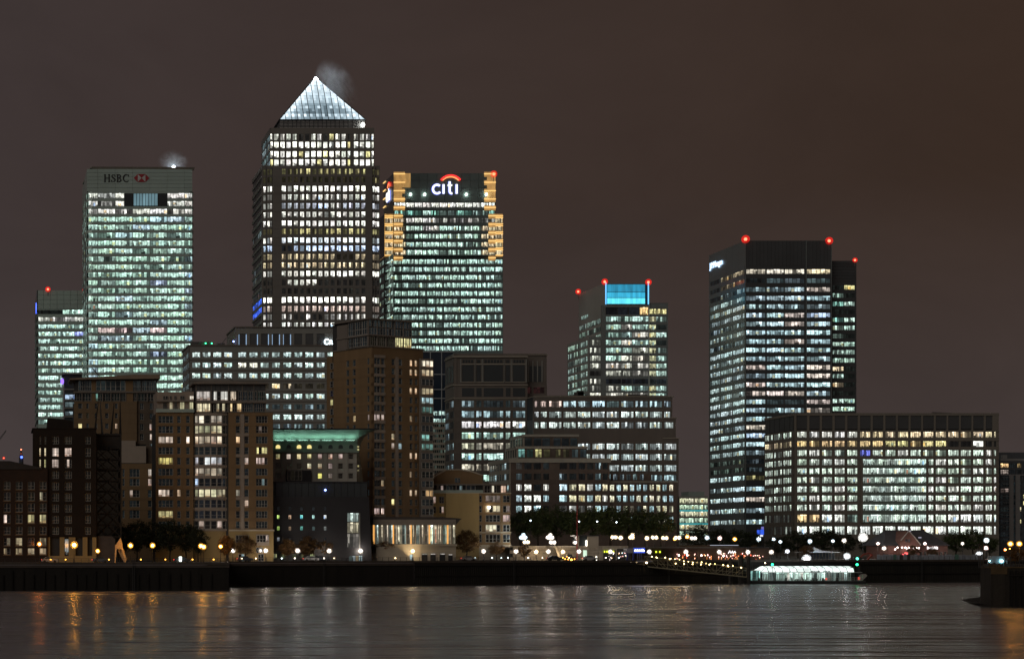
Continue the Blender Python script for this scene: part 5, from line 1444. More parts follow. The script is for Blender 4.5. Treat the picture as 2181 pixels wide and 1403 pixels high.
def flats_g():
    D = 540
    t = thing('apartment_block', 'ochre apartment block with lit curved bay and glazed penthouse above the trees', 'apartment block', (X(332, D), D, GZ), 'apartment blocks')
    fr = frame(0, D); zx = lambda z: 300+z/2.506; zy = lambda z: 700+z/2.506
    XX = lambda z: X(zx(z), D); ZZ = lambda z: Z(zy(z), D)
    x0, x1 = XX(80), XX(706); zt = ZZ(447)
    yr = [483, 537, 593, 650, 705, 763, 818, 876, 932, 990, 1045]
    rows = sorted((ZZ(y+19), ZZ(y-19)) for y in yr); n = len(rows)
    box(t, 'core', M_CORE, fr, x0+0.3, x1-0.3, 0.9, 18, GZ, zt-0.1)
    # left part
    lit = {(2, 0): ('m', PINK, .8), (2, 2): ('b', (1, .9, .75), 1.1), (4, 0): ('b', (1, .85, .3), .75), (7, 0): ('m', PINK, .6), (7, 1): ('b', (1, .72, .45), .9), (9, 0): ('b', (1, .88, .45), .9)}
    def pl(i, j):
        q = lit.get((n-1-i, j))
        m_ = (4, 1, 1)[j]
        return (q[0], q[1], m_, q[2]) if q else ('d', ICE, m_)
    facade(t, fr, x0, XX(281), GZ, zt, [(XX(93), XX(173)), (XX(194), XX(213)), (XX(242), XX(261))], rows, pl, M_BRN, rec=0.35, pd=0.06, kind=RES)
    lr = {(3, 2): ('m', YEL, .9), (4, 1): ('m', PINK, .9), (4, 2): ('s', PINK, .8), (2, 0): ('s', (1, .7, .4), .9), (2, 1): ('s', PINK, .3), (8, 1): ('b', (1, .7, .55), 1.0), (7, 0): ('m', (1, .9, .7), .6), (6, 2): ('s', ICE, .25), (1, 2): ('s', PINK, .2), (0, 2): ('s', ICE, .2)}
    def pr(i, j):
        q = lr.get((n-1-i, j)); m_ = (1, 1, 4)[j]
        return (q[0], q[1], m_, q[2]) if q else ('d', ICE, m_)
    facade(t, fr, XX(468), x1, GZ, zt, [(XX(507), XX(530)), (XX(553), XX(576)), (XX(615), XX(676))], rows, pr, M_BRN, rec=0.35, pd=0.06, kind=RES)
    box(t, 'pale_panel', M_PINKW, fr, XX(531.5), XX(551.5), -0.07, 0.2, ZZ(1068), ZZ(455))
    for k in (2, 4, 6, 8): box(t, 'pale_panel', M_PINKW, fr, XX(507), XX(576), -0.05, 0.2, rows[k][1]+0.1, rows[k+1][0]-0.1)
    # curved glazed bay with pale bands
    cx_, rad = XX(372), XX(470)-XX(372)
    plan = lambda off: [(cx_+(rad+off)*math.sin(a), D+2.0-(rad*0.42+off)*math.cos(a)) for a in [math.radians(-80+160*k/8) for k in range(9)]]
    bayl = {0: ('m', (1, .9, .7), .9), 1: ('m', (1, .95, .6), .8), 2: ('b', (1, .8, .6), .85), 3: ('o', ICE, 1), 4: ('m', (.85, .85, .9), .8), 5: ('m', (1, .85, .65), .55), 6: ('o', BLUE, 1), 7: ('m', (1, .92, .6), .75), 8: ('o', BLUE, 1), 9: ('o', BLUE, 1), 10: ('s', PINK, .6)}
    for i, (a, b_) in enumerate(rows):
        q = bayl[n-1-i]
        pp = plan(0)
        for k in range(8):
            p, r_ = pp[k], pp[k+1]
            L = math.hypot(r_[0]-p[0], r_[1]-p[1])
            f_ = frame(p[0], p[1], math.degrees(math.atan2(r_[1]-p[1], r_[0]-p[0])))
            st = (q[0] if R.random() < .8 else 's') if k < 6 else choose(s=1, d=2)
            win(t, f_, 0.02, L-0.02, a-0.15, b_+0.1, 0.1, st, q[1], 1, RES, gain=q[2])
        bm = MB(); bm.prism(plan(0.25)+[(cx_+rad, D+3), (cx_-rad, D+3)], b_+0.12, (rows[i+1][0]-0.17) if i+1 < n else zt-0.1, M_PINKW)
        put('bay_band', bm.mesh('bay_band'), I4, t)
    bm = MB(); bm.prism(plan(0.25)+[(cx_+rad, D+3), (cx_-rad, D+3)], ZZ(1078), rows[0][0]-0.17, M_PINKW); put('bay_band', bm.mesh('bay_band'), I4, t)
    bm = MB(); bm.prism(plan(-0.35)+[(cx_+rad-0.3, D+3), (cx_-rad+0.3, D+3)], GZ, zt-0.2, M_CORE); put('bay_core', bm.mesh('bay_core'), I4, t)
    bm = MB(); bm.prism(plan(0.05)+[(cx_+rad, D+3), (cx_-rad, D+3)], GZ, ZZ(1078.5), M_YEL); put('bay_base', bm.mesh('bay_base'), I4, t)
    # base storeys
    box(t, 'base', M_YEL, fr, XX(470), x1+0.1, -0.12, 0.3, GZ, ZZ(1079)); box(t, 'base', M_YEL, fr, x0-0.1, XX(280), -0.12, 0.3, GZ, ZZ(1079))
    box(t, 'string_course', M_CREAM, fr, XX(470), x1+0.3, -0.35, 0.3, ZZ(1078.5), ZZ(1070)); box(t, 'string_course', M_CREAM, fr, x0-0.2, XX(280), -0.35, 0.3, ZZ(1078.5), ZZ(1070))
    win(t, fr, XX(617), XX(682), ZZ(1138), ZZ(1100), -0.5, 's', PINK, 4, RES, gain=.7); box(t, 'oriel', M_PINKW, fr, XX(614), XX(684), -0.45, 0.1, ZZ(1156), ZZ(1096))
    win(t, fr, XX(505), XX(575), ZZ(1140), ZZ(1100), -0.2, 'd', PINK, 4, RES)
    for a, b_ in ((520, 552), (625, 655)): win(t, fr, XX(a), XX(b_), GZ+0.1, ZZ(1200), -0.2, 's', ICE, 2, RES, gain=.4)
    win(t, fr, XX(615), XX(650), ZZ(1195), ZZ(1165), -0.16, 'd', ICE, 2, RES)
    # penthouse: rendered left part and glazed right part
    z1, z2, z3 = ZZ(447), ZZ(388), ZZ(335)
    box(t, 'penthouse_wall', M_PINKW, fr, x0+0.3, XX(283), 0.3, 12, z1, z3)
    for (a, b_), st in zip(((118, 145), (155, 163), (178, 190), (210, 233), (261, 283)), ('d', 'd', 'd', 'd', 'b')): win(t, fr, XX(a), XX(b_), z2+0.6, z3-1.2, 0.18, st, (1, .9, .75), 2, RES, gain=1.0)
    for (a, b_), st in zip(((118, 140), (155, 168), (178, 192), (210, 233), (260, 280)), ('d', 'm', 's', 'm', 'b')): win(t, fr, XX(a), XX(b_), z1+0.3, z2-0.1, 0.18, st, (1, .9, .55), 2, RES, gain=.9)
    box(t, 'balcony_slab', M_PENT, fr, x0, XX(284), -0.6, 0.3, z2-0.1, z2+0.2)
    box(t, 'balustrade', M_GREYG, fr, x0, XX(284), -0.6, -0.5, z1+0.05, z1+1.0)
    gx0, gx1 = XX(292), XX(668); zr = ZZ(296)
    box(t, 'penthouse_core', M_CORE, fr, gx0+0.2, gx1-0.2, 0.9, 12, z1, zr-0.1)
    up = [(297, 372, 'b', (1, .93, .85), .85), (388, 466, 'm', (1, .95, .92), .9), (480, 509, 'b', (1, .82, .6), .9), (520, 570, 'd', ICE, 1), (575, 620, 'd', ICE, 1), (625, 664, 'd', TEAL, 1)]
    for a, b_, st, tint, g in up: win(t, fr, XX(a), XX(b_), ZZ(383), ZZ(332), 0.5, st, tint, 4, RES, gain=g)
    lo = [(297, 372, 'b', (1, .92, .6), .85), (388, 466, 'm', (1, .88, .6), .9), (477, 538, 'm', (1, .7, .4), .9), (543, 600, 'd', ICE, 1), (605, 664, 'd', ICE, 1)]
    for a, b_, st, tint, g in lo: win(t, fr, XX(a), XX(b_), ZZ(443), ZZ(397), 0.5, st, tint, 5, RES, gain=g)
    box(t, 'balcony_slab', M_PENT, fr, gx0, gx1+0.2, -0.5, 0.8, ZZ(396), ZZ(385))
    for a in (294, 374, 467, 540, 602, 665): box(t, 'penthouse_post', M_PENT, fr, XX(a), XX(a+4), 0.2, 0.8, z1, zr)
    for k in range(14): box(t, 'fascia_panel', M_LOUVRE, fr, gx0+(gx1-gx0)*k/14+0.03, gx0+(gx1-gx0)*(k+1)/14-0.03, 0.35, 0.7, ZZ(331), zr)
    rf = MB(); rf.slab([(gx0-0.8, zr+0.05), (gx1+0.5, zr), (gx1+0.5, zr+0.35), (XX(400), zr+1.1), (gx0-0.8, zr+0.55)], D-1.1, D+13, M_PENT); put('roof', rf.mesh('roof'), I4, t)
    dv = MB(); p = P(497, 811, D+6); dv.bar(p, p+Vector((-4.3, 0, 2.2)), 0.16, M_RODS); dv.box(p.x-1.5, p.x+3, p.y, p.y+2, p.z-2, p.z+0.1, M_RODS); put('roof_davit', dv.mesh('roof_davit'), I4, t)
flats_g()

def flats_h():
    D = 590
    t = thing('apartment_block', 'brown apartment block with flat overhanging penthouse roof behind the steel frame', 'apartment block', (X(157, D), D, GZ), 'apartment blocks')
    fr = frame(0, D); zx = lambda z: 140+z/6.1; zy = lambda z: 780+z/6.1
    XX = lambda z: X(zx(z), D); ZZ = lambda z: Z(zy(z), D)
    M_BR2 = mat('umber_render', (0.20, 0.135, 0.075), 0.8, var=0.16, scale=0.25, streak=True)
    x0, x1, x2 = XX(106), XX(925), XX(1200)
    zt = ZZ(455)
    box(t, 'core', M_CORE, fr, x0+0.3, x2, 1.2, 16, GZ, zt)
    rows = sorted((ZZ(c+34), ZZ(c-34)) for c in (515, 640, 775, 900, 1030))
    lit = {(2, 3): ('b', (1, .7, .45), .8), (2, 0): ('m', YEL, .5), (3, 0): ('s', YEL, .5)}
    facade(t, fr, x0, x1, ZZ(1010), zt, [(XX(160), XX(215)), (XX(268), XX(300)), (XX(378), XX(410)), (XX(512), XX(555)), (XX(640), XX(674))], rows, lambda i, j: ('b', (1, .72, .5), 1, .8) if (i, j) == (2, 4) else ('s', YEL, 1, .8) if (i, j) in ((3, 1), (2, 0)) else ('d', ICE, 1), M_BR2, rec=0.35, kind=RES, pd=0.05)
    f2 = frame(0, D+0.8)
    r2 = sorted((ZZ(c+42), ZZ(c-42)) for c in (515, 650, 785, 915))
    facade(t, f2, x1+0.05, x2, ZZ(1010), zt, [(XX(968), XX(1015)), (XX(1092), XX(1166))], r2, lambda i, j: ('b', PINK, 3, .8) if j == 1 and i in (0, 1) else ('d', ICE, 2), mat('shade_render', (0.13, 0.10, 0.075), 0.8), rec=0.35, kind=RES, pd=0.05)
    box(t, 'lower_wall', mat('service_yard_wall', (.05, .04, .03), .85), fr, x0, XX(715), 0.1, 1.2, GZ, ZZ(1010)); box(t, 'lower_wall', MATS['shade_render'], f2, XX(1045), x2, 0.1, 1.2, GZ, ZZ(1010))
    win(t, f2, XX(1092), XX(1145), ZZ(1032), ZZ(1004), -0.05, 'm', ICE, 3, RES, gain=.5)
    # plain pale wall and lower rounded block
    box(t, 'pale_wall', M_PINKW, fr, XX(720), XX(1040), -1.0, 1.0, ZZ(1256), ZZ(1036)); box(t, 'pale_wall', M_PINKW, fr, XX(720), XX(905), -1.05, 1.0, ZZ(1036), ZZ(966))
    z1x = lambda z: X(z/2.922, D); z1z = lambda z: Z(780+z/2.922, D)
    lr = sorted((z1z(a), z1z(b)) for a, b in ((690, 640), (745, 700), (815, 770), (875, 835), (945, 895)))
    f3 = frame(0, D-3)
    ll = {(4, 2): ('b', (1, .85, .75), .9), (3, 2): ('b', (1, .8, .7), .9), (2, 1): ('s', PINK, .35), (4, 3): ('m', (1, .85, .7), .5)}
    k3 = (D-3)/D
    def c3(a, b): return (z1x(a)*k3, z1x(b)*k3)
    facade(t, f3, z1x(755)*k3, z1x(985)*k3, GZ, z1z(607), [c3(762, 776), c3(806, 869), c3(921, 944), c3(958, 970)], lr, lambda i, j: (ll[(i, j)][0], ll[(i, j)][1], (1, 3, 1, 1)[j], ll[(i, j)][2]) if (i, j) in ll else ('d', ICE, (1, 3, 1, 1)[j]), M_BRN, rec=0.35, kind=RES, pd=0.05)
    box(t, 'lower_core', M_CORE, f3, z1x(755)*k3+0.1, z1x(985)*k3-0.1, 0.85, 3, GZ, z1z(607)-0.05)
    # penthouse storeys
    z1, z2, z3 = zt, ZZ(332), ZZ(178)
    box(t, 'penthouse_core', M_CORE, fr, x0+0.6, x2-0.3, 1.0, 14, z1, z3)
    for a, b in ((165, 335), (392, 778), (878, 980), (992, 1176)):
        win(t, fr, XX(a), XX(b), z2+0.35, z3-0.1, 0.6, 'd', ICE, 6, RES, gain=1.5)
    for a, b in ((335, 390), (780, 876)): box(t, 'penthouse_pier', M_BRN, fr, XX(a), XX(b), 0.3, 1.1, z1, z3)
    for k, (a, b) in enumerate(((112, 210), (216, 330), (390, 478), (487, 585), (594, 702), (712, 780), (880, 925), (940, 1060), (1070, 1176))):
        win(t, fr, XX(a), XX(b), z1+0.2, z2-0.4, 0.7, 's' if k == 2 else 'd', TEAL, 3, RES, gain=.3)
        box(t, 'penthouse_post', M_PENT, fr, XX(b)-0.1, XX(b)+0.15, 0.1, 0.6, z1, z2)
    box(t, 'balcony_slab', M_PENT, fr, x0-0.1, x2, -0.2, 0.9, z2-0.25, z2+0.15)
    rf = MB(); rf.slab([(XX(50), ZZ(178)), (x2+0.5, ZZ(165)), (x2+0.5, ZZ(112)), (XX(880), ZZ(112)), (XX(50), ZZ(162))], D-1.6, D+15, mat('roof_slab', (0.27, 0.20, 0.14), 0.7)); put('roof', rf.mesh('roof'), I4, t)
    dv = MB(); p = P(212, 801, D+6); dv.bar(p, p+Vector((-2.4, 0, 2.7)), 0.2, M_RODS); dv.bar(p+Vector((-2.4, 0, 2.7)), p+Vector((-3.3, 0, 2.9)), 0.12, M_RODS); put('roof_davit', dv.mesh('roof_davit'), I4, t)
    # narrow blue-lit link block to its left
    D2 = 640; f4 = frame(0, D2)
    u = thing('office_block', 'small dark block with pale blue lit windows beside the brown flats roof', 'office block', (X(130, D2), D2, GZ), 'office blocks')
    a0, a1 = X(137, D2), X(175, D2)
    box(u, 'core', M_DARKG, f4, a0, a1, 0.6, 12, GZ, Z(795, D2))
    box(u, 'eaves', M_GREYST, f4, X(133, D2), a1, -0.5, 12, Z(797, D2), Z(794, D2))
    for y0, y1, st, tint in ((850, 840, 'b', BLUE), (866, 856, 'm', ICE), (884, 876, 's', ICE)):
        win(u, f4, X(139, D2), X(155, D2), Z(y0, D2), Z(y1, D2), 0.4, st, tint, 2, gain=.7); win(u, f4, X(157, D2), X(167, D2), Z(y0, D2), Z(y1, D2), 0.4, st, tint, 2, gain=.6)
    for y in (830, 853, 870, 888): box(u, 'spandrel', M_GREYST, f4, a0, a1, 0.1, 0.6, Z(y, D2), Z(y-2.5, D2))
    sg = MB(); sg.slab([(0.55*math.cos(a), 1.0*math.sin(a)) for a in [2*math.pi*k/14 for k in range(14)]], -0.2, 0, emit('violet_sign', (0.25, 0.12, 1.0), 2.2)); put('round_sign', sg.mesh('round_sign'), T(*P(132.5, 812, D2-0.6)), u)
flats_h()

def warehouse():
    D = 512
    t = thing('brick_warehouse', 'dark old brick warehouse with a taller block at its right end', 'warehouse', (0, D, GZ))
    fr = frame(0, D); XX = lambda z: X(z/2.922, D); ZZ = lambda z: Z(780+z/2.922, D)
    # left wing
    x0, x1 = X(-120, D), XX(262)
    rows = sorted((ZZ(b), ZZ(a)) for a, b in ((715, 765), (780, 835), (850, 905), (920, 975), (995, 1045), (1065, 1115), (1130, 1170))); n = len(rows)
    cz = [(-200, -158), (-125, -83), (-52, -10), (22, 64), (97, 139), (172, 215), (246, 262)]
    lit = {1: {3: ('m', PINK, .55), 5: ('s', YEL, .5), 6: ('m', (1, .9, .6), .5)}, 2: {3: ('s', (1, .9, .7), .15)}, 3: {3: ('m', PINK, .85), 5: ('b', YEL, .8), 6: ('b', (1, .92, .5), .9)}, 5: {3: ('m', WARM, .28), 4: ('m', WARM, .3), 5: ('s', (.9, .85, 1), .6), 6: ('m', WARM, .2)}, 6: {3: ('m', (1, .75, .45), .5), 4: ('m', (1, .75, .45), .5), 5: ('b', (1, .8, .5), .5), 6: ('b', (1, .78, .5), .5)}}
    def pick(i, j):
        q = lit.get(n-1-i, {}).get(j)
        return (q[0], q[1], 2, q[2]) if q else ('d', WARM, 2)
    cz[6] = (246, 288)
    xr = XX(296)
    box(t, 'core', M_CORE, fr, x0+0.3, xr-0.3, 0.9, 22, GZ, ZZ(640))
    facade(t, fr, x0, xr, GZ, ZZ(635), [(XX(a), XX(b)) for a, b in cz], rows, pick, M_BRICK, rec=0.4, kind=RES, pd=0.03)
    for r_ in rows:
        for a, b in cz: box(t, 'sill', M_BRN, fr, XX(a-3), XX(b+3), -0.12, 0.3, r_[0]-0.2, r_[0]-0.02)
    rf = MB(); rf.slab([(x0, ZZ(640)), (XX(262), ZZ(640)), (XX(262), ZZ(630)), (XX(60), ZZ(588)), (x0, ZZ(588))], D-0.3, D+22, mat('slate_roof', (0.04, 0.035, 0.033), 0.8)); put('roof', rf.mesh('roof'), I4, t)
    # tall block
    a0, a1 = XX(204), XX(600); zt = ZZ(388); f2 = frame(0, D+0.7)
    box(t, 'tall_core', M_CORE, f2, a0+0.3, a1-0.3, 0.9, 20, GZ, zt-0.1)
    r2 = sorted((ZZ(b), ZZ(a)) for a, b in ((435, 482), (505, 560), (576, 630), (650, 697), (720, 768), (788, 838), (858, 906), (928, 976), (998, 1045))); m = len(r2)
    l2 = {1: {0: ('s', WARM, .7), 1: ('s', WARM, .8), 2: ('b', PINK, 1.0), 3: ('b', PINK, 1.0)}, 2: {0: ('b', WARM, .7), 1: ('b', YEL, .7), 2: ('b', PINK, .85), 3: ('m', PINK, .6)}}
    cc = [(245, 255), (276, 287), (324, 367), (403, 447), (530, 565)]
    def p2(i, j):
        q = l2.get(m-1-i, {}).get(j); k = (1, 1, 3, 3, 2)[j]
        return (q[0], q[1], k, q[2]) if q else ('o', WARM, k)
    M_BRD = mat('sooty_brick', (0.02, 0.013, 0.009), 0.9, var=0.25, scale=0.6)
    facade(t, f2, a0, a1, ZZ(1060), zt, [(XX(a), XX(b)) for a, b in cc], r2, p2, M_BRD, rec=0.4, kind=RES, pd=0.03)
    box(t, 'parapet', M_BRD, f2, a0-0.15, a1+0.15, -0.2, 20, zt, zt+0.25)
    tb = MB(); tb.slab([(XX(296), zt+0.25), (XX(458), zt+0.25), (XX(458), ZZ(335)), (XX(400), ZZ(322)), (XX(300), ZZ(314))], D+4, D+14, M_BRD); put('roof_house', tb.mesh('roof_house'), I4, t)
    # open ground storey with stone piers
    for a, b in ((290, 312), (372, 402), (428, 470), (515, 545), (575, 600)): box(t, 'stone_pier', M_YEL, f2, XX(a), XX(b), -0.15, 0.5, GZ, ZZ(1062))
    win(t, f2, XX(405), XX(427), ZZ(1170), ZZ(1074), 0.6, 'b', (.6, .8, .85), 1, gain=.25)
    box(t, 'plinth', M_YEL, f2, XX(305), XX(600), -0.8, 0.9, GZ, ZZ(1178))
    box(t, 'recess_wall', M_BRD, f2, XX(290), XX(600), 1.2, 1.6, GZ, ZZ(1060))
    # dark house front to the right
    hb = MB(); hb.slab([(XX(560), GZ), (XX(720), GZ), (XX(720), ZZ(1075)), (XX(700), ZZ(1055)), (XX(600), ZZ(1055)), (XX(560), ZZ(1080))], D+2, D+10, mat('grey_plaster', (0.09, 0.075, 0.07), 0.85)); put('annexe', hb.mesh('annexe'), I4, t)
warehouse()

def steel_frame():
    D = 520
    t = thing('steel_frame_tower', 'black riveted lattice steel tower beside the old warehouse', 'steel tower', (X(230, D), D, GZ))
    XX = lambda z: X(z/2.922, D); ZZ = lambda z: Z(780+z/2.922, D)
    M_IR = mat('black_iron', (0.03, 0.027, 0.025), 0.6, 0.3, var=0.3)
    w0, w1 = XX(602), XX(752); dp = 9
    cor = [(w0, D), (w1, D), (w1, D+dp), (w0, D+dp)]
    for x, y in cor:
        b = MB(); b.bar((x, y, GZ), (x, y, ZZ(420)), 0.26, M_IR); put('leg', b.mesh('leg'), I4, t)
    lev = [1060, 985, 915, 845, 775, 710, 640, 575, 508, 424]
    for k, z in enumerate(lev):
        b = MB()
        for q in range(4):
            p, r_ = cor[q], cor[(q+1) % 4]; b.bar((*p, ZZ(z)), (*r_, ZZ(z)), 0.2 if k % 3 else 0.32, M_IR)
        put('ring_beam', b.mesh('ring_beam'), I4, t)
    for z0, z1 in zip(lev, lev[1:]):
        if z1 == 424: continue
        for q in (0, 1, 2, 3):
            p, r_ = cor[q], cor[(q+1) % 4]
            m_ = [((p[0]+r_[0])/2), (p[1]+r_[1])/2]
            b = MB(); b.bar((*p, ZZ(z0)), (*m_, ZZ(z1)), 0.2, M_IR); b.bar((*r_, ZZ(z0)), (*m_, ZZ(z1)), 0.2, M_IR)
            b.bar((*p, ZZ(z1)), (*m_, ZZ(z0)), 0.15, M_IR); b.bar((*r_, ZZ(z1)), (*m_, ZZ(z0)), 0.15, M_IR); put('brace', b.mesh('brace'), I4, t)
    box(t, 'hopper', M_IR, frame(0, D), w0-0.1, w1+0.1, 0.3, dp-0.3, ZZ(507), ZZ(425))
    for a, b_, top in ((590, 612, 215), (640, 624, 220), (694, 711, 225), (752, 748, 222)):
        b = MB(); b.bar((XX(a), D+0.4, ZZ(424)), (XX(b_), D+0.6, ZZ(top)), 0.24, M_IR, 0.12); b.bar((XX(a), D+6, ZZ(424)), (XX(b_), D+0.9, ZZ(top)), 0.14, M_IR, 0.1); put('mast', b.mesh('mast'), I4, t)
steel_frame()

def hotel():
    D = 566
    t = thing('hotel', 'white hotel with green flared cornice and small arched attic windows', 'hotel', (X(583, D), D, GZ))
    fr = frame(0, D); XX = lambda z: X(570+z/5.846, D); ZZ = lambda z: Z(890+z/5.846, D)
    M_GR = mat('copper_green', (0.25, 0.34, 0.29), 0.6, var=0.12, scale=0.3)
    M_WH = mat('hotel_white', (0.46, 0.44, 0.39), 0.7, var=0.12, scale=0.2, streak=True)
    x0, x1 = X(572, D), XX(1110)
    box(t, 'core', M_CORE, fr, x0, x1, 1.0, 16, GZ, ZZ(270))
    cs = [130, 263, 392, 520, 653, 783, 910, 1040]
    rows = sorted((ZZ(b), ZZ(a)) for a, b in ((445, 510), (562, 630), (685, 752)))
    lit = {(2, 0): (YEL, .8), (2, 1): (PINK, .7), (2, 2): ((1, .8, .45), .9), (2, 3): (YEL, 1.1), (2, 4): (PINK, .7), (2, 5): ((1, .7, .55), .6), (2, 6): (PINK, .8), (1, 3): ((1, .92, .65), 1.3), (1, 4): (WARM, .8), (1, 5): (PINK, .5), (0, 4): ((1, .9, .25), .9), (0, 5): (PINK, .5)}
    facade(t, fr, x0, x1, GZ, ZZ(432), [(XX(c-30), XX(c+30)) for c in cs], rows, lambda i, j: ('m' if R.random() < .5 else 'b', lit[(i, j)][0], 1, lit[(i, j)][1]) if (i, j) in lit else ('d', WARM, 1), M_WH, rec=0.4, kind=RES, pd=0.05)
    for c in [(a+b)/2 for a, b in zip(cs, cs[1:])]: box(t, 'pilaster', M_WH, fr, XX(c-22), XX(c+22), -0.25, 0.06, ZZ(795), ZZ(432))
    box(t, 'cornice', M_GR, fr, x0, XX(1130), -0.6, 0.9, ZZ(430), ZZ(402))
    box(t, 'attic_wall', M_GR, fr, x0, XX(1120), 0.1, 1.4, ZZ(402), ZZ(262))
    arl = {0: (YEL, .9), 2: (YEL, .7), 3: ((1, .9, .4), 1.2)}
    for k, c in enumerate(cs):
        pts = [(XX(c-27), ZZ(378)), (XX(c+27), ZZ(378))]+[(XX(c+27*math.cos(a)), ZZ(356-24*math.sin(a))) for a in [math.pi*q/8 for q in range(9)]]
        b = MB(); mt = emit('arch_lit', (1.0, 0.80, 0.30), 1.0) if k in arl else M_DARKG
        b.slab(pts, -0.02, 0.1, mt); put('arched_window', b.mesh('arched_window'), T(0, D, 0), t)
    # flared eaves: a curved corrugated soffit
    prof = [(0.1, 262), (-0.35, 240), (-1.1, 218), (-2.1, 196), (-3.4, 172), (-4.6, 156)]
    e = MB(); xa, xb = X(568, D), XX(1130)
    nx = 70
    for k in range(len(prof)-1):
        for j in range(nx):
            u0, u1 = j/nx, (j+1)/nx
            ext0, ext1 = 5.0*(k/5)**1.7, 5.0*((k+1)/5)**1.7
            p = lambda u, q, ex: (xa+(xb+ex-xa)*u, D+prof[q][0], ZZ(prof[q][1]))
            a_, b_, c_, d_ = p(u0, k, ext0), p(u1, k, ext0), p(u1, k+1, ext1), p(u0, k+1, ext1)
            mid0 = ((a_[0]+b_[0])/2, a_[1]-0.12, a_[2]); mid1 = ((c_[0]+d_[0])/2, c_[1]-0.12, c_[2])
            e.quad(a_, mid0, mid1, d_, M_GR); e.quad(mid0, b_, c_, mid1, M_GR)
    put('flared_soffit', e.mesh('flared_soffit'), I4, t)
    zr = ZZ(156)
    rf = MB(); rf.prism([(xa, D-4.7), (xb+5.1, D-4.7), (xb+3.0, D+16), (xa, D+16)], zr, zr+0.4, M_BLACK); put('roof', rf.mesh('roof'), I4, t)
    # cornice floodlights (the green glow under the eaves)
    GL = emit('green_floodlight', (0.55, 1.0, 0.80), 15.0, True)
    box(t, 'light_trough', M_GR, fr, x0, XX(1118), -1.5, -0.9, ZZ(288), ZZ(281))
    for k in range(7): box(t, 'cornice_light', GL, fr, XX(80+148*k), XX(80+148*k)+2.6, -1.35, -1.0, ZZ(280.9), ZZ(280.2))
    # right flank curving up to the eaves
    fk = MB()
    zz_ = [(GZ, 1250), (ZZ(795), 1240), (ZZ(600), 1215), (ZZ(420), 1190), (ZZ(300), 1210), (ZZ(220), 1255), (ZZ(178), 1318)]
    for (za, xa_), (zb, xb_) in zip(zz_, zz_[1:]):
        fk.quad((XX(1110), D+0.3, za), (XX(xa_), D+6, za), (XX(xb_), D+6, zb), (XX(1110), D+0.3, zb), mat('hotel_flank', (0.16, 0.14, 0.09), 0.75))
    put('flank', fk.mesh('flank'), I4, t)
    for a, b in ((345, 372), (382, 408), (585, 610), (640, 665)): win(t, frame(0, D), XX(1114), XX(1140), ZZ(b), ZZ(a), -0.05, 'b', YEL, 1, RES, gain=.5)
    # glazed bay low down
    win(t, fr, XX(236), XX(420), ZZ(778), ZZ(655), -1.2, 's', YEL, 4, RES, gain=.5); box(t, 'bay', M_BLACK, fr, XX(232), XX(535), -1.1, 0.0, ZZ(800), ZZ(650)); box(t, 'bay_slab', M_WH, fr, XX(230), XX(424), -1.5, 0.0, ZZ(650), ZZ(640))
hotel()

def black_block():
    D = 546
    t = thing('black_clad_building', 'low black clad building with tiny coloured windows and a lit stair column', 'building', (X(585, D), D, GZ))
    fr = frame(0, D); zx = lambda z: 570+z/6.609; zy = lambda z: 1080+z/6.609
    XX = lambda z: X(zx(z), D); ZZ = lambda z: Z(zy(z), D)
    x0 = X(583.5, D); z1 = Z(1057, D); z0 = Z(1027, D)
    b = MB(); b.slab([(x0, GZ), (X(792, D), GZ), (X(786, D), z1), (x0, z1)], D, D+18, M_BLACK); put('wall', b.mesh('wall'), I4, t)
    for k in range(14):
        a, c = X(588, D)+(X(784, D)-X(588, D))*k/14, X(588, D)+(X(784, D)-X(588, D))*(k+1)/14
        box(t, 'upper_glazing', M_DARKG, fr, a+0.05, c-0.05, 1.0, 1.3, z1, z0)
    box(t, 'upper_core', M_BLACK, fr, x0+0.5, X(784, D), 1.35, 16, z1, z0); box(t, 'roof', M_BLACK, fr, x0, X(786, D), 0.6, 16, z0, z0+0.3)
    put('blue_lamp', uvball(0.28, MATS['blue_lamp'], 8, 6), T(*P(693, 1043, D+0.6)), t)
    tint = [(.7, 1, .25), (1, .65, .4), (.3, 1, .85), (.6, 1, .95), (.95, 1, 1)]
    for r_, (yc, g) in enumerate(((135, 1.0), (295, .8), (450, .25), (20, .12))):
        for k, xc in enumerate((150, 313, 477, 645, 808)):
            st = 'b' if r_ == 0 else 'm' if r_ == 1 else 's'
            win(t, fr, XX(xc-17), XX(xc+17), ZZ(yc+27), ZZ(yc-25), -0.06, st, tint[k] if r_ < 2 else (.8, .9, 1), 1 if r_ else 2, gain=g)
    # stair column
    for (a, b_), g, tt in zip(((80, 200), (212, 360), (372, 560)), (1.0, .9, .5), ((.8, 1, .9), (1, .9, .65), (1, .9, .8))):
        for q in range(2): win(t, fr, XX(1122+80*q), XX(1200+80*q), ZZ(b_), ZZ(a), -0.08, 'm', tt, 2, gain=g)
    box(t, 'stair_fin', M_GREYST, fr, XX(1284), XX(1302), -0.25, 0.05, ZZ(600), ZZ(80))
    for a, b_, tt in ((1145, 1190, (.8, 1, 1)), (1195, 1235, (.8, 1, 1)), (1240, 1280, (1, .75, .45)), (1285, 1330, (.7, .95, 1))): win(t, fr, XX(a), XX(b_), GZ+0.05, ZZ(682), -0.06, 'm', tt, 1, gain=.8)
    for a, b_ in ((85, 128), (178, 258), (350, 400), (455, 520), (600, 660)): win(t, fr, XX(a), XX(b_), ZZ(712), ZZ(655), -0.06, 's', (.9, 1, .5), 3, gain=.8)
black_block()

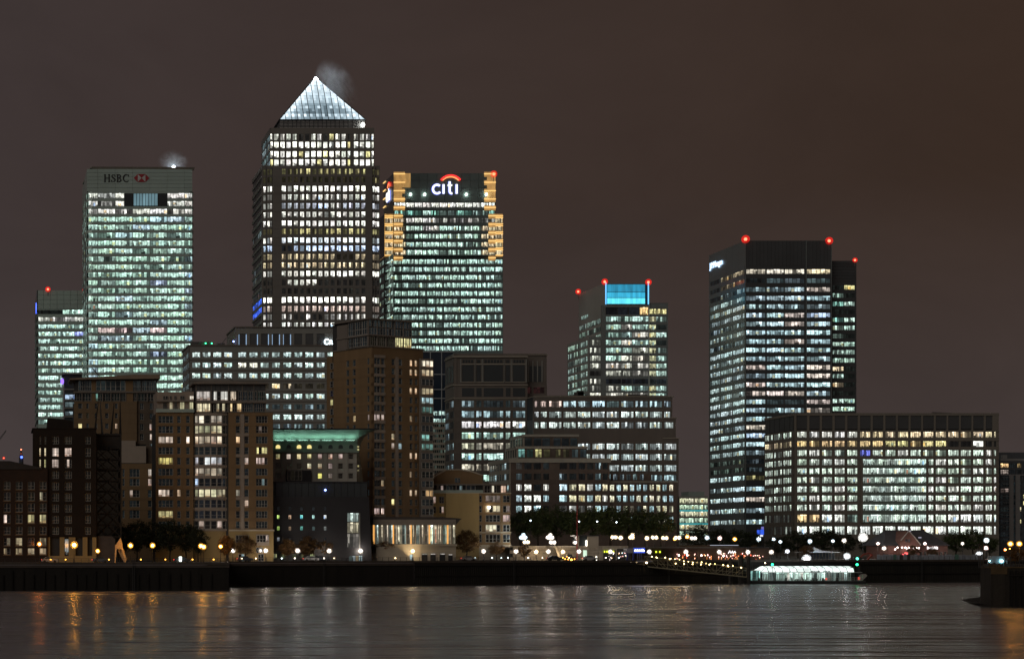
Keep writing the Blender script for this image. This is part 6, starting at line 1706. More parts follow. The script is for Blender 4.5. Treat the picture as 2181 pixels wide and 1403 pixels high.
def pavilion():
    D = 552
    t = thing('glass_pavilion', 'long glazed pavilion with amber lit columns and flared dark roof', 'pavilion', (X(792, D), D, GZ))
    fr = frame(0, D); XX = lambda z: X(730+z/2.988, D); ZZ = lambda z: Z(1100+z/2.988, D)
    x0, x1 = XX(188), XX(712)
    box(t, 'core', M_CORE, fr, x0+0.3, x1-0.3, 4.0, 16, GZ, ZZ(40))
    M_RF = mat('pavilion_roof', (0.07, 0.06, 0.055), 0.6)
    rf = MB(); prof = [(x0, ZZ(52)), (x1, ZZ(52)), (XX(725), ZZ(38)), (XX(738), ZZ(22)), (XX(752), ZZ(12)), (XX(690), ZZ(6)), (XX(560), ZZ(2)), (XX(186), ZZ(1))]
    rf.slab(prof, D-1.4, D+16, M_RF); put('roof', rf.mesh('roof'), I4, t)
    fs = mat('roof_fascia', (0.30, 0.26, 0.22), 0.7); box(t, 'fascia', fs, fr, x0, x1, -1.55, -1.41, ZZ(51.5), ZZ(18))
    AC = emit('amber_column', (1.0, 0.47, 0.12), 0.95, True)
    for c in (196, 320, 433, 550, 666):
        b = MB(); b.bar((XX(c), D-0.35, ZZ(172)), (XX(c), D-0.35, ZZ(52)), XX(5)-XX(0), AC, None, 8); put('lit_column', b.mesh('lit_column'), I4, t)
    WD = mat('pavilion_mullion', (0.5, 0.46, 0.4), 0.5)
    for k, s in enumerate([205+28.6*i for i in range(18)]):
        if s > 706: break
        win(t, fr, XX(s)+0.06, XX(s+28.6)-0.06, ZZ(172), ZZ(53), 0.35, choose(m=1, s=2), (1.0, .86, .62) if k % 3 else (.8, 1, .85), 4, gain=1.2)
        box(t, 'mullion', WD, fr, XX(s)-0.09, XX(s)+0.09, -0.05, 0.4, ZZ(173), ZZ(52))
    box(t, 'transom', WD, fr, x0, x1, 0.0, 0.3, ZZ(115), ZZ(112))
    # stone base
    box(t, 'base_wall', M_CREAM, fr, x0-0.2, x1+0.4, 0.3, 4.5, GZ, ZZ(186)); box(t, 'balcony_edge', M_CREAM, fr, x0-0.4, x1+0.6, -0.5, 4.5, ZZ(186), ZZ(174))
    for z in (205, 222, 242, 262): box(t, 'stone_course', M_CREAM, fr, x0-0.2, x1+0.4, 0.2, 0.3, ZZ(z), ZZ(z-12))
    for a, b_, z in ((503, 540, 232), (558, 592, 232), (617, 652, 232), (672, 700, 236)):
        box(t, 'door', M_BLACK, fr, XX(a), XX(b_), 0.08, 0.2, GZ+0.02, ZZ(z)); win(t, fr, XX(a+2), XX(b_-2), ZZ(z+7), ZZ(z+3), 0.04, 'b', (1, .95, .85), 1, gain=.7)
    for a in (436, 428): win(t, fr, XX(a), XX(a+9), ZZ(275), ZZ(240), 0.1, 'b', (.75, 1, 1), 1, gain=.8)
    bt = MB(); bt.slab([(XX(205), GZ), (XX(428), GZ), (XX(400), ZZ(240)), (XX(362), ZZ(205)), (XX(330), ZZ(190)), (XX(205), ZZ(190))], D-2.2, D-1.6, M_CREAM); put('ramp_wall', bt.mesh('ramp_wall'), I4, t)
pavilion()

def ochre_block():
    D = 612
    t = thing('apartment_block', 'ochre apartment block with one big blank wall and arched roof terrace', 'apartment block', (X(870, D), D, GZ), 'apartment blocks')
    fr = frame(0, D); zx = lambda z: 860+z/2.697; zy = lambda z: 720+z/2.697
    XX = lambda z: X(zx(z), D); ZZ = lambda z: Z(zy(z), D)
    x0, xa, xb, x1 = XX(35), XX(240), XX(430), XX(613); zt = ZZ(890)
    box(t, 'core', M_CORE, fr, x0+0.3, x1-0.3, 1.0, 16, GZ, zt)
    rl = sorted((ZZ(b), ZZ(a)) for a, b in ((908, 948), (965, 1004), (1025, 1062)))
    facade(t, fr, x0, xa, GZ, zt, [(XX(50), XX(88)), (XX(108), XX(124)), (XX(148), XX(186)), (XX(204), XX(232))], rl, lambda i, j: ('s' if R.random() < .3 else 'd', PINK, 2, .4), M_YEL, rec=0.35, kind=RES, pd=0.05)
    box(t, 'blank_wall', M_YEL, fr, xa+0.02, xb-0.02, -0.5, 1.0, GZ, zt)
    rr = sorted((ZZ(b), ZZ(a)) for a, b in ((902, 942), (960, 1000), (1014, 1054), (1070, 1110), (1125, 1172)))
    lit = {(3, 1): ('m', (1, .9, .6), .9), (1, 1): ('m', (1, .9, .65), .9), (2, 2): ('b', PINK, .95), (0, 1): ('s', (1, .7, .4), .5), (4, 1): ('s', PINK, .25), (3, 2): ('s', PINK, .2)}
    facade(t, fr, xb, x1, GZ, zt, [(XX(434), XX(449)), (XX(470), XX(556)), (XX(570), XX(611))], rr, lambda i, j: (lit[(i, j)][0], lit[(i, j)][1], (1, 4, 2)[j], lit[(i, j)][2]) if (i, j) in lit else ('d', ICE, (1, 4, 2)[j]), M_BRN, rec=0.35, kind=RES, pd=0.05)
    box(t, 'string_course', M_CREAM, fr, XX(405), x1+0.2, -0.3, 0.3, ZZ(1118), ZZ(1112)); box(t, 'shop_base', M_CREAM, fr, XX(405), x1+0.2, -0.25, 0.3, GZ, ZZ(1185))
    # terrace storey and arched roof
    z2 = ZZ(835)
    box(t, 'terrace_core', M_CORE, fr, x0+1, x1-0.5, 2.0, 12, zt, z2)
    tl = [(62, 95, 'b', (1, .5, .3), .5), (112, 135, 'm', (1, .5, .3), .5), (155, 180, 's', YEL, .7), (205, 235, 's', PINK, .3), (250, 290, 'd', ICE, 1), (310, 345, 's', ICE, .5), (365, 420, 'd', ICE, 1), (470, 505, 's', (1, .4, .3), .5), (512, 542, 'm', (1, .92, .75), .9), (565, 597, 'b', (1, .72, .5), .9)]
    for a, b, st, tn, g in tl: win(t, fr, XX(a), XX(b), zt+0.2, z2-0.5, 1.8, st, tn, 2, RES, gain=g)
    box(t, 'terrace_roof', M_PENT, fr, x0+0.5, x1+0.2, 0.6, 12, z2-0.4, z2)
    box(t, 'balustrade', M_GREYG, fr, x0, XX(455), -0.1, 0.0, zt+0.05, zt+1.0); box(t, 'terrace_slab', M_CREAM, fr, x0-0.2, x1+0.2, -0.55, 2.0, zt-0.02, zt+0.15)
    for a in (40, 108, 192, 300, 358, 458): box(t, 'terrace_post', M_PENT, fr, XX(a), XX(a+5), 0.4, 0.7, zt+0.15, z2-0.4)
    ar = MB(); pts = [(XX(150), z2), (XX(468), z2), (XX(462), ZZ(785)), (XX(400), ZZ(765)), (XX(330), ZZ(754)), (XX(255), ZZ(755)), (XX(200), ZZ(785))]
    ar.slab(pts, D+3, D+12, M_BRN); put('arched_roof', ar.mesh('arched_roof'), I4, t)
    eb = MB(); eb.ribbon([(XX(150), ZZ(828)), (XX(200), ZZ(784)), (XX(255), ZZ(754)), (XX(330), ZZ(752)), (XX(400), ZZ(763)), (XX(466), ZZ(785))], 0.35, D+2.6, D+3, M_CREAM); put('roof_edge', eb.mesh('roof_edge'), I4, t)
    for a, b in ((305, 322), (324, 336)): win(t, frame(0, D+3), XX(a), XX(b), ZZ(828), ZZ(800), -0.06, 'd', ICE, 1, RES)
    put('wall_lamp', uvball(0.45, emit('warm_lamp', (1, .8, .5), 10, True), 8, 6), T(*P(1042, 1080, D-0.8)), t)
ochre_block()

# ------------------------------------------------------------------ lamps
HULLM = mat('track_rubber', (.03, .03, .03), .7)
LAMPM = {}
def lamp_mat(col, st):
    k = (col, st)
    if k not in LAMPM: LAMPM[k] = emit('lamp_globe_%d' % len(LAMPM), col, st, True)
    return LAMPM[k]
M_POLE = mat('lamp_post_iron', (0.04, 0.04, 0.042), 0.5, 0.3)
ORG, ORD, WHT, PNK, CLD, WRM = (1.0, 0.42, 0.05), (1.0, 0.26, 0.04), (1.0, 0.86, 0.72), (1.0, 0.68, 0.60), (0.70, 0.90, 1.0), (1.0, 0.74, 0.42)
def street_lamp(px, py, D, col, st, r, label, base=GZ, heads=1, group='lamps along the river walk'):
    p = P(px, py, D)
    t = thing('street_lamp', label, 'street lamp', (p.x, p.y, base), group)
    b = MB(); b.bar((0, 0, 0), (0, 0, 0.9), 0.14, M_POLE, 0.10, 8)
    b.bar((0, 0, 0.9), (0, 0, p.z-base-r*0.8), 0.075, M_POLE, 0.05, 8)
    put('post', b.mesh('post'), T(p.x, p.y, base), t)
    st = min(st, 12)*.8; ball = uvball(r*.85, lamp_mat(col, st*11.0), 12, 8)
    cn = '%d%d%d' % tuple(int(c*99) for c in col)
    gs = [uvball(r*k, glow_shell('glow_shell_%s_%d' % (cn, i), col, e_, .72), 14, 10) for i, (k, e_) in enumerate(((1.75, .8),))]
    def glass(q):  # puts the added bloom shell round a bulb
        for g in gs: put('globe', g, T(*q), t)  # outer shell added around the bulb imitates its bloom
    if heads == 1: put('bulb', ball, T(*p), t); glass(p)
    else:
        ab = MB()
        for k in range(heads):
            a = 2*math.pi*k/heads+0.4; w = 0.75 if heads > 2 else 0.6
            q = p+Vector((w*math.cos(a), w*math.sin(a)*0.6, 0.0))
            if heads > 2 and k == 0: q = p+Vector((0, 0, 0.75))
            put('bulb', ball, T(*q), t); glass(q)
            ab.bar((0, 0, p.z-base-0.6), tuple(q-Vector((p.x, p.y, base+r))), 0.05, M_POLE)
        put('arm', ab.mesh('arm'), T(p.x, p.y, base), t)

E = 26.0
for px, py, col, st, r, lab in (
    (84, 1158, ORD, E*.7, .38, 'red orange globe lamp in front of the warehouse windows'),
    (158, 1160, ORG, E*1.7, .55, 'biggest and brightest orange lamp, before the warehouse piers'),
    (208, 1173, ORG, E*.9, .36, 'low orange lamp left of the bent steel sculpture'),
    (278, 1161, ORG, E, .42, 'orange lamp just right of the bent steel sculpture'),
    (325, 1161, ORG, E, .42, 'lone orange lamp before the dark trees'),
    (428, 1162, ORG, E*.9, .42, 'left of a close pair of orange lamps before the ochre flats'),
    (434, 1164, ORG, E, .42, 'right of a close pair of orange lamps before the ochre flats'),
    (470, 1163, ORG, E*.7, .36, 'orange lamp nearest the step in the river wall')):
    street_lamp(px, py, qd(px)+2.6, col, st, r, lab, group='orange lamps along the river walk')
names = {496: 'white globe lamp left of the small tree at the ochre flats', 566: 'white globe lamp at the right corner of the ochre flats', 634: 'white globe lamp, first before the black building', 701: 'white globe lamp, second before the black building',
         768: 'white globe lamp by the lit stair of the black building', 879: 'warm white globe lamp at the pavilion middle', 960: 'white globe lamp at the right end of the pavilion', 1030: 'white globe lamp below the ochre block corner',
         1099: 'white globe lamp left of the stone terrace wall', 1168: 'white globe lamp before the terrace wall, between two warm ones', 1233: 'white globe lamp beside the red flagpole', 1300: 'white globe lamp before the terrace shops', 1383: 'white globe lamp right of the blue pier sign',
         1461: 'white globe lamp over the upper gangway', 1532: 'white globe lamp over the lower gangway', 1593: 'white globe lamp beside the pier piles', 1643: 'white globe lamp over the left end of the pier station'}
for px, lab in names.items():
    st = E*1.1; py = 1172 + (px-500)*0.0026
    street_lamp(px, py, qd(px)+2.6, WRM if px == 879 else WHT, st, .42, lab, group='white globe lamps along the river walk')
for px, lab in ((1142, 'warm lamp before the terrace wall, left of the stair'), (1199, 'warm lamp before the terrace wall, above the orange lit vehicle')):
    street_lamp(px, 1174.5, 587.5, WRM, E*.9, .45, lab, group='warm lamps at the terrace wall')

# ------------------------------------------------------------------ raised circus terrace
TZ = 10.9
def terrace():
    D = 592
    t = thing('terrace_wall', 'pale stone retaining wall of the raised terrace behind the river walk', 'retaining wall', (X(1086, D), D, GZ))
    fr = frame(0, D)
    x0, x1 = X(1086, D), X(1338, D)
    M_TS = mat('terrace_stone', (0.36, 0.32, 0.27), 0.75, var=0.15, scale=0.3, streak=True)
    nb, nr = 20, 4
    for r_ in range(nr):
        for k in range(nb):
            a, b = x0+(x1-x0)*(k+(0.5 if r_ % 2 else 0))/nb, x0+(x1-x0)*(k+1+(0.5 if r_ % 2 else 0))/nb
            z0, z1 = GZ+(TZ-GZ)*r_/nr, GZ+(TZ-GZ)*(r_+1)/nr
            box(t, 'stone', M_TS, fr, a+0.02, min(b, x1)-0.02, 0.02*R.random(), 0.6, z0+0.02, z1-0.02)
    box(t, 'backing', M_CORE, fr, x0, x1, 0.5, 1.2, GZ, TZ-0.02)
    box(t, 'deck', M_GROUND, fr, x0, X(1445, 640), 0.7, 90, TZ-0.3, TZ)
    box(t, 'parapet', M_TS, fr, x0, x1, -0.1, 0.5, TZ, TZ+0.35)
    # lit openings in the wall
    OP = emit('lit_doorway', (0.75, 1.0, 0.78), 0.9, True, 0.3); SL = emit('lit_slot', (1, .93, .8), 3.0, True)
    box(t, 'doorway', OP, fr, X(1242, D), X(1250, D), -0.05, 0.0, GZ+0.02, Z(1171, D)); box(t, 'light_slot', SL, fr, X(1268.5, D), X(1271.5, D), -0.12, 0.0, Z(1193, D), Z(1184, D))
    SH = mat('shop_dark', (0.03, 0.03, 0.03), 0.5); box(t, 'shopfront', SH, fr, X(1285, D), X(1311, D), -0.04, 0.0, GZ+0.02, Z(1171, D)); box(t, 'shopfront', SH, fr, X(1314, D), X(1336, D), -0.04, 0.0, GZ+0.02, Z(1168, D))
    YS = emit('yellow_sign', (0.85, 1.0, 0.05), 1.5)
    for a, b in ((1286, 1288.5), (1291, 1297), (1304.5, 1307.5), (1330.5, 1334)): box(t, 'yellow_sign_letter', YS, fr, X(a, D), X(b, D), -0.3, -0.1, Z(1176, D), Z(1172, D))
    sp = [emit('shop_lamp_w', (1, .85, .8), 5), emit('shop_lamp_p', (1, .55, .5), 3), emit('shop_lamp_o', (1, .6, .2), 4), emit('shop_lamp_c', (.6, .9, 1), 4)]
    for k in range(26):
        q = P(R.choice((R.uniform(1295, 1310), R.uniform(1316, 1334))), R.uniform(1176, 1194), D-0.4); s_ = R.uniform(.08, .2)
        put('shop_lamp', cube(R.choice(sp)), T(*q) @ S(s_, .05, s_*1.4), t)
    for k in range(22):
        q = P(R.uniform(1100, 1245), 1163.8, D-0.1); w = R.uniform(.3, 1.3)
        put('coping_light', cube(emit('coping_light', (1, .8, .6), 1.2)), T(*q) @ S(w, .1, .1), t)
    # stair ramp
    b = MB(); b.slab([(X(1176, D), TZ), (X(1180, D), TZ), (X(1192, D), GZ), (X(1186, D), GZ)], D-2.6, D-0.2, M_TS); put('stair', b.mesh('stair'), I4, t)
    # kiosk on the terrace edge
    k = thing('kiosk', 'pale stone lift house standing on the terrace edge', 'kiosk', (X(1245, D), D, TZ))
    box(k, 'wall', M_TS, fr, X(1251, D), X(1274, D), -0.4, 6, TZ-0.35, Z(1141, D)); box(k, 'roof', M_BLACK, fr, X(1229, D), X(1275, D), -0.9, 6.5, Z(1141, D), Z(1139, D))
    box(k, 'glazing', M_DARKG, fr, X(1232, D), X(1250.5, D), 0.4, 6, TZ, Z(1141, D)); box(k, 'light_slot', SL, fr, X(1248, D), X(1250, D), -0.25, 0.35, TZ+0.3, Z(1150, D))
    box(k, 'post', M_TS, fr, X(1230, D), X(1232.5, D), -0.4, 0.4, TZ, Z(1141, D))
terrace()

up = [(1115, 1144, CLD, 5, 'cluster lamp left of the stair on the terrace'), (1172, 1144, WHT, 5, 'cluster lamp over the terrace wall middle'), (1121, 1154, WRM, 2, 'low twin lamp right of the first cluster lamp'), (1177, 1154.5, WHT, 2, 'low twin lamp under the second cluster lamp'),
      (1308, 1143.5, WRM, 2, 'twin lamp right of the stone kiosk, first in its row'), (1322, 1144.5, WRM, 1, 'single lamp between twin lamps on the terrace'), (1347, 1144, WRM, 3, 'triple lamp above the blue pier sign'), (1378, 1145.5, WRM, 1, 'single lamp right of the triple lamp'),
      (1394, 1144, WRM, 2, 'twin lamp before the right end of the tree row'), (1416, 1145, WRM, 2, 'twin lamp under the last tree of the row'), (1437, 1147, ORG, 1, 'small orange lamp on a pale post'), (1443, 1144.5, WRM, 2, 'twin lamp beside the pale post'),
      (1464, 1142.5, ORD, 1, 'deep orange lamp above the gangway head'), (1477, 1145.5, WHT, 2, 'white twin lamp right of the deep orange lamp'), (1506, 1144.5, CLD, 1, 'bluish lamp before the yellow lit glass block'), (1533, 1145.5, PNK, 1, 'pinkish lamp under the round tree'),
      (1565, 1147.5, ORG, 1, 'strong orange lamp below the dark tower'), (1616, 1147.5, CLD, 1, 'bluish lamp by the blue hoarding'), (1648, 1147.5, CLD, 1, 'upper of two small bluish lamps left of the wide office'), (1662, 1153, CLD, 1, 'lower of two small bluish lamps left of the wide office'),
      (1725, 1152, CLD, 1, 'bluish lamp left of the white marquee'), (1774, 1151.5, CLD, 1, 'small bluish lamp above the marquee'), (1798, 1150.5, WHT, 1, 'greenish white lamp right of the marquee'), (1870, 1157, PNK, 1, 'small pinkish lamp left of the gabled pub'), (1883, 1167, WHT, 1, 'bright lamp at the left wall of the gabled pub'),
      (1970, 1157, PNK, 1, 'small lamp before the gabled pub roof'), (2050, 1157, WHT, 1, 'small lamp left of the leafy trees by the pub'), (2100, 1166.5, PNK, 1, 'pinkish lamp between the pier posts')]
for px, py, col, hd, lab in up:
    st = {5: 16, 3: 16, 2: 16, 1: 22}[hd]*(0.5 if 'small' in lab else 1.0)
    street_lamp(px, py, 606 if px < 1450 else 640, col, st, .40 if hd > 1 else (.34 if 'small' in lab else .45), lab, TZ if px < 1450 else GZ, hd, 'lamps on the raised terrace')

# floodlights of the works site
def flood(px, py, D, col, st, r, lab):
    p = P(px, py, D)
    t = thing('floodlight_mast', lab, 'floodlight', (p.x, p.y, GZ), 'works floodlights')
    b = MB(); b.bar((0, 0, 0), (0, 0, p.z-GZ-r), 0.12, M_POLE, 0.08, 8); b.bar((-1.1, 0, p.z-GZ-r*1.1), (1.1, 0, p.z-GZ-r*1.1), 0.06, M_POLE); put('mast', b.mesh('mast'), T(p.x, p.y, GZ), t)
    put('lamp_head', uvball(r*.75, lamp_mat(col, st*3.2), 14, 10), T(*p), t)
    for i, (k, e_) in enumerate(((1.0, 1.4), (1.45, .4))): put('bloom_shell', uvball(r*k, glow_shell('flood_glow_shell_%d_%d' % (int(col[0]*99), i), col, e_*1.6, .6), 16, 10), T(*p), t)  # glowing shells added round the lamp head to imitate bloom
flood(1838, 1144, 640, (1, .98, .92), 60, 1.05, 'huge white floodlight on a tall mast right of the marquee')
flood(1718, 1190, 604, (.96, 1, 1), 60, 1.0, 'dazzling white floodlight above the pier station roof')
flood(1804, 1184, 606, (.9, .97, 1), 50, .75, 'white floodlight above the right half of the pier station')
flood(1677, 1173.5, 612, (.85, .88, 1), 30, .5, 'bluish floodlight pair left of the dazzling one')
flood(2086, 1180, 620, (.92, .97, 1), 50, .75, 'white floodlight left of the near pier')
flood(2101, 1150, 640, (.75, .92, 1), 40, .62, 'bluish white floodlight above the near pier')

# ------------------------------------------------------------------ trees
def leaf_mat(name, c):
    m = mat(name, c, 0.6, 0, var=0.45, scale=0.9)
    return m
LG, LA, LD = leaf_mat('leaf_green', (0.05, 0.07, 0.021)), leaf_mat('leaf_lamplit', (0.14, 0.075, 0.025)), leaf_mat('leaf_dark', (0.022, 0.03, 0.012))  # orange-brown leaves carry the orange lamps' light in their colour
M_BARK = mat('bark', (0.05, 0.04, 0.03), 0.9, var=0.4, scale=2.0, bump=0.5)
TCACHE = {}
def tree_mesh(style, k):
    key = (style, k)
    if key in TCACHE: return TCACHE[key]
    r = random.Random(100*k+{'g': 1, 'a': 2, 'd': 3}[style])
    lm = {'g': LG, 'a': LA, 'd': LD}[style]
    tr = MB(); cr = MB()
    # unit tree: 1 high, crown half-width about 0.33
    base = 0.24
    tr.tube([(0, 0, 0), (0.008, 0.0, 0.14), (-0.004, 0.005, base), (0.01, 0, 0.45), (0, 0.01, 0.7)], [0.028, 0.020, 0.018, 0.012, 0.005], M_BARK, 7)
    tips = []
    for q in range(9):
        a = 2*math.pi*q/9+r.uniform(-.3, .3); z0 = r.uniform(base, 0.55); l = r.uniform(0.18, 0.32)
        e_ = (l*math.cos(a), l*math.sin(a), z0+r.uniform(0.08, 0.26))
        mid = (e_[0]*0.5, e_[1]*0.5, z0+(e_[2]-z0)*0.65)
        tr.tube([(0, 0, z0), mid, e_], [0.010, 0.006, 0.003], M_BARK, 5); tips.append(e_)
    cl = []
    while len(cl) < 92:
        x, y, z = r.uniform(-1, 1), r.uniform(-1, 1), r.uniform(-1, 1)
        d = math.sqrt(x*x+y*y+z*z)
        if d > 1 or (d < 0.45 and r.random() < 0.6): continue
        w = 0.34*(1.0 if z < 0.2 else 1.0-0.45*(z-0.2))
        if z < -0.5: w *= 0.8
        cl.append((x*w*r.uniform(.85, 1.15), y*w*r.uniform(.85, 1.15), 0.62+z*0.36*r.uniform(.9, 1.05)))
    for t_ in tips: cl.append(t_)
    for c in cl:
        rr = r.uniform(0.045, 0.085)
        for _ in range(40):
            p = Vector((c[0]+r.gauss(0, rr*.6), c[1]+r.gauss(0, rr*.6), c[2]+r.gauss(0, rr*.5)))
            u = Vector((r.gauss(0, 1), r.gauss(0, 1), r.gauss(0, .6))).normalized(); v = u.cross(Vector((r.gauss(0, 1), r.gauss(0, 1), r.gauss(0, 1)))).normalized()
            s_ = r.uniform(0.013, 0.026)
            i = len(cr.v)
            for w_ in (p-u*s_, p+v*s_*.6, p+u*s_, p-v*s_*.6): cr.v.append(tuple(w_)); cr.col.append((0, 0, 0))
            cr.f.append((i, i+1, i+2, i+3)); cr.mi.append(cr.m(lm))
    TCACHE[key] = (tr.mesh('trunk'), cr.mesh('crown'))
    return TCACHE[key]
TN = [0]
def tree(px, ytop, D, w, label, style='g', base=GZ, group=None):
    """w: crown width in photo pixels"""
    TN[0] += 1
    h = Z(ytop, D)-base; x = X(px, D)
    t = thing('tree', label, 'tree', (x, D, base), group)
    a, b = tree_mesh(style, TN[0] % 4)
    wid = w*D/F/0.68
    M = T(x, D, base) @ RZ(R.uniform(0, 6.28)) @ S(wid, wid, h)
    put('trunk', a, M, t); put('crown', b, M, t)
g1 = 'dark trees behind the orange lamps'
for px, yt, w, d, lab in ((262, 1112, 46, 540, 'dark tree right behind the bent sculpture, first of its row'), (292, 1106, 50, 528, 'dark tree before the lower wall of the brown flats, second of the row'), (328, 1108, 52, 534, 'dark tree behind the lone orange lamp'),
                          (362, 1106, 54, 528, 'dark tree left of the ochre flats bay, fourth of the row'), (396, 1110, 50, 532, 'dark tree below the ochre flats left windows'), (422, 1120, 36, 524, 'last and smallest dark tree of the row at the ochre flats')):
    tree(px, yt, d, w*1.15, lab, 'd', group=g1)
for px, yt, w, st, lab in ((482, 1134, 36, 'a', 'thin young tree at the step in the river wall'), (523, 1139, 46, 'a', 'round small tree with bare trunk before the ochre flats door'), (612, 1146, 40, 'a', 'faint small tree left of the first lamp at the black building'), (655, 1142, 48, 'a', 'faint small tree between the lamps of the black building'), (690, 1146, 38, 'a', 'rusty small tree at the second lamp of the black building'),
                           (748, 1148, 44, 'a', 'orange lamplit tree in front of the lit stair'), (785, 1146, 34, 'd', 'narrow dark tree at the black building right edge'), (819, 1147, 52, 'a', 'spreading dark tree before the pavilion left end'), (994, 1122, 52, 'a', 'golden lamplit tree between the pavilion and the ochre block'),
                           (1057, 1152, 34, 'a', 'sparse small tree below the ochre block windows'), (1116, 1160, 30, 'a', 'small thin tree at the left of the terrace wall')):
    tree(px, yt, qd(px)+9, w, lab, st, group='small trees along the river walk')
i_ = 0
lab2 = ['first', 'second', 'third', 'fourth', 'fifth', 'sixth', 'seventh', 'eighth', 'ninth']
for px, yt, w in ((1108, 1084, 56), (1146, 1078, 60), (1185, 1074, 62), (1224, 1080, 58), (1262, 1078, 60), (1300, 1076, 60), (1338, 1078, 58), (1374, 1080, 56), (1408, 1086, 54)):
    tree(px, yt, 650+R.uniform(-5, 5), w*1.1, '%s tree from the left in the dense green row on the terrace' % lab2[i_], 'g', TZ, 'green tree row on the terrace'); i_ += 1
for px, yt, w, lab in ((1486, 1114, 58, 'round dark tree before the yellow lit glass block'), (1532, 1124, 46, 'low dark tree at the foot of the dark tower left edge'), (1574, 1124, 52, 'low dark tree under the dark tower'), (1604, 1132, 36, 'small dark tree beside the blue hoarding'),
                       (1700, 1128, 64, 'bushy tree at the left corner of the wide office'), (1756, 1124, 66, 'bushy tree left of the big mast floodlight'), (1800, 1134, 48, 'low bushy tree behind the big mast floodlight'), (1850, 1150, 40, 'low tree left of the gabled pub'), (1655, 1142, 44, 'low tree between the towers at street level'),
                       (2036, 1128, 50, 'leafy tree right of the gabled pub'), (2072, 1124, 52, 'leafy tree left of the bluish floodlight'), (2108, 1142, 36, 'leafy tree behind the near pier')):
    tree(px, yt, 690+R.uniform(-8, 8), w*1.1, lab, 'd' if px < 2000 else 'g', GZ, 'trees before the right-hand offices')
for px, yt, w, lab in ((1718, 1158, 30, 'small yellow lit tree under the mast left of the marquee'), (1606, 1160, 24, 'little yellow lit shrub tree above the restaurant roof'), (1945, 1160, 26, 'yellowish tree at the pub gable'), (1985, 1164, 22, 'small tree at the pub right wall')):
    tree(px, yt, 630, w, lab, 'a', GZ, 'small lit trees at the works')

# ------------------------------------------------------------------ restaurant terrace, pier portal, gangway, piles, station
def restaurant():
    D = 628
    t = thing('riverside_restaurant', 'low brown restaurant with awning and red glowing terrace above the gangway', 'restaurant', (X(1420, D), D, GZ))
    fr = frame(0, D); M_RB = mat('restaurant_wood', (0.085, 0.055, 0.035), 0.7)
    x0, x1 = X(1340, D), X(1640, D)
    box(t, 'wall', M_RB, fr, x0, x1, 0.3, 12, GZ, Z(1166, D)); box(t, 'roof', M_BLACK, fr, x0, x1+0.5, -1.0, 12, Z(1166, D), Z(1164.5, D)); box(t, 'roof_light', emit('roof_strip', (.8, .85, 1), .6), fr, X(1510, D), X(1570, D), -1.1, -1.01, Z(1161, D), Z(1160, D))
    box(t, 'upper_terrace', M_RB, fr, X(1470, D), X(1580, D), 2, 10, Z(1164.5, D), Z(1160.5, D))
    rd = [emit('heater_red', (1, .12, .05), 2.5), emit('heater_orange', (1, .35, .1), 2.5), emit('table_lamp', (1, .75, .5), 4), emit('pink_lamp', (1, .5, .45), 5)]
    for k in range(70):
        q = P(R.uniform(1440, 1625), R.uniform(1183, 1191) if k % 3 else R.uniform(1178, 1184), D-0.6); s_ = R.uniform(.10, .26)
        put('terrace_light', cube(R.choice(rd)), T(*q) @ S(s_, .08, s_*R.uniform(.8, 2.2)), t)
    for k in range(16):
        px = R.uniform(1505, 1580); q = P(px, 1192, D-0.8); put('terrace_post', cube(rd[1]), T(*q) @ S(.07, .07, R.uniform(.6, 1.3)), t)
    for px, py in ((1446, 1182), (1464, 1181.5), (1494, 1182), (1541, 1183.5)):
        put('terrace_globe', uvball(.26, lamp_mat(PNK, 12), 8, 6), T(*P(px, py, D-1)), t)
    WS = emit('script_sign', (1, .95, .95), 2.2)
    b = MB(); z0 = 0
    pts = [(0, 0), (.35, .7), (.5, 1.0), (.6, .5), (.9, .1), (1.1, .5), (1.35, .9), (1.5, .3), (1.7, .1), (1.9, .6), (2.1, .8), (2.3, .2), (2.5, .4)]
    b.ribbon(pts, 0.17, -0.1, 0, WS); put('script_sign', b.mesh('script_sign'), T(*P(1551, 1178, D-1.2)), t)
    for px in (1396, 1404): put('yellow_sign_letter', cube(MATS['yellow_sign']), T(*P(px, 1176.5, D-1.1)) @ S(.5, .1, .6), t)
restaurant()

def portal():
    D = 572
    t = thing('pier_portal', 'blue pier entrance portal with a glowing white sign', 'portal', (X(1336, D), D, GZ))
    fr = frame(0, D); MBl = mat('portal_blue', (0.03, 0.04, 0.22), 0.5); PG = mat('portal_grey', (0.25, 0.25, 0.3), 0.5)
    for a, b in ((1335, 1337.6), (1348, 1350.6)): box(t, 'post', MBl, fr, X(a, D), X(b, D), 0, 0.5, GZ, Z(1174, D))
    for a in (1340, 1343, 1359, 1363, 1367): box(t, 'thin_post', PG, fr, X(a, D), X(a+0.7, D), 0.6, 0.75, GZ, Z(1174, D))
    box(t, 'canopy', PG, fr, X(1334, D), X(1349, D), -0.4, 2.5, Z(1177, D), Z(1167, D))
    box(t, 'sign_board', emit('sign_blue_board', (0.03, 0.09, 0.75), 0.9, True), fr, X(1350, D), X(1373, D), -0.3, 0.4, Z(1177, D), Z(1166, D))
    WG = emit('sign_white_word', (.85, .93, 1), 5.0, True)
    x = X(1351, D); r = random.Random(3)
    while x < X(1371.5, D):
        w = r.uniform(.12, .3); h = r.uniform(.3, .75)
        put('sign_letter', cube(WG), T(x, D-0.42, Z(1173.6, D)) @ S(w, .1, h), t); x += w+.05
    for px, py in ((1343, 1197), (1356, 1197), (1377, 1197.5)): put('deck_lamp', uvball(.26, lamp_mat(WRM, 14), 8, 6), T(*P(px, py, D-1.5)), t)
    box(t, 'landing', PG, fr, X(1332, D), X(1386, D), -2.0, 1.0, GZ-0.35, GZ+0.02)
portal()

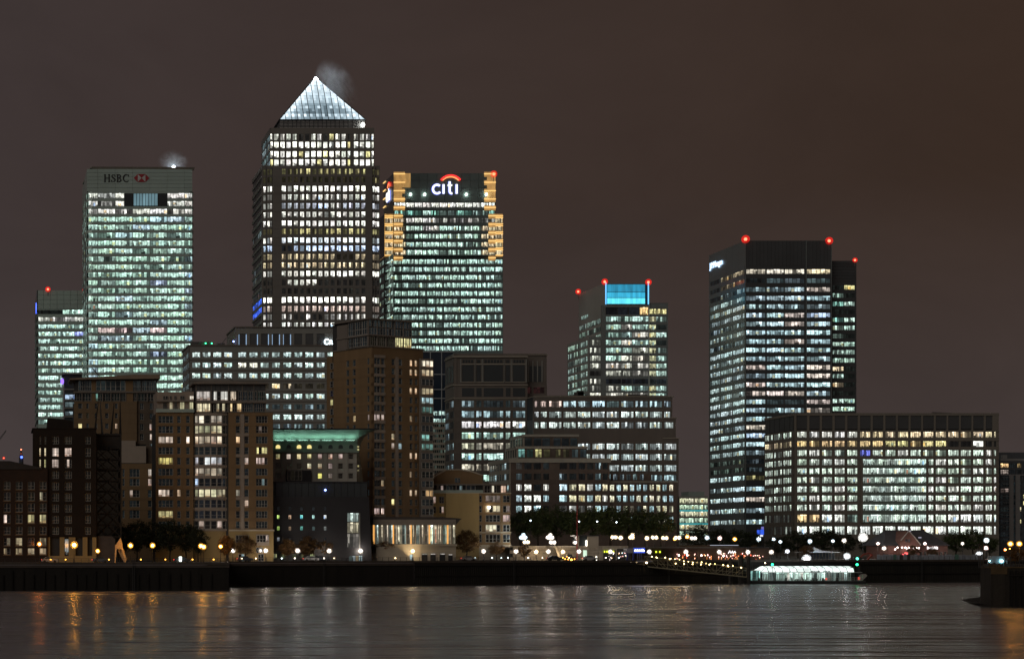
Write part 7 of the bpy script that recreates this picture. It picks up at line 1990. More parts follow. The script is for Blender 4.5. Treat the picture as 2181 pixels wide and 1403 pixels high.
def gangway():
    D = 570
    t = thing('gangway', 'sloping truss gangway strung with small yellow lights down to the pier', 'gangway', (X(1383, D), D, GZ))
    M_GW = mat('gangway_steel', (0.30, 0.27, 0.18), 0.5, 0.2); M_GD = mat('gangway_deck', (0.10, 0.09, 0.06), 0.7)
    a, b = P(1380, 1206, D), P(1590, 1228, D-4)
    ta, tb = P(1380, 1184, D), P(1590, 1209, D-4)
    n = 10
    for off, nm in ((0, 'near'), (3.0, 'far')):
        o = Vector((0, off, 0))
        for p, q, w, nm2 in ((a, b, .16, 'bottom_chord'), (ta, tb, .12, 'top_chord'), (a+(ta-a)*.4, b+(tb-b)*.4, .05, 'handrail')):
            m = MB(); m.bar(p+o, q+o, w, M_GW); put(nm2, m.mesh(nm2), I4, t)
        for k in range(n+1):
            p, q = a+(b-a)*k/n, ta+(tb-ta)*k/n
            m = MB(); m.bar(p+o, q+o, .06, M_GW); put('upright', m.mesh('upright'), I4, t)
            if k < n:
                q2 = a+(b-a)*(k+1)/n if k < n*0.7 else ta+(tb-ta)*(k+1)/n; p2 = q if k < n*0.7 else p
                m = MB(); m.bar(p2+o, q2+o, .06, M_GW); put('diagonal', m.mesh('diagonal'), I4, t)
    m = MB(); m.quad(a+Vector((0, 0, .1)), b+Vector((0, 0, .1)), b+Vector((0, 3, .1)), a+Vector((0, 3, .1)), M_GD); m.quad(a+Vector((0, 0, -.25)), b+Vector((0, 0, -.25)), b+Vector((0, 0, .1)), a+Vector((0, 0, .1)), M_GD); put('deck', m.mesh('deck'), I4, t)
    YL = lamp_mat((1.0, .72, .28), 16); bl = uvball(.15, YL, 8, 6)
    for k in range(21):
        p = ta+(tb-ta)*(0.04+0.95*k/21)+Vector((0, -0.1+R.choice((0, 3)), R.uniform(-.05, .25))); put('string_light', bl, T(*p), t)
    for k in range(8): put('string_light', bl, T(*P(1385+k*18, 1197.5+k*0.6, D+4)), t)
gangway()
M_PIL = mat('pile_steel', (0.035, 0.032, 0.03), 0.7, var=0.4, scale=0.8)
for px, yt, r, D, lab in ((1556, 1190, .55, 571, 'slim dark mooring pile under the gangway foot'), (1578, 1186, .8, 572, 'thickest dark mooring pile left of the station'), (1594.5, 1187, .6, 573, 'dark mooring pile touching the station left end'), (1830, 1204, .35, 586, 'thin dark mooring pile behind the station right end')):
    p = P(px, yt, D); t = thing('mooring_pile', lab, 'pile', (p.x, D, 0), 'mooring piles of the pier')
    b = MB(); b.bar((0, 0, -3), (0, 0, p.z), r, M_PIL, None, 14); put('shaft', b.mesh('shaft'), T(p.x, D, 0), t)
    b = MB(); b.bar((0, 0, p.z), (0, 0, p.z+.5), r*1.1, M_PIL, .1, 14); put('cap', b.mesh('cap'), T(p.x, D, 0), t)
for k, px in enumerate((1600, 1611.5, 1621.5, 1629.5)):
    p = P(px, 1197.5+0.2*k, 584); t = thing('quay_lamp', ['first', 'second', 'third', 'fourth'][k]+' of four small lamps above the station left end', 'lamp', (p.x, p.y, GZ-0.5), 'four small quay lamps')
    put('globe', uvball(.2, lamp_mat(CLD if k == 1 else WRM, 12), 8, 6), T(*p), t); b = MB(); b.bar((p.x, p.y, GZ-1), p, .04, M_POLE); put('stem', b.mesh('stem'), I4, t)

def station():
    D = 574
    t = thing('pier_station', 'floating pier station with a brightly lit white barrel canopy', 'floating pier', (X(1597, D), D, 0))
    fr = frame(0, D); XX = lambda z: X(1580+z/6.816, D); ZZ = lambda z: Z(1080+z/6.816, D)
    HULL = mat('pontoon_hull', (0.03, 0.033, 0.035), 0.5); RAIL = mat('station_rail', (0.5, 0.55, 0.52), 0.4, 0.2); DK = mat('station_deck', (0.35, 0.37, 0.36), 0.6)
    dep = 9
    h = MB(); h.prism([(XX(108), D), (XX(1800), D), (XX(1862), D+3), (XX(1862), D+dep-2), (XX(1800), D+dep), (XX(108), D+dep)], -0.5, ZZ(1066), HULL); put('hull', h.mesh('hull'), I4, t)
    zd = ZZ(1065)
    box(t, 'deck', DK, fr, XX(112), XX(1800), 0.05, dep-.05, zd, zd+0.03)
    # translucent canopy lit from inside: ribs and panels
    CAN = [emit('canopy_fabric_%d' % k, (.88, 1.0, .95), s_, True, .15) for k, s_ in enumerate((1.2, .95, 1.5))]
    zt, ze = ZZ(853), ZZ(940)
    x0, x1 = XX(285), XX(1640); nb = 13
    for k in range(nb):
        a, b = x0+(x1-x0)*k/nb, x0+(x1-x0)*(k+1)/nb
        m = MB(); q = 6
        for j in range(q):
            def pt(x, j):
                th = math.pi*j/q; zz = ze+(zt-ze)*math.sin(th)**.7
                if k == 0: 
                    u = (x-a)/(b-a); zz = ze+(zz-ze)*(.15+.85*u)
                return (x, D+dep/2-(dep/2-.3)*math.cos(th), zz)
            m.quad(pt(a+.04, j), pt(b-.04, j), pt(b-.04, j+1), pt(a+.04, j+1), CAN[R.choice((0, 0, 1, 2))])
        put('canopy_panel', m.mesh('canopy_panel'), I4, t)
    for k in range(nb+1):
        x = x0+(x1-x0)*k/nb; m = MB()
        pts = [(x, D+dep/2-(dep/2-.25)*math.cos(math.pi*j/6), ze+(zt-ze)*(math.sin(math.pi*j/6)**.7)*(1 if k else .15)+.03) for j in range(7)]
        m.tube(pts, [.07]*7, HULLM, 4); put('canopy_rib', m.mesh('canopy_rib'), I4, t)
        if k < nb:
            m = MB(); m.bar((x, D+.25, ze+.1), (x+(x1-x0)/nb*.8, D+1.6, zt-.25), .06, HULLM); put('canopy_strut', m.mesh('canopy_strut'), I4, t)
    box(t, 'eaves_beam', RAIL, fr, x0, XX(1750), .1, .3, ze-.12, ze+.03)
    # lit glazed walls, posts, rails
    for k in range(34):
        a, b = XX(290)+(XX(1640)-XX(290))*k/34, XX(290)+(XX(1640)-XX(290))*(k+1)/34
        st = 'b' if 8 < k < 24 else 'm'
        if R.random() < .9: win(t, fr, a+.03, b-.03, zd+.05, ze-.15, 1.6, st, (.72, 1.0, .9) if k % 5 else (.95, 1, .85), 1, gain=R.uniform(.6, 1.1))
        box(t, 'post', RAIL, fr, a-.04, a+.04, .9, 1.0, zd, ze)
    box(t, 'cabin_core', HULL, fr, XX(292), XX(1640), 1.9, 7, zd, ze-.2)
    for k in range(9):
        a = XX(120)+(XX(280)-XX(120))*k/9; win(t, fr, a+.03, a+(XX(280)-XX(120))/9-.03, zd+.1, ZZ(925), .8, choose(b=1, m=2, s=1), (.5, 1, .9), 1, gain=.7)
    box(t, 'ticket_cabin_roof', RAIL, fr, XX(115), XX(285), .3, 6, ZZ(922), ZZ(912)); box(t, 'ticket_cabin', HULL, fr, XX(120), XX(282), .95, 6, zd, ZZ(922))
    box(t, 'end_cabin', HULL, fr, XX(1618), XX(1672), 1.5, 6, zd, ZZ(865))
    for k in range(44):
        x = XX(120)+(XX(1750)-XX(120))*k/43; box(t, 'rail_post', RAIL, fr, x-.025, x+.025, .12, .17, zd, zd+.95)
    for z in (.5, .95): box(t, 'handrail', RAIL, fr, XX(118), XX(1755), .10, .19, zd+z, zd+z+.05)
    for a, b in ((240, 265), (640, 665), (1030, 1050), (1175, 1200), (1375, 1400)): box(t, 'bin', HULL, fr, XX(a), XX(b), .3, .7, zd, zd+.85)
    RR = emit('red_notice', (1, .12, .08), .8); box(t, 'red_notice', RR, fr, XX(1212), XX(1240), .02, .09, ZZ(1050), ZZ(1022)); box(t, 'red_notice', RR, fr, XX(1688), XX(1714), .02, .09, ZZ(1046), ZZ(1010)); box(t, 'white_bar', FR_WHITE, fr, XX(1692), XX(1710), -.02, .02, ZZ(1031), ZZ(1024))
    LT = mat('station_lettering', (.03, .04, .06), .5); r = random.Random(5); x = XX(1000)
    while x < XX(1290):
        w = r.uniform(.12, .2)
        if not XX(1135) < x < XX(1170): box(t, 'sign_letter', LT, fr, x, x+w, -.05, .05, ze+.05, ze+.05+r.uniform(.25, .42))
        x += w+.09
    # raised link bridge at the bow
    m = MB(); m.slab([(XX(1745), zd), (XX(1770), zd), (XX(1845), ZZ(990)), (XX(1820), ZZ(965)), (XX(1790), ZZ(975))], D+1, D+3.4, FR_WHITE); put('boarding_ramp', m.mesh('boarding_ramp'), I4, t)
    for px, py, yb in ((1645, 1201.5, 1218), (1825.5, 1201.5, 1236)):
        put('green_light', uvball(.32, lamp_mat((.02, 1.0, .30), 9), 10, 7), T(*P(px, py, D+.3)), t); m = MB(); m.bar(P(px, py+2, D+.3), P(px, yb, D+.3), .06, M_POLE); put('light_pole', m.mesh('light_pole'), I4, t)
station()

# ------------------------------------------------------------------ works site: marquee, excavator, pub, hoarding
def works():
    D = 640
    t = thing('marquee', 'white peaked marquee roof with open sides left of the big mast floodlight', 'marquee', (X(1722, D), D, GZ))
    XX = lambda z: X(1580+z/6.816, D); ZZ = lambda z: Z(1080+z/6.816, D)
    FAB = mat('marquee_fabric', (.55, .57, .6), .7)
    r = MB(); c = Vector((XX(1160), D+6, ZZ(575)))
    out = [(XX(960), D), (XX(1080), D-1), (XX(1250), D-1), (XX(1460), D), (XX(1460), D+12), (XX(960), D+12)]
    ring = [Vector(((c.x+(p[0]-c.x)*.26), (c.y+(p[1]-c.y)*.26), ZZ(625))) for p in out]
    for k in range(6):
        k2 = (k+1) % 6
        r.quad((*out[k], ZZ(655)), (*out[k2], ZZ(655)), ring[k2], ring[k], FAB); r.poly([ring[k], ring[k2], c], FAB)
    put('canopy', r.mesh('canopy'), I4, t)
    for k in range(11):
        x = XX(990+45*k); b = MB(); b.bar((x, D, GZ), (x, D, ZZ(655)), .07, FR_WHITE); put('pole', b.mesh('pole'), I4, t)
    box(t, 'inner_wall', mat('tent_inside', (.12, .16, .2), .7), frame(0, D), XX(985), XX(1440), 5, 5.2, GZ, ZZ(660))
    # excavator
    D = 600
    XX = lambda z: X(1580+z/6.816, D); ZZ = lambda z: Z(1080+z/6.816, D)
    e = thing('excavator', 'small excavator with bent red arm beside the river wall', 'excavator', (X(1833, D), D, GZ))
    RM = mat('excavator_red', (.32, .06, .04), .5); GM = mat('excavator_green', (.03, .16, .10), .5)
    for nm, pts, mt in (('boom', [(XX(1700), ZZ(745)), (XX(1760), ZZ(685)), (XX(1840), ZZ(660))], RM), ('dipper', [(XX(1840), ZZ(660)), (XX(1890), ZZ(690)), (XX(1810), ZZ(775))], RM)):
        b = MB(); b.ribbon(pts, .42, D-.3, D+.3, mt); put(nm, b.mesh(nm), I4, e)
    b = MB(); b.slab([(XX(1800), ZZ(770)), (XX(1830), ZZ(785)), (XX(1800), GZ+.2), (XX(1780), GZ+.3)], D-.4, D+.4, mat('bucket', (.05, .05, .05), .6)); put('bucket', b.mesh('bucket'), I4, e)
    box(e, 'cab', GM, frame(0, D), XX(1640), XX(1700), -.8, 1.2, GZ+.7, ZZ(715)); box(e, 'track', HULLM, frame(0, D), XX(1620), XX(1720), -1.2, 1.4, GZ, GZ+.65); box(e, 'counterweight', RM, frame(0, D), XX(1600), XX(1640), -.8, 1.2, GZ+.7, ZZ(735))
    put('work_light', uvball(.4, lamp_mat((.1, 1, .6), 6), 8, 6), T(*P(1826, 1189, D-1.5)), e)
    # hoarding along the wall edge
    D = 607
    h = thing('site_hoarding', 'pale mesh site fence panels along the river wall edge', 'fence', (X(1870, D), D, GZ))
    cols = [mat('hoard_a', (.28, .31, .36), .6), mat('hoard_b', (.2, .22, .26), .6), mat('hoard_c', (.1, .22, .18), .6), mat('hoard_d', (.05, .05, .05), .6)]
    fr = frame(0, D); px = 1868.0; k = 0
    while px < 2090:
        w = R.uniform(6, 9); m_ = cols[0] if R.random() < .6 else R.choice(cols)
        box(h, 'fence_panel', m_, fr, X(px, D), X(px+w-.6, D), 0, .12, GZ+.05, GZ+R.choice((1.7, 1.7, 1.45))); px += w
    # gabled pub
    D = 648
    p = thing('gabled_pub', 'brick riverside pub with a big dark hipped roof and lit gable', 'pub', (X(1900, D), D, GZ))
    XX = lambda z: X(1860+z/5.611, D); ZZ = lambda z: Z(1080+z/5.611, D)
    PB = mat('pub_brick', (.17, .085, .07), .8, var=.25, scale=.8); SR = mat('pub_slates', (.085, .085, .095), .7, var=.25, scale=.5)
    zr, ze = ZZ(268), ZZ(452); xa, xb = XX(172), XX(892); d0, d1 = D, D+16
    b = MB(); b.box(xa, xb, d0+.2, d1, GZ, ze+.1, PB); put('wall', b.mesh('wall'), I4, p)
    xl, xr = XX(270), XX(735); o = .6
    r = MB(); A, B_, C_, E_ = (xa-1.4, d0-o, ze-.1), (xb+o, d0-o, ze-.1), (xb+o, d1+o, ze-.1), (xa-1.4, d1+o, ze-.1); G1, G2 = (xl, (d0+d1)/2, zr), (xr, (d0+d1)/2, zr)
    r.quad(A, B_, G2, G1, SR); r.quad(C_, E_, G1, G2, SR); r.poly([B_, C_, G2], SR); r.poly([E_, A, G1], SR); r.poly([A, E_, C_, B_], SR); put('roof', r.mesh('roof'), I4, p)
    g = MB(); g.slab([(XX(300), GZ), (XX(530), GZ), (XX(530), ZZ(440)), (XX(395), ZZ(283)), (XX(300), ZZ(395))], d0-1.6, d0+7, PB); put('gable', g.mesh('gable'), I4, p)
    vb = MB(); vb.ribbon([(XX(540), ZZ(448)), (XX(395), ZZ(280)), (XX(300), ZZ(395))], .28, d0-2.0, d0-1.55, FR_WHITE); put('bargeboard', vb.mesh('bargeboard'), I4, p)
    for a, b_, z0, z1 in ((535, 570, 293, 270), (480, 520, 350, 326), (600, 635, 366, 352)): 
        v = (ZZ((z0+z1)/2)-ze)/(zr-ze); y = d0-o+((d0+d1)/2-d0+o)*v
        box(p, 'roof_light', emit('roof_window', (.85, .85, 1), .35), frame(0, y-.15), XX(a), XX(b_), -.1, .1, ZZ(z0), ZZ(z1))
    SGN = emit('pub_sign', (1, .95, .95), 1.6); r_ = random.Random(8); x = XX(645)
    while x < XX(768):
        w = r_.uniform(.12, .3); box(p, 'sign_letter', SGN, frame(0, d0), x, x+w, -.1, .15, ZZ(500), ZZ(500)+r_.uniform(.5, 1.0)); x += w+.08
    pk = [emit('pub_lamp', (1, .85, .8), 8, True), emit('pub_lamp_r', (1, .1, .1), 3), emit('pub_win', (1, .8, .6), 1.2)]
    for z in (345, 385, 405, 425, 480, 520, 545, 262, 290): put('lamp', uvball(.24, pk[0], 8, 6), T(*P(1860+z/5.611, 1080+R.uniform(475, 500)/5.611, d0-2.2)), p)
    for k in range(9): put('red_light', cube(pk[1]), T(*P(1917+R.uniform(0, 14), 1178+R.uniform(0, 7), d0-2.4)) @ S(R.uniform(.2, .6), .1, R.uniform(.2, .5)), p)
    for a, b_ in ((355, 380), (390, 410)): win(p, frame(0, d0-1.6), XX(a), XX(b_), ZZ(415), ZZ(380), -.05, 's', (1, .95, .95), 1, gain=.6)
    for k in range(7): win(p, frame(0, d0+.2), XX(560+48*k), XX(560+48*k+26), GZ+1.2, ZZ(530), -.05, choose(s=1, d=2), (1, .6, .6), 2, RES, gain=.4)
    for nm, px in (('chimney', 1930),): box(p, 'chimney', PB, frame(0, d0+8), X(1990, D), X(1994, D), 0, 1.2, zr-2.5, zr+.3)
    # blue hoarding sign near the dark tower foot
    q = thing('advert_tower', 'blue and white lit advert panel at the foot of the dark tower', 'sign', (X(1617, 700), 700, GZ))
    f = frame(0, 700); box(q, 'blue_panel', emit('blue_panel', (.03, .12, .9), .9), f, X(1613, 700), X(1618, 700), 0, .3, Z(1137, 700), Z(1128, 700)); box(q, 'blue_panel', MATS['blue_panel'], f, X(1620, 700), X(1627, 700), 0, .3, Z(1138, 700), Z(1127, 700)); box(q, 'violet_panel', emit('violet_panel', (.3, .28, .9), .5), f, X(1622, 700), X(1627, 700), .05, .3, Z(1126.5, 700), Z(1121, 700)); box(q, 'white_panel', emit('white_panel', (.9, .92, 1), 1.0), f, X(1619, 700), X(1625, 700), -.05, .2, Z(1142, 700), Z(1138.3, 700)); box(q, 'frame', M_POLE, f, X(1612, 700), X(1628, 700), .35, .6, GZ, Z(1120, 700))
works()

# ------------------------------------------------------------------ flagpole, sculpture, vehicles
p = P(1229, 1000, 575)
t = thing('red_mast', 'tall thin red mast in front of the terrace wall', 'mast', (p.x, p.y, GZ))
RMm = mat('mast_red', (.40, .05, .05), .5)
b = MB(); b.bar((0, 0, 0), (0, 0, 7.5), .2, RMm, .16, 8); b.bar((0, 0, 7.5), (0, 0, Z(1075, 575)-GZ), .15, RMm, .09, 8); put('pole', b.mesh('pole'), T(p.x, p.y, GZ), t)
b = MB(); b.bar((0, 0, Z(1075, 575)-GZ), (.4, 0, Z(990, 575)-GZ), .085, mat('mast_dark', (.09, .05, .05), .6), .05, 6); put('topmast', b.mesh('topmast'), T(p.x, p.y, GZ), t)

def sculpture():
    D = qd(255)+6
    t = thing('bent_steel_sculpture', 'bent two legged steel sculpture glowing in the orange lamplight', 'sculpture', (X(255, D), D, GZ))
    XX = lambda z: X(z/7.27, D); ZZ = lambda z: Z(1080+z/7.27, D)
    M_SC = mat('sculpture_steel', (.55, .42, .28), .45, .3, var=.15)
    b = MB(); b.slab([(XX(1785), ZZ(590)), (XX(1805), ZZ(645)), (XX(1885), ZZ(645)), (XX(1905), ZZ(640)), (XX(1880), ZZ(500)), (XX(1865), ZZ(468))], D, D+.5, M_SC); put('head_plate', b.mesh('head_plate'), I4, t)
    b = MB(); b.slab([(XX(1772), GZ), (XX(1790), GZ), (XX(1806), ZZ(650)), (XX(1786), ZZ(588))], D-.05, D+.55, M_SC); put('leg', b.mesh('leg'), I4, t)
    b = MB(); b.slab([(XX(1945), GZ), (XX(1962), ZZ(795)), (XX(1905), ZZ(630)), (XX(1878), ZZ(645))], D-.05, D+.55, M_SC); put('leg', b.mesh('leg'), I4, t)
    b = MB(); b.slab([(XX(1930), GZ), (XX(1952), ZZ(830)), (XX(1880), ZZ(655)), (XX(1825), ZZ(660))], D+1.2, D+1.7, M_SC); put('rear_plate', b.mesh('rear_plate'), I4, t)
sculpture()

M_TYRE = mat('tyre', (.02, .02, .02), .8); M_CG = mat('car_glass', (.02, .025, .03), .08, spec=.7)
HL = emit('headlight', (1, .95, .85), 12, True); TL = emit('tail_light', (1, .06, .04), 4)
def car_meshes(paint):
    c = MB(); L = 4.3
    pr = [(0, .35), (L, .35), (L, .75), (L-.15, .92), (3.25, 1.0), (2.75, 1.45), (1.2, 1.47), (.55, 1.02), (.05, .9)]
    c.slab(pr, -.87, .87, paint)
    g = MB(); g.slab([(.75, 1.05), (3.1, 1.05), (2.7, 1.4), (1.25, 1.42)], -.885, .885, M_CG)
    w = MB()
    w.bar((0, -.9, 0), (0, -.7, 0), .33, M_TYRE, None, 14)
    l = MB(); l.box(-.03, .05, -.09, .09, -.07, .07, HL); tl = MB(); tl.box(-.03, .05, -.09, .09, -.07, .07, TL)
    return c.mesh('car_body'), g.mesh('car_windows'), w.mesh('wheel'), l.mesh('headlight'), tl.mesh('tail_light')
paints = [mat('car_dark', (.03, .035, .05), .3, .3), mat('car_silver', (.45, .46, .48), .3, .4), mat('car_blue', (.05, .09, .2), .3, .3)]
CM = [car_meshes(p) for p in paints]
for px, pi, D, lab in ((88, 1, 494, 'silver car parked before the warehouse plinth'), (196, 2, 494, 'blue car parked left of the bent sculpture'), (370, 0, 496, 'dark car under the dark trees beside the white bollard light'), (505, 0, 538, 'dark car at the step in the river wall'), (646, 1, 545, 'silver car before the black building, first of two'), (668, 0, 546, 'dark car before the black building, second of two'),
                        (936, 2, 554, 'blue car at the pavilion right end'), (982, 1, 556, 'silver car under the golden tree'), (1240, 1, 566, 'silver car below the terrace doorway'), (1165, 0, 563, 'dark car before the terrace stair')):
    x = X(px, D); t = thing('parked_car', lab, 'car', (x, D, GZ), 'cars on the river walk')
    M = T(x, D, GZ)
    a, g, w, h_, tl = CM[pi]
    put('body', a, M, t); put('windows', g, M, t)
    for wx in (.85, 3.4):
        for wy in (0, 1.6): put('wheel', w, M @ T(wx, wy, .33), t)
    for wy in (-.6, .6): put('headlight', h_, M @ T(4.28, wy, .7), t); put('tail_light', tl, M @ T(.02, wy, .8), t)
# small works buggy with orange lights
D = 568; x = X(1202, D)
t = thing('works_buggy', 'small works vehicle covered in orange warning lights below the warm lamp', 'vehicle', (x, D, GZ))
b = MB(); b.slab([(0, .4), (3.0, .4), (3.0, 1.0), (2.2, 1.1), (2.0, 1.9), (.6, 1.9), (.5, 1.1), (0, 1.0)], -.7, .7, paints[0]); put('body', b.mesh('body'), T(x, D, GZ), t)
for wx in (.6, 2.4):
    for wy in (0, 1.4): put('wheel', CM[0][2], T(x+wx, D+wy+.1, GZ+.33), t)
OL = lamp_mat((1, .35, .04), 14)
for dx, dz, r in ((-.3, .5, .16), (.5, .4, .14), (1.5, .3, .3), (2.4, .5, .13), (-1.0, .9, .14), (.2, 1.2, .1)): put('warning_light', uvball(r, OL, 8, 6), T(x+dx+.3, D-.9, GZ+dz), t)
p = P(384.5, 1187, 494)
t = thing('bollard_light', 'white glowing box light under the dark trees', 'lamp', (p.x, p.y, GZ)); 
box(t, 'lantern', lamp_mat((.9, 1, .85), 8), frame(p.x, p.y), -.28, .28, 0, .5, GZ+.35, GZ+1.5); box(t, 'foot', M_POLE, frame(p.x, p.y), -.3, .3, -.02, .52, GZ, GZ+.34)
for px, py, lab in ((1130, 1108, 'tiny bluish light high in the left trees of the terrace row'), (1233.5, 1110, 'tiny white light in the tree row behind the red mast'), (1272, 1110, 'tiny white light in the middle of the tree row'), (1313, 1111.5, 'faint white light right of the tree row middle')):
    p = P(px, py, 632); t = thing('tree_light', lab, 'lamp', (p.x, p.y, TZ), 'small lights among the terrace trees'); put('globe', uvball(.22, lamp_mat((.75, .88, 1), 8), 8, 6), T(*p), t); b = MB(); b.bar((p.x, p.y, TZ), p, .06, M_POLE); put('post', b.mesh('post'), I4, t)
for px in (1196, 1220, 1243, 1282, 1296, 1330):
    pass

# ------------------------------------------------------------------ near pier on the right
def near_pier():
    D = 350
    t = thing('near_pier', 'dark masonry pier in the right foreground lit orange from above', 'pier', (X(2088, D), D, 0))
    fr = frame(0, D); M_PR = mat('pier_concrete', (.03, .024, .018), .85, var=.5, scale=.4, bump=.5, streak=True); M_PO = mat('pier_ochre', (.11, .072, .034), .85, var=.4, scale=.5, bump=.4)
    x0, x1 = X(2092, D), X(2360, D); zt = Z(1209, D)
    plan = [(X(2110, D), D), (X(2400, D), D), (X(2560, 440), 440), (X(2094, 440), 440), (X(2088, 358), 358)]
    w_ = MB(); w_.prism(plan, -2, zt, M_PR); put('wall', w_.mesh('wall'), I4, t)
    box(t, 'coping', M_PO, fr, X(2110, D), X(2400, D), -.25, .6, zt+.002, zt+.2)
    box(t, 'pier_face_slab', M_PO, fr, X(2110, D), X(2144, D), -.22, 0, Z(1222, D), zt-.02)  # orange lamplight on the face put into this strip's ochre colour
    box(t, 'pier_face_slab', M_PR, fr, X(2114, D), X(2140, D), -.2, 0, -2, Z(1222.5, D))
    for px in (2150, 2162, 2174, 2188): box(t, 'fender_pile', M_TIMBER, fr, X(px, D), X(px+4.5, D), -.55, -.02, -2, Z(1214, D)); 
    box(t, 'waling', M_TIMBER, fr, X(2146, D), x1, -.7, -.56, Z(1226, D), Z(1223, D))
    for px in (2112, 2118, 2124, 2130): box(t, 'parapet_block', M_PO, fr, X(px, D), X(px+4, D), .6, 1.0, zt+.2, zt+.65)
    rl = MB()
    for k in range(12): rl.bar((X(2145+k*12, D), D+.4, zt), (X(2145+k*12, D), D+.4, zt+1.1), .05, M_POLE)
    rl.bar((X(2145, D), D+.4, zt+1.1), (x1, D+.4, zt+1.1), .05, M_POLE); put('railing', rl.mesh('railing'), I4, t)
    for px, hz in ((2103, 1157), (2107, 1160), (2112, 1156)):
        b = MB(); b.bar((X(px, D), D+3, zt), (X(px, D), D+3, Z(hz, D)), .09, M_POLE, None, 8); put('post', b.mesh('post'), I4, t)
    m = MB()
    A = [P(2030, 1272.5, 0) for _ in ()]
    def w(px, y): d = F*H/(y-HZ); return (X(px, d), d, 0)
    q = [w(2046, 1277), w(2064, 1284), w(2090, 1288), w(2090, 1270)]
    m.poly([(a[0], a[1], .02) for a in q], M_PR); m.quad((q[0][0], q[0][1], .02), (q[1][0], q[1][1], .02), (X(2092, D+4), D+4, .6), (X(2092, D+22), D+22, .3), M_PR); m.quad((q[1][0], q[1][1], .02), (q[2][0], q[2][1], .02), (X(2092, D), D+.5, .5), (X(2092, D+4), D+4, .6), M_PR)
    put('slipway_mud', m.mesh('slipway_mud'), I4, t)
    for px, py, col, r, lab in ((2152, 1157.5, ORG, .30, 'left of two orange lanterns on the near pier'), (2171, 1157.5, ORG, .30, 'right of two orange lanterns on the near pier'), (2151, 1168.5, ORG, .14, 'small orange lantern below the left pier lantern'), (2141, 1170, ORD, .18, 'small red orange lantern left of the pier lanterns')):
        street_lamp(px, py, D+(1.3 if r > .2 else 30), col, 34, r, lab, zt, 1, 'orange lanterns on the near pier')
    street_lamp(2250, 1150, D+3, ORG, 60, .5, 'added orange lamp out of view beyond the near pier lanterns', zt, 1, 'orange lanterns on the near pier')  # unseen extra lamp added to strengthen the orange reflection on the water
    tree(2163, 1160, D+26, 40, 'dark bush like tree behind the near pier lanterns', 'a', zt)
    c = thing('parked_van', 'pale van with cyan lit front behind the near pier posts', 'van', (X(2114, 420), 420, GZ))
    fv = frame(0, 420); b = MB(); z = GZ
    b.slab([(X(2112, 420), z+.4), (X(2146, 420), z+.4), (X(2146, 420), z+1.1), (X(2140, 420), z+1.3), (X(2137, 420), z+2.0), (X(2112, 420), z+2.05)], 420, 421.8, paints[1]); put('body', b.mesh('body'), I4, c)
    for px in (2118, 2140): put('wheel', CM[0][2], T(X(px, 420), 420.85, GZ+.35), c)
    for px, s_ in ((2134, 1.0), (2107.5, .6)): put('headlight', uvball(.28*s_, lamp_mat((.3, .85, 1.0), 14), 8, 6), T(*P(px, 1194, 419.7)), c)
near_pier()

# ------------------------------------------------------------------ far left skyline bits
p = P(45, 985, 2400)
t = thing('distant_spire', 'tiny distant pointed tower with blue and red lights on the left skyline', 'tower', (p.x, p.y, GZ), None)
b = MB(); b.bar((p.x, p.y, GZ), (p.x, p.y, Z(976, 2400)), 5, M_DARKG, 3, 8); b.bar((p.x, p.y, Z(976, 2400)), (p.x, p.y, Z(957, 2400)), 3, M_DARKG, .4, 8); put('shaft', b.mesh('shaft'), I4, t)
put('blue_light', uvball(1.5, MATS['blue_sign'], 8, 6), T(*P(46, 973, 2390)), t); put('red_light', uvball(.8, RED_L, 8, 6), T(*P(45, 957, 2390)), t)
beacon(8, 975, 1500, 'a far roof left of the distant spire', .7)
t = thing('tower_crane', 'distant crane jib rising above the left edge rooftops', 'crane', (X(-10, 1300), 1300, GZ))
b = MB(); a0, a1 = P(-14, 955, 1300), P(13, 918, 1300)
for o in (0, 1.6): b.bar(a0+Vector((0, 0, o)), a1+Vector((0, 0, o*.4)), .25, M_RODS)
for k in range(9):
    b.bar(a0+(a1-a0)*k/9, a0+(a1-a0)*(k+.5)/9+Vector((0, 0, 1.4)), .15, M_RODS)
put('jib', b.mesh('jib'), I4, t); b = MB(); b.bar((a0.x, 1300, GZ), a0, 1.0, M_RODS); put('mast', b.mesh('mast'), I4, t)

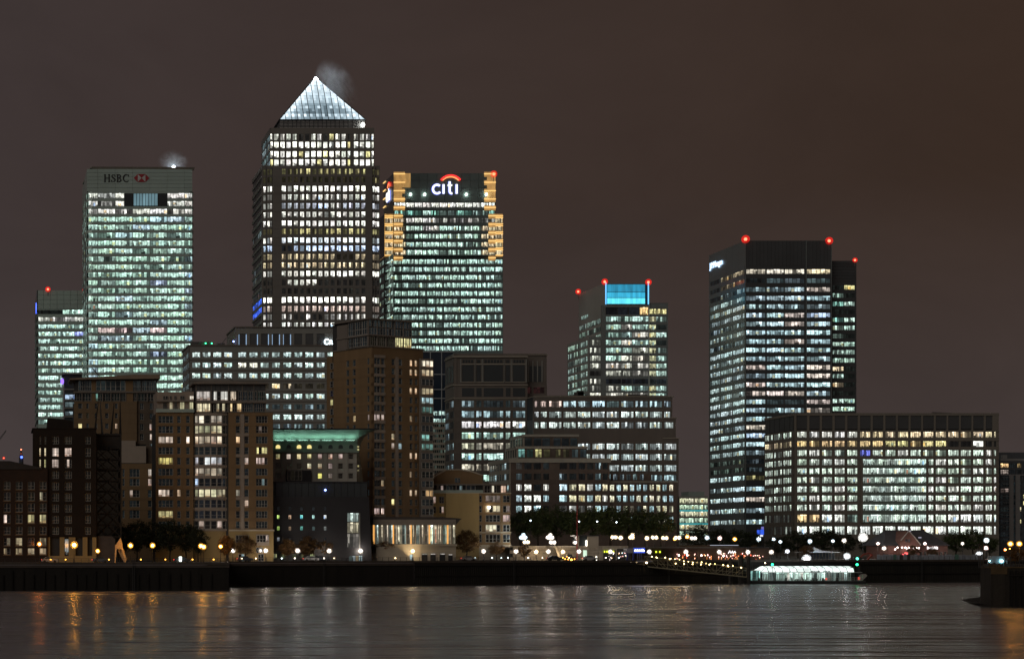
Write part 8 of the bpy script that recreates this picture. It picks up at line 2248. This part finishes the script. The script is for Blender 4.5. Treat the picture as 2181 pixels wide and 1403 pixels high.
# ------------------------------------------------------------------ steam plumes
def steam(px, py, D, sx, sy, sz, dens, label, tilt=0.0):
    m = bpy.data.materials.new('steam'); m.use_nodes = True; nt = m.node_tree; nt.nodes.clear()
    out = nt.nodes.new('ShaderNodeOutputMaterial'); v = nt.nodes.new('ShaderNodeVolumePrincipled'); v.inputs['Color'].default_value = (.88, .94, 1, 1); v.inputs['Anisotropy'].default_value = 0.0
    tc = nt.nodes.new('ShaderNodeTexCoord'); ln = nt.nodes.new('ShaderNodeVectorMath'); ln.operation = 'LENGTH'
    nt.links.new(tc.outputs['Object'], ln.inputs[0])
    fo = nt.nodes.new('ShaderNodeMapRange'); fo.interpolation_type = 'SMOOTHSTEP'; fo.inputs[1].default_value = 1.0; fo.inputs[2].default_value = 0.0; fo.inputs[3].default_value = 0; fo.inputs[4].default_value = 1
    nt.links.new(ln.outputs['Value'], fo.inputs[0])
    n = nt.nodes.new('ShaderNodeTexNoise'); n.inputs['Scale'].default_value = 2.2; n.inputs['Detail'].default_value = 2; n.inputs['Distortion'].default_value = 1.2
    nt.links.new(tc.outputs['Object'], n.inputs['Vector'])
    nr = nt.nodes.new('ShaderNodeMapRange'); nr.inputs[1].default_value = .36; nr.inputs[2].default_value = .72; nr.inputs[3].default_value = .03; nr.inputs[4].default_value = 1
    nt.links.new(n.outputs[0], nr.inputs[0])
    a = nt.nodes.new('ShaderNodeMath'); a.operation = 'MULTIPLY'; nt.links.new(fo.outputs[0], a.inputs[0]); nt.links.new(nr.outputs[0], a.inputs[1])
    c = nt.nodes.new('ShaderNodeMath'); c.operation = 'MULTIPLY'; c.inputs[1].default_value = dens; nt.links.new(a.outputs[0], c.inputs[0]); nt.links.new(c.outputs[0], v.inputs['Density'])
    nt.links.new(v.outputs[0], out.inputs['Volume'])
    b = uvball(1.0, m, 16, 10)
    o = put('steam_plume', b, T(*P(px, py, D)) @ Matrix.Rotation(tilt, 4, 'Y') @ S(sx, sy, sz), None, 'stuff')
    tag(o, label, 'steam')
steam(718, 187, 966, 10, 8, 16, .24, 'drifting steam lit blue white beside the pyramid peak', -0.5)
steam(368, 346, 1030, 9, 6, 7, .4, 'small puff of steam above the hexagon sign tower roof')
PL = emit('plume_flood', (.85, .93, 1), 80, True)
t = thing('roof_floodlight', 'white roof floodlight under the steam puff on the bank tower', 'floodlight', P(370, 356, 1030)); put('lamp', uvball(.8, PL, 8, 6), T(*P(370, 356.5, 1028)), t); put('stand', cube(M_RODS), T(*P(369, 362, 1028)) @ S(.5, .5, 1.2), t)
flush_extra()

# ------------------------------------------------------------------ low path lights at the railing
ORDN = 'first second third fourth fifth sixth seventh eighth ninth tenth eleventh twelfth thirteenth fourteenth fifteenth sixteenth seventeenth eighteenth nineteenth twentieth twenty-first twenty-second twenty-third twenty-fourth twenty-fifth twenty-sixth twenty-seventh twenty-eighth'.split()
for k, px in enumerate((108, 140, 232, 300, 352, 410, 455, 515, 545, 600, 628, 690, 712, 842, 866, 905, 922, 1012, 1048, 1068, 1082, 1125, 1155, 1182, 1212, 1256, 1290, 1318)):
    D = qd(px)+R.uniform(2.5, 7); p = P(px, 1190, D); c_ = ORG if px < 480 else R.choice((WHT, WRM, CLD))
    t = thing('path_light', '%s low path light from the left behind the quay railing' % ORDN[k], 'lamp', (p.x, D, GZ), 'low path lights behind the railing')
    put('lantern', uvball(.17, lamp_mat(c_, 9), 8, 6), T(p.x, D, GZ+.85), t); b = MB(); b.bar((0, 0, 0), (0, 0, .75), .05, M_POLE); put('stem', b.mesh('stem'), T(p.x, D, GZ), t)
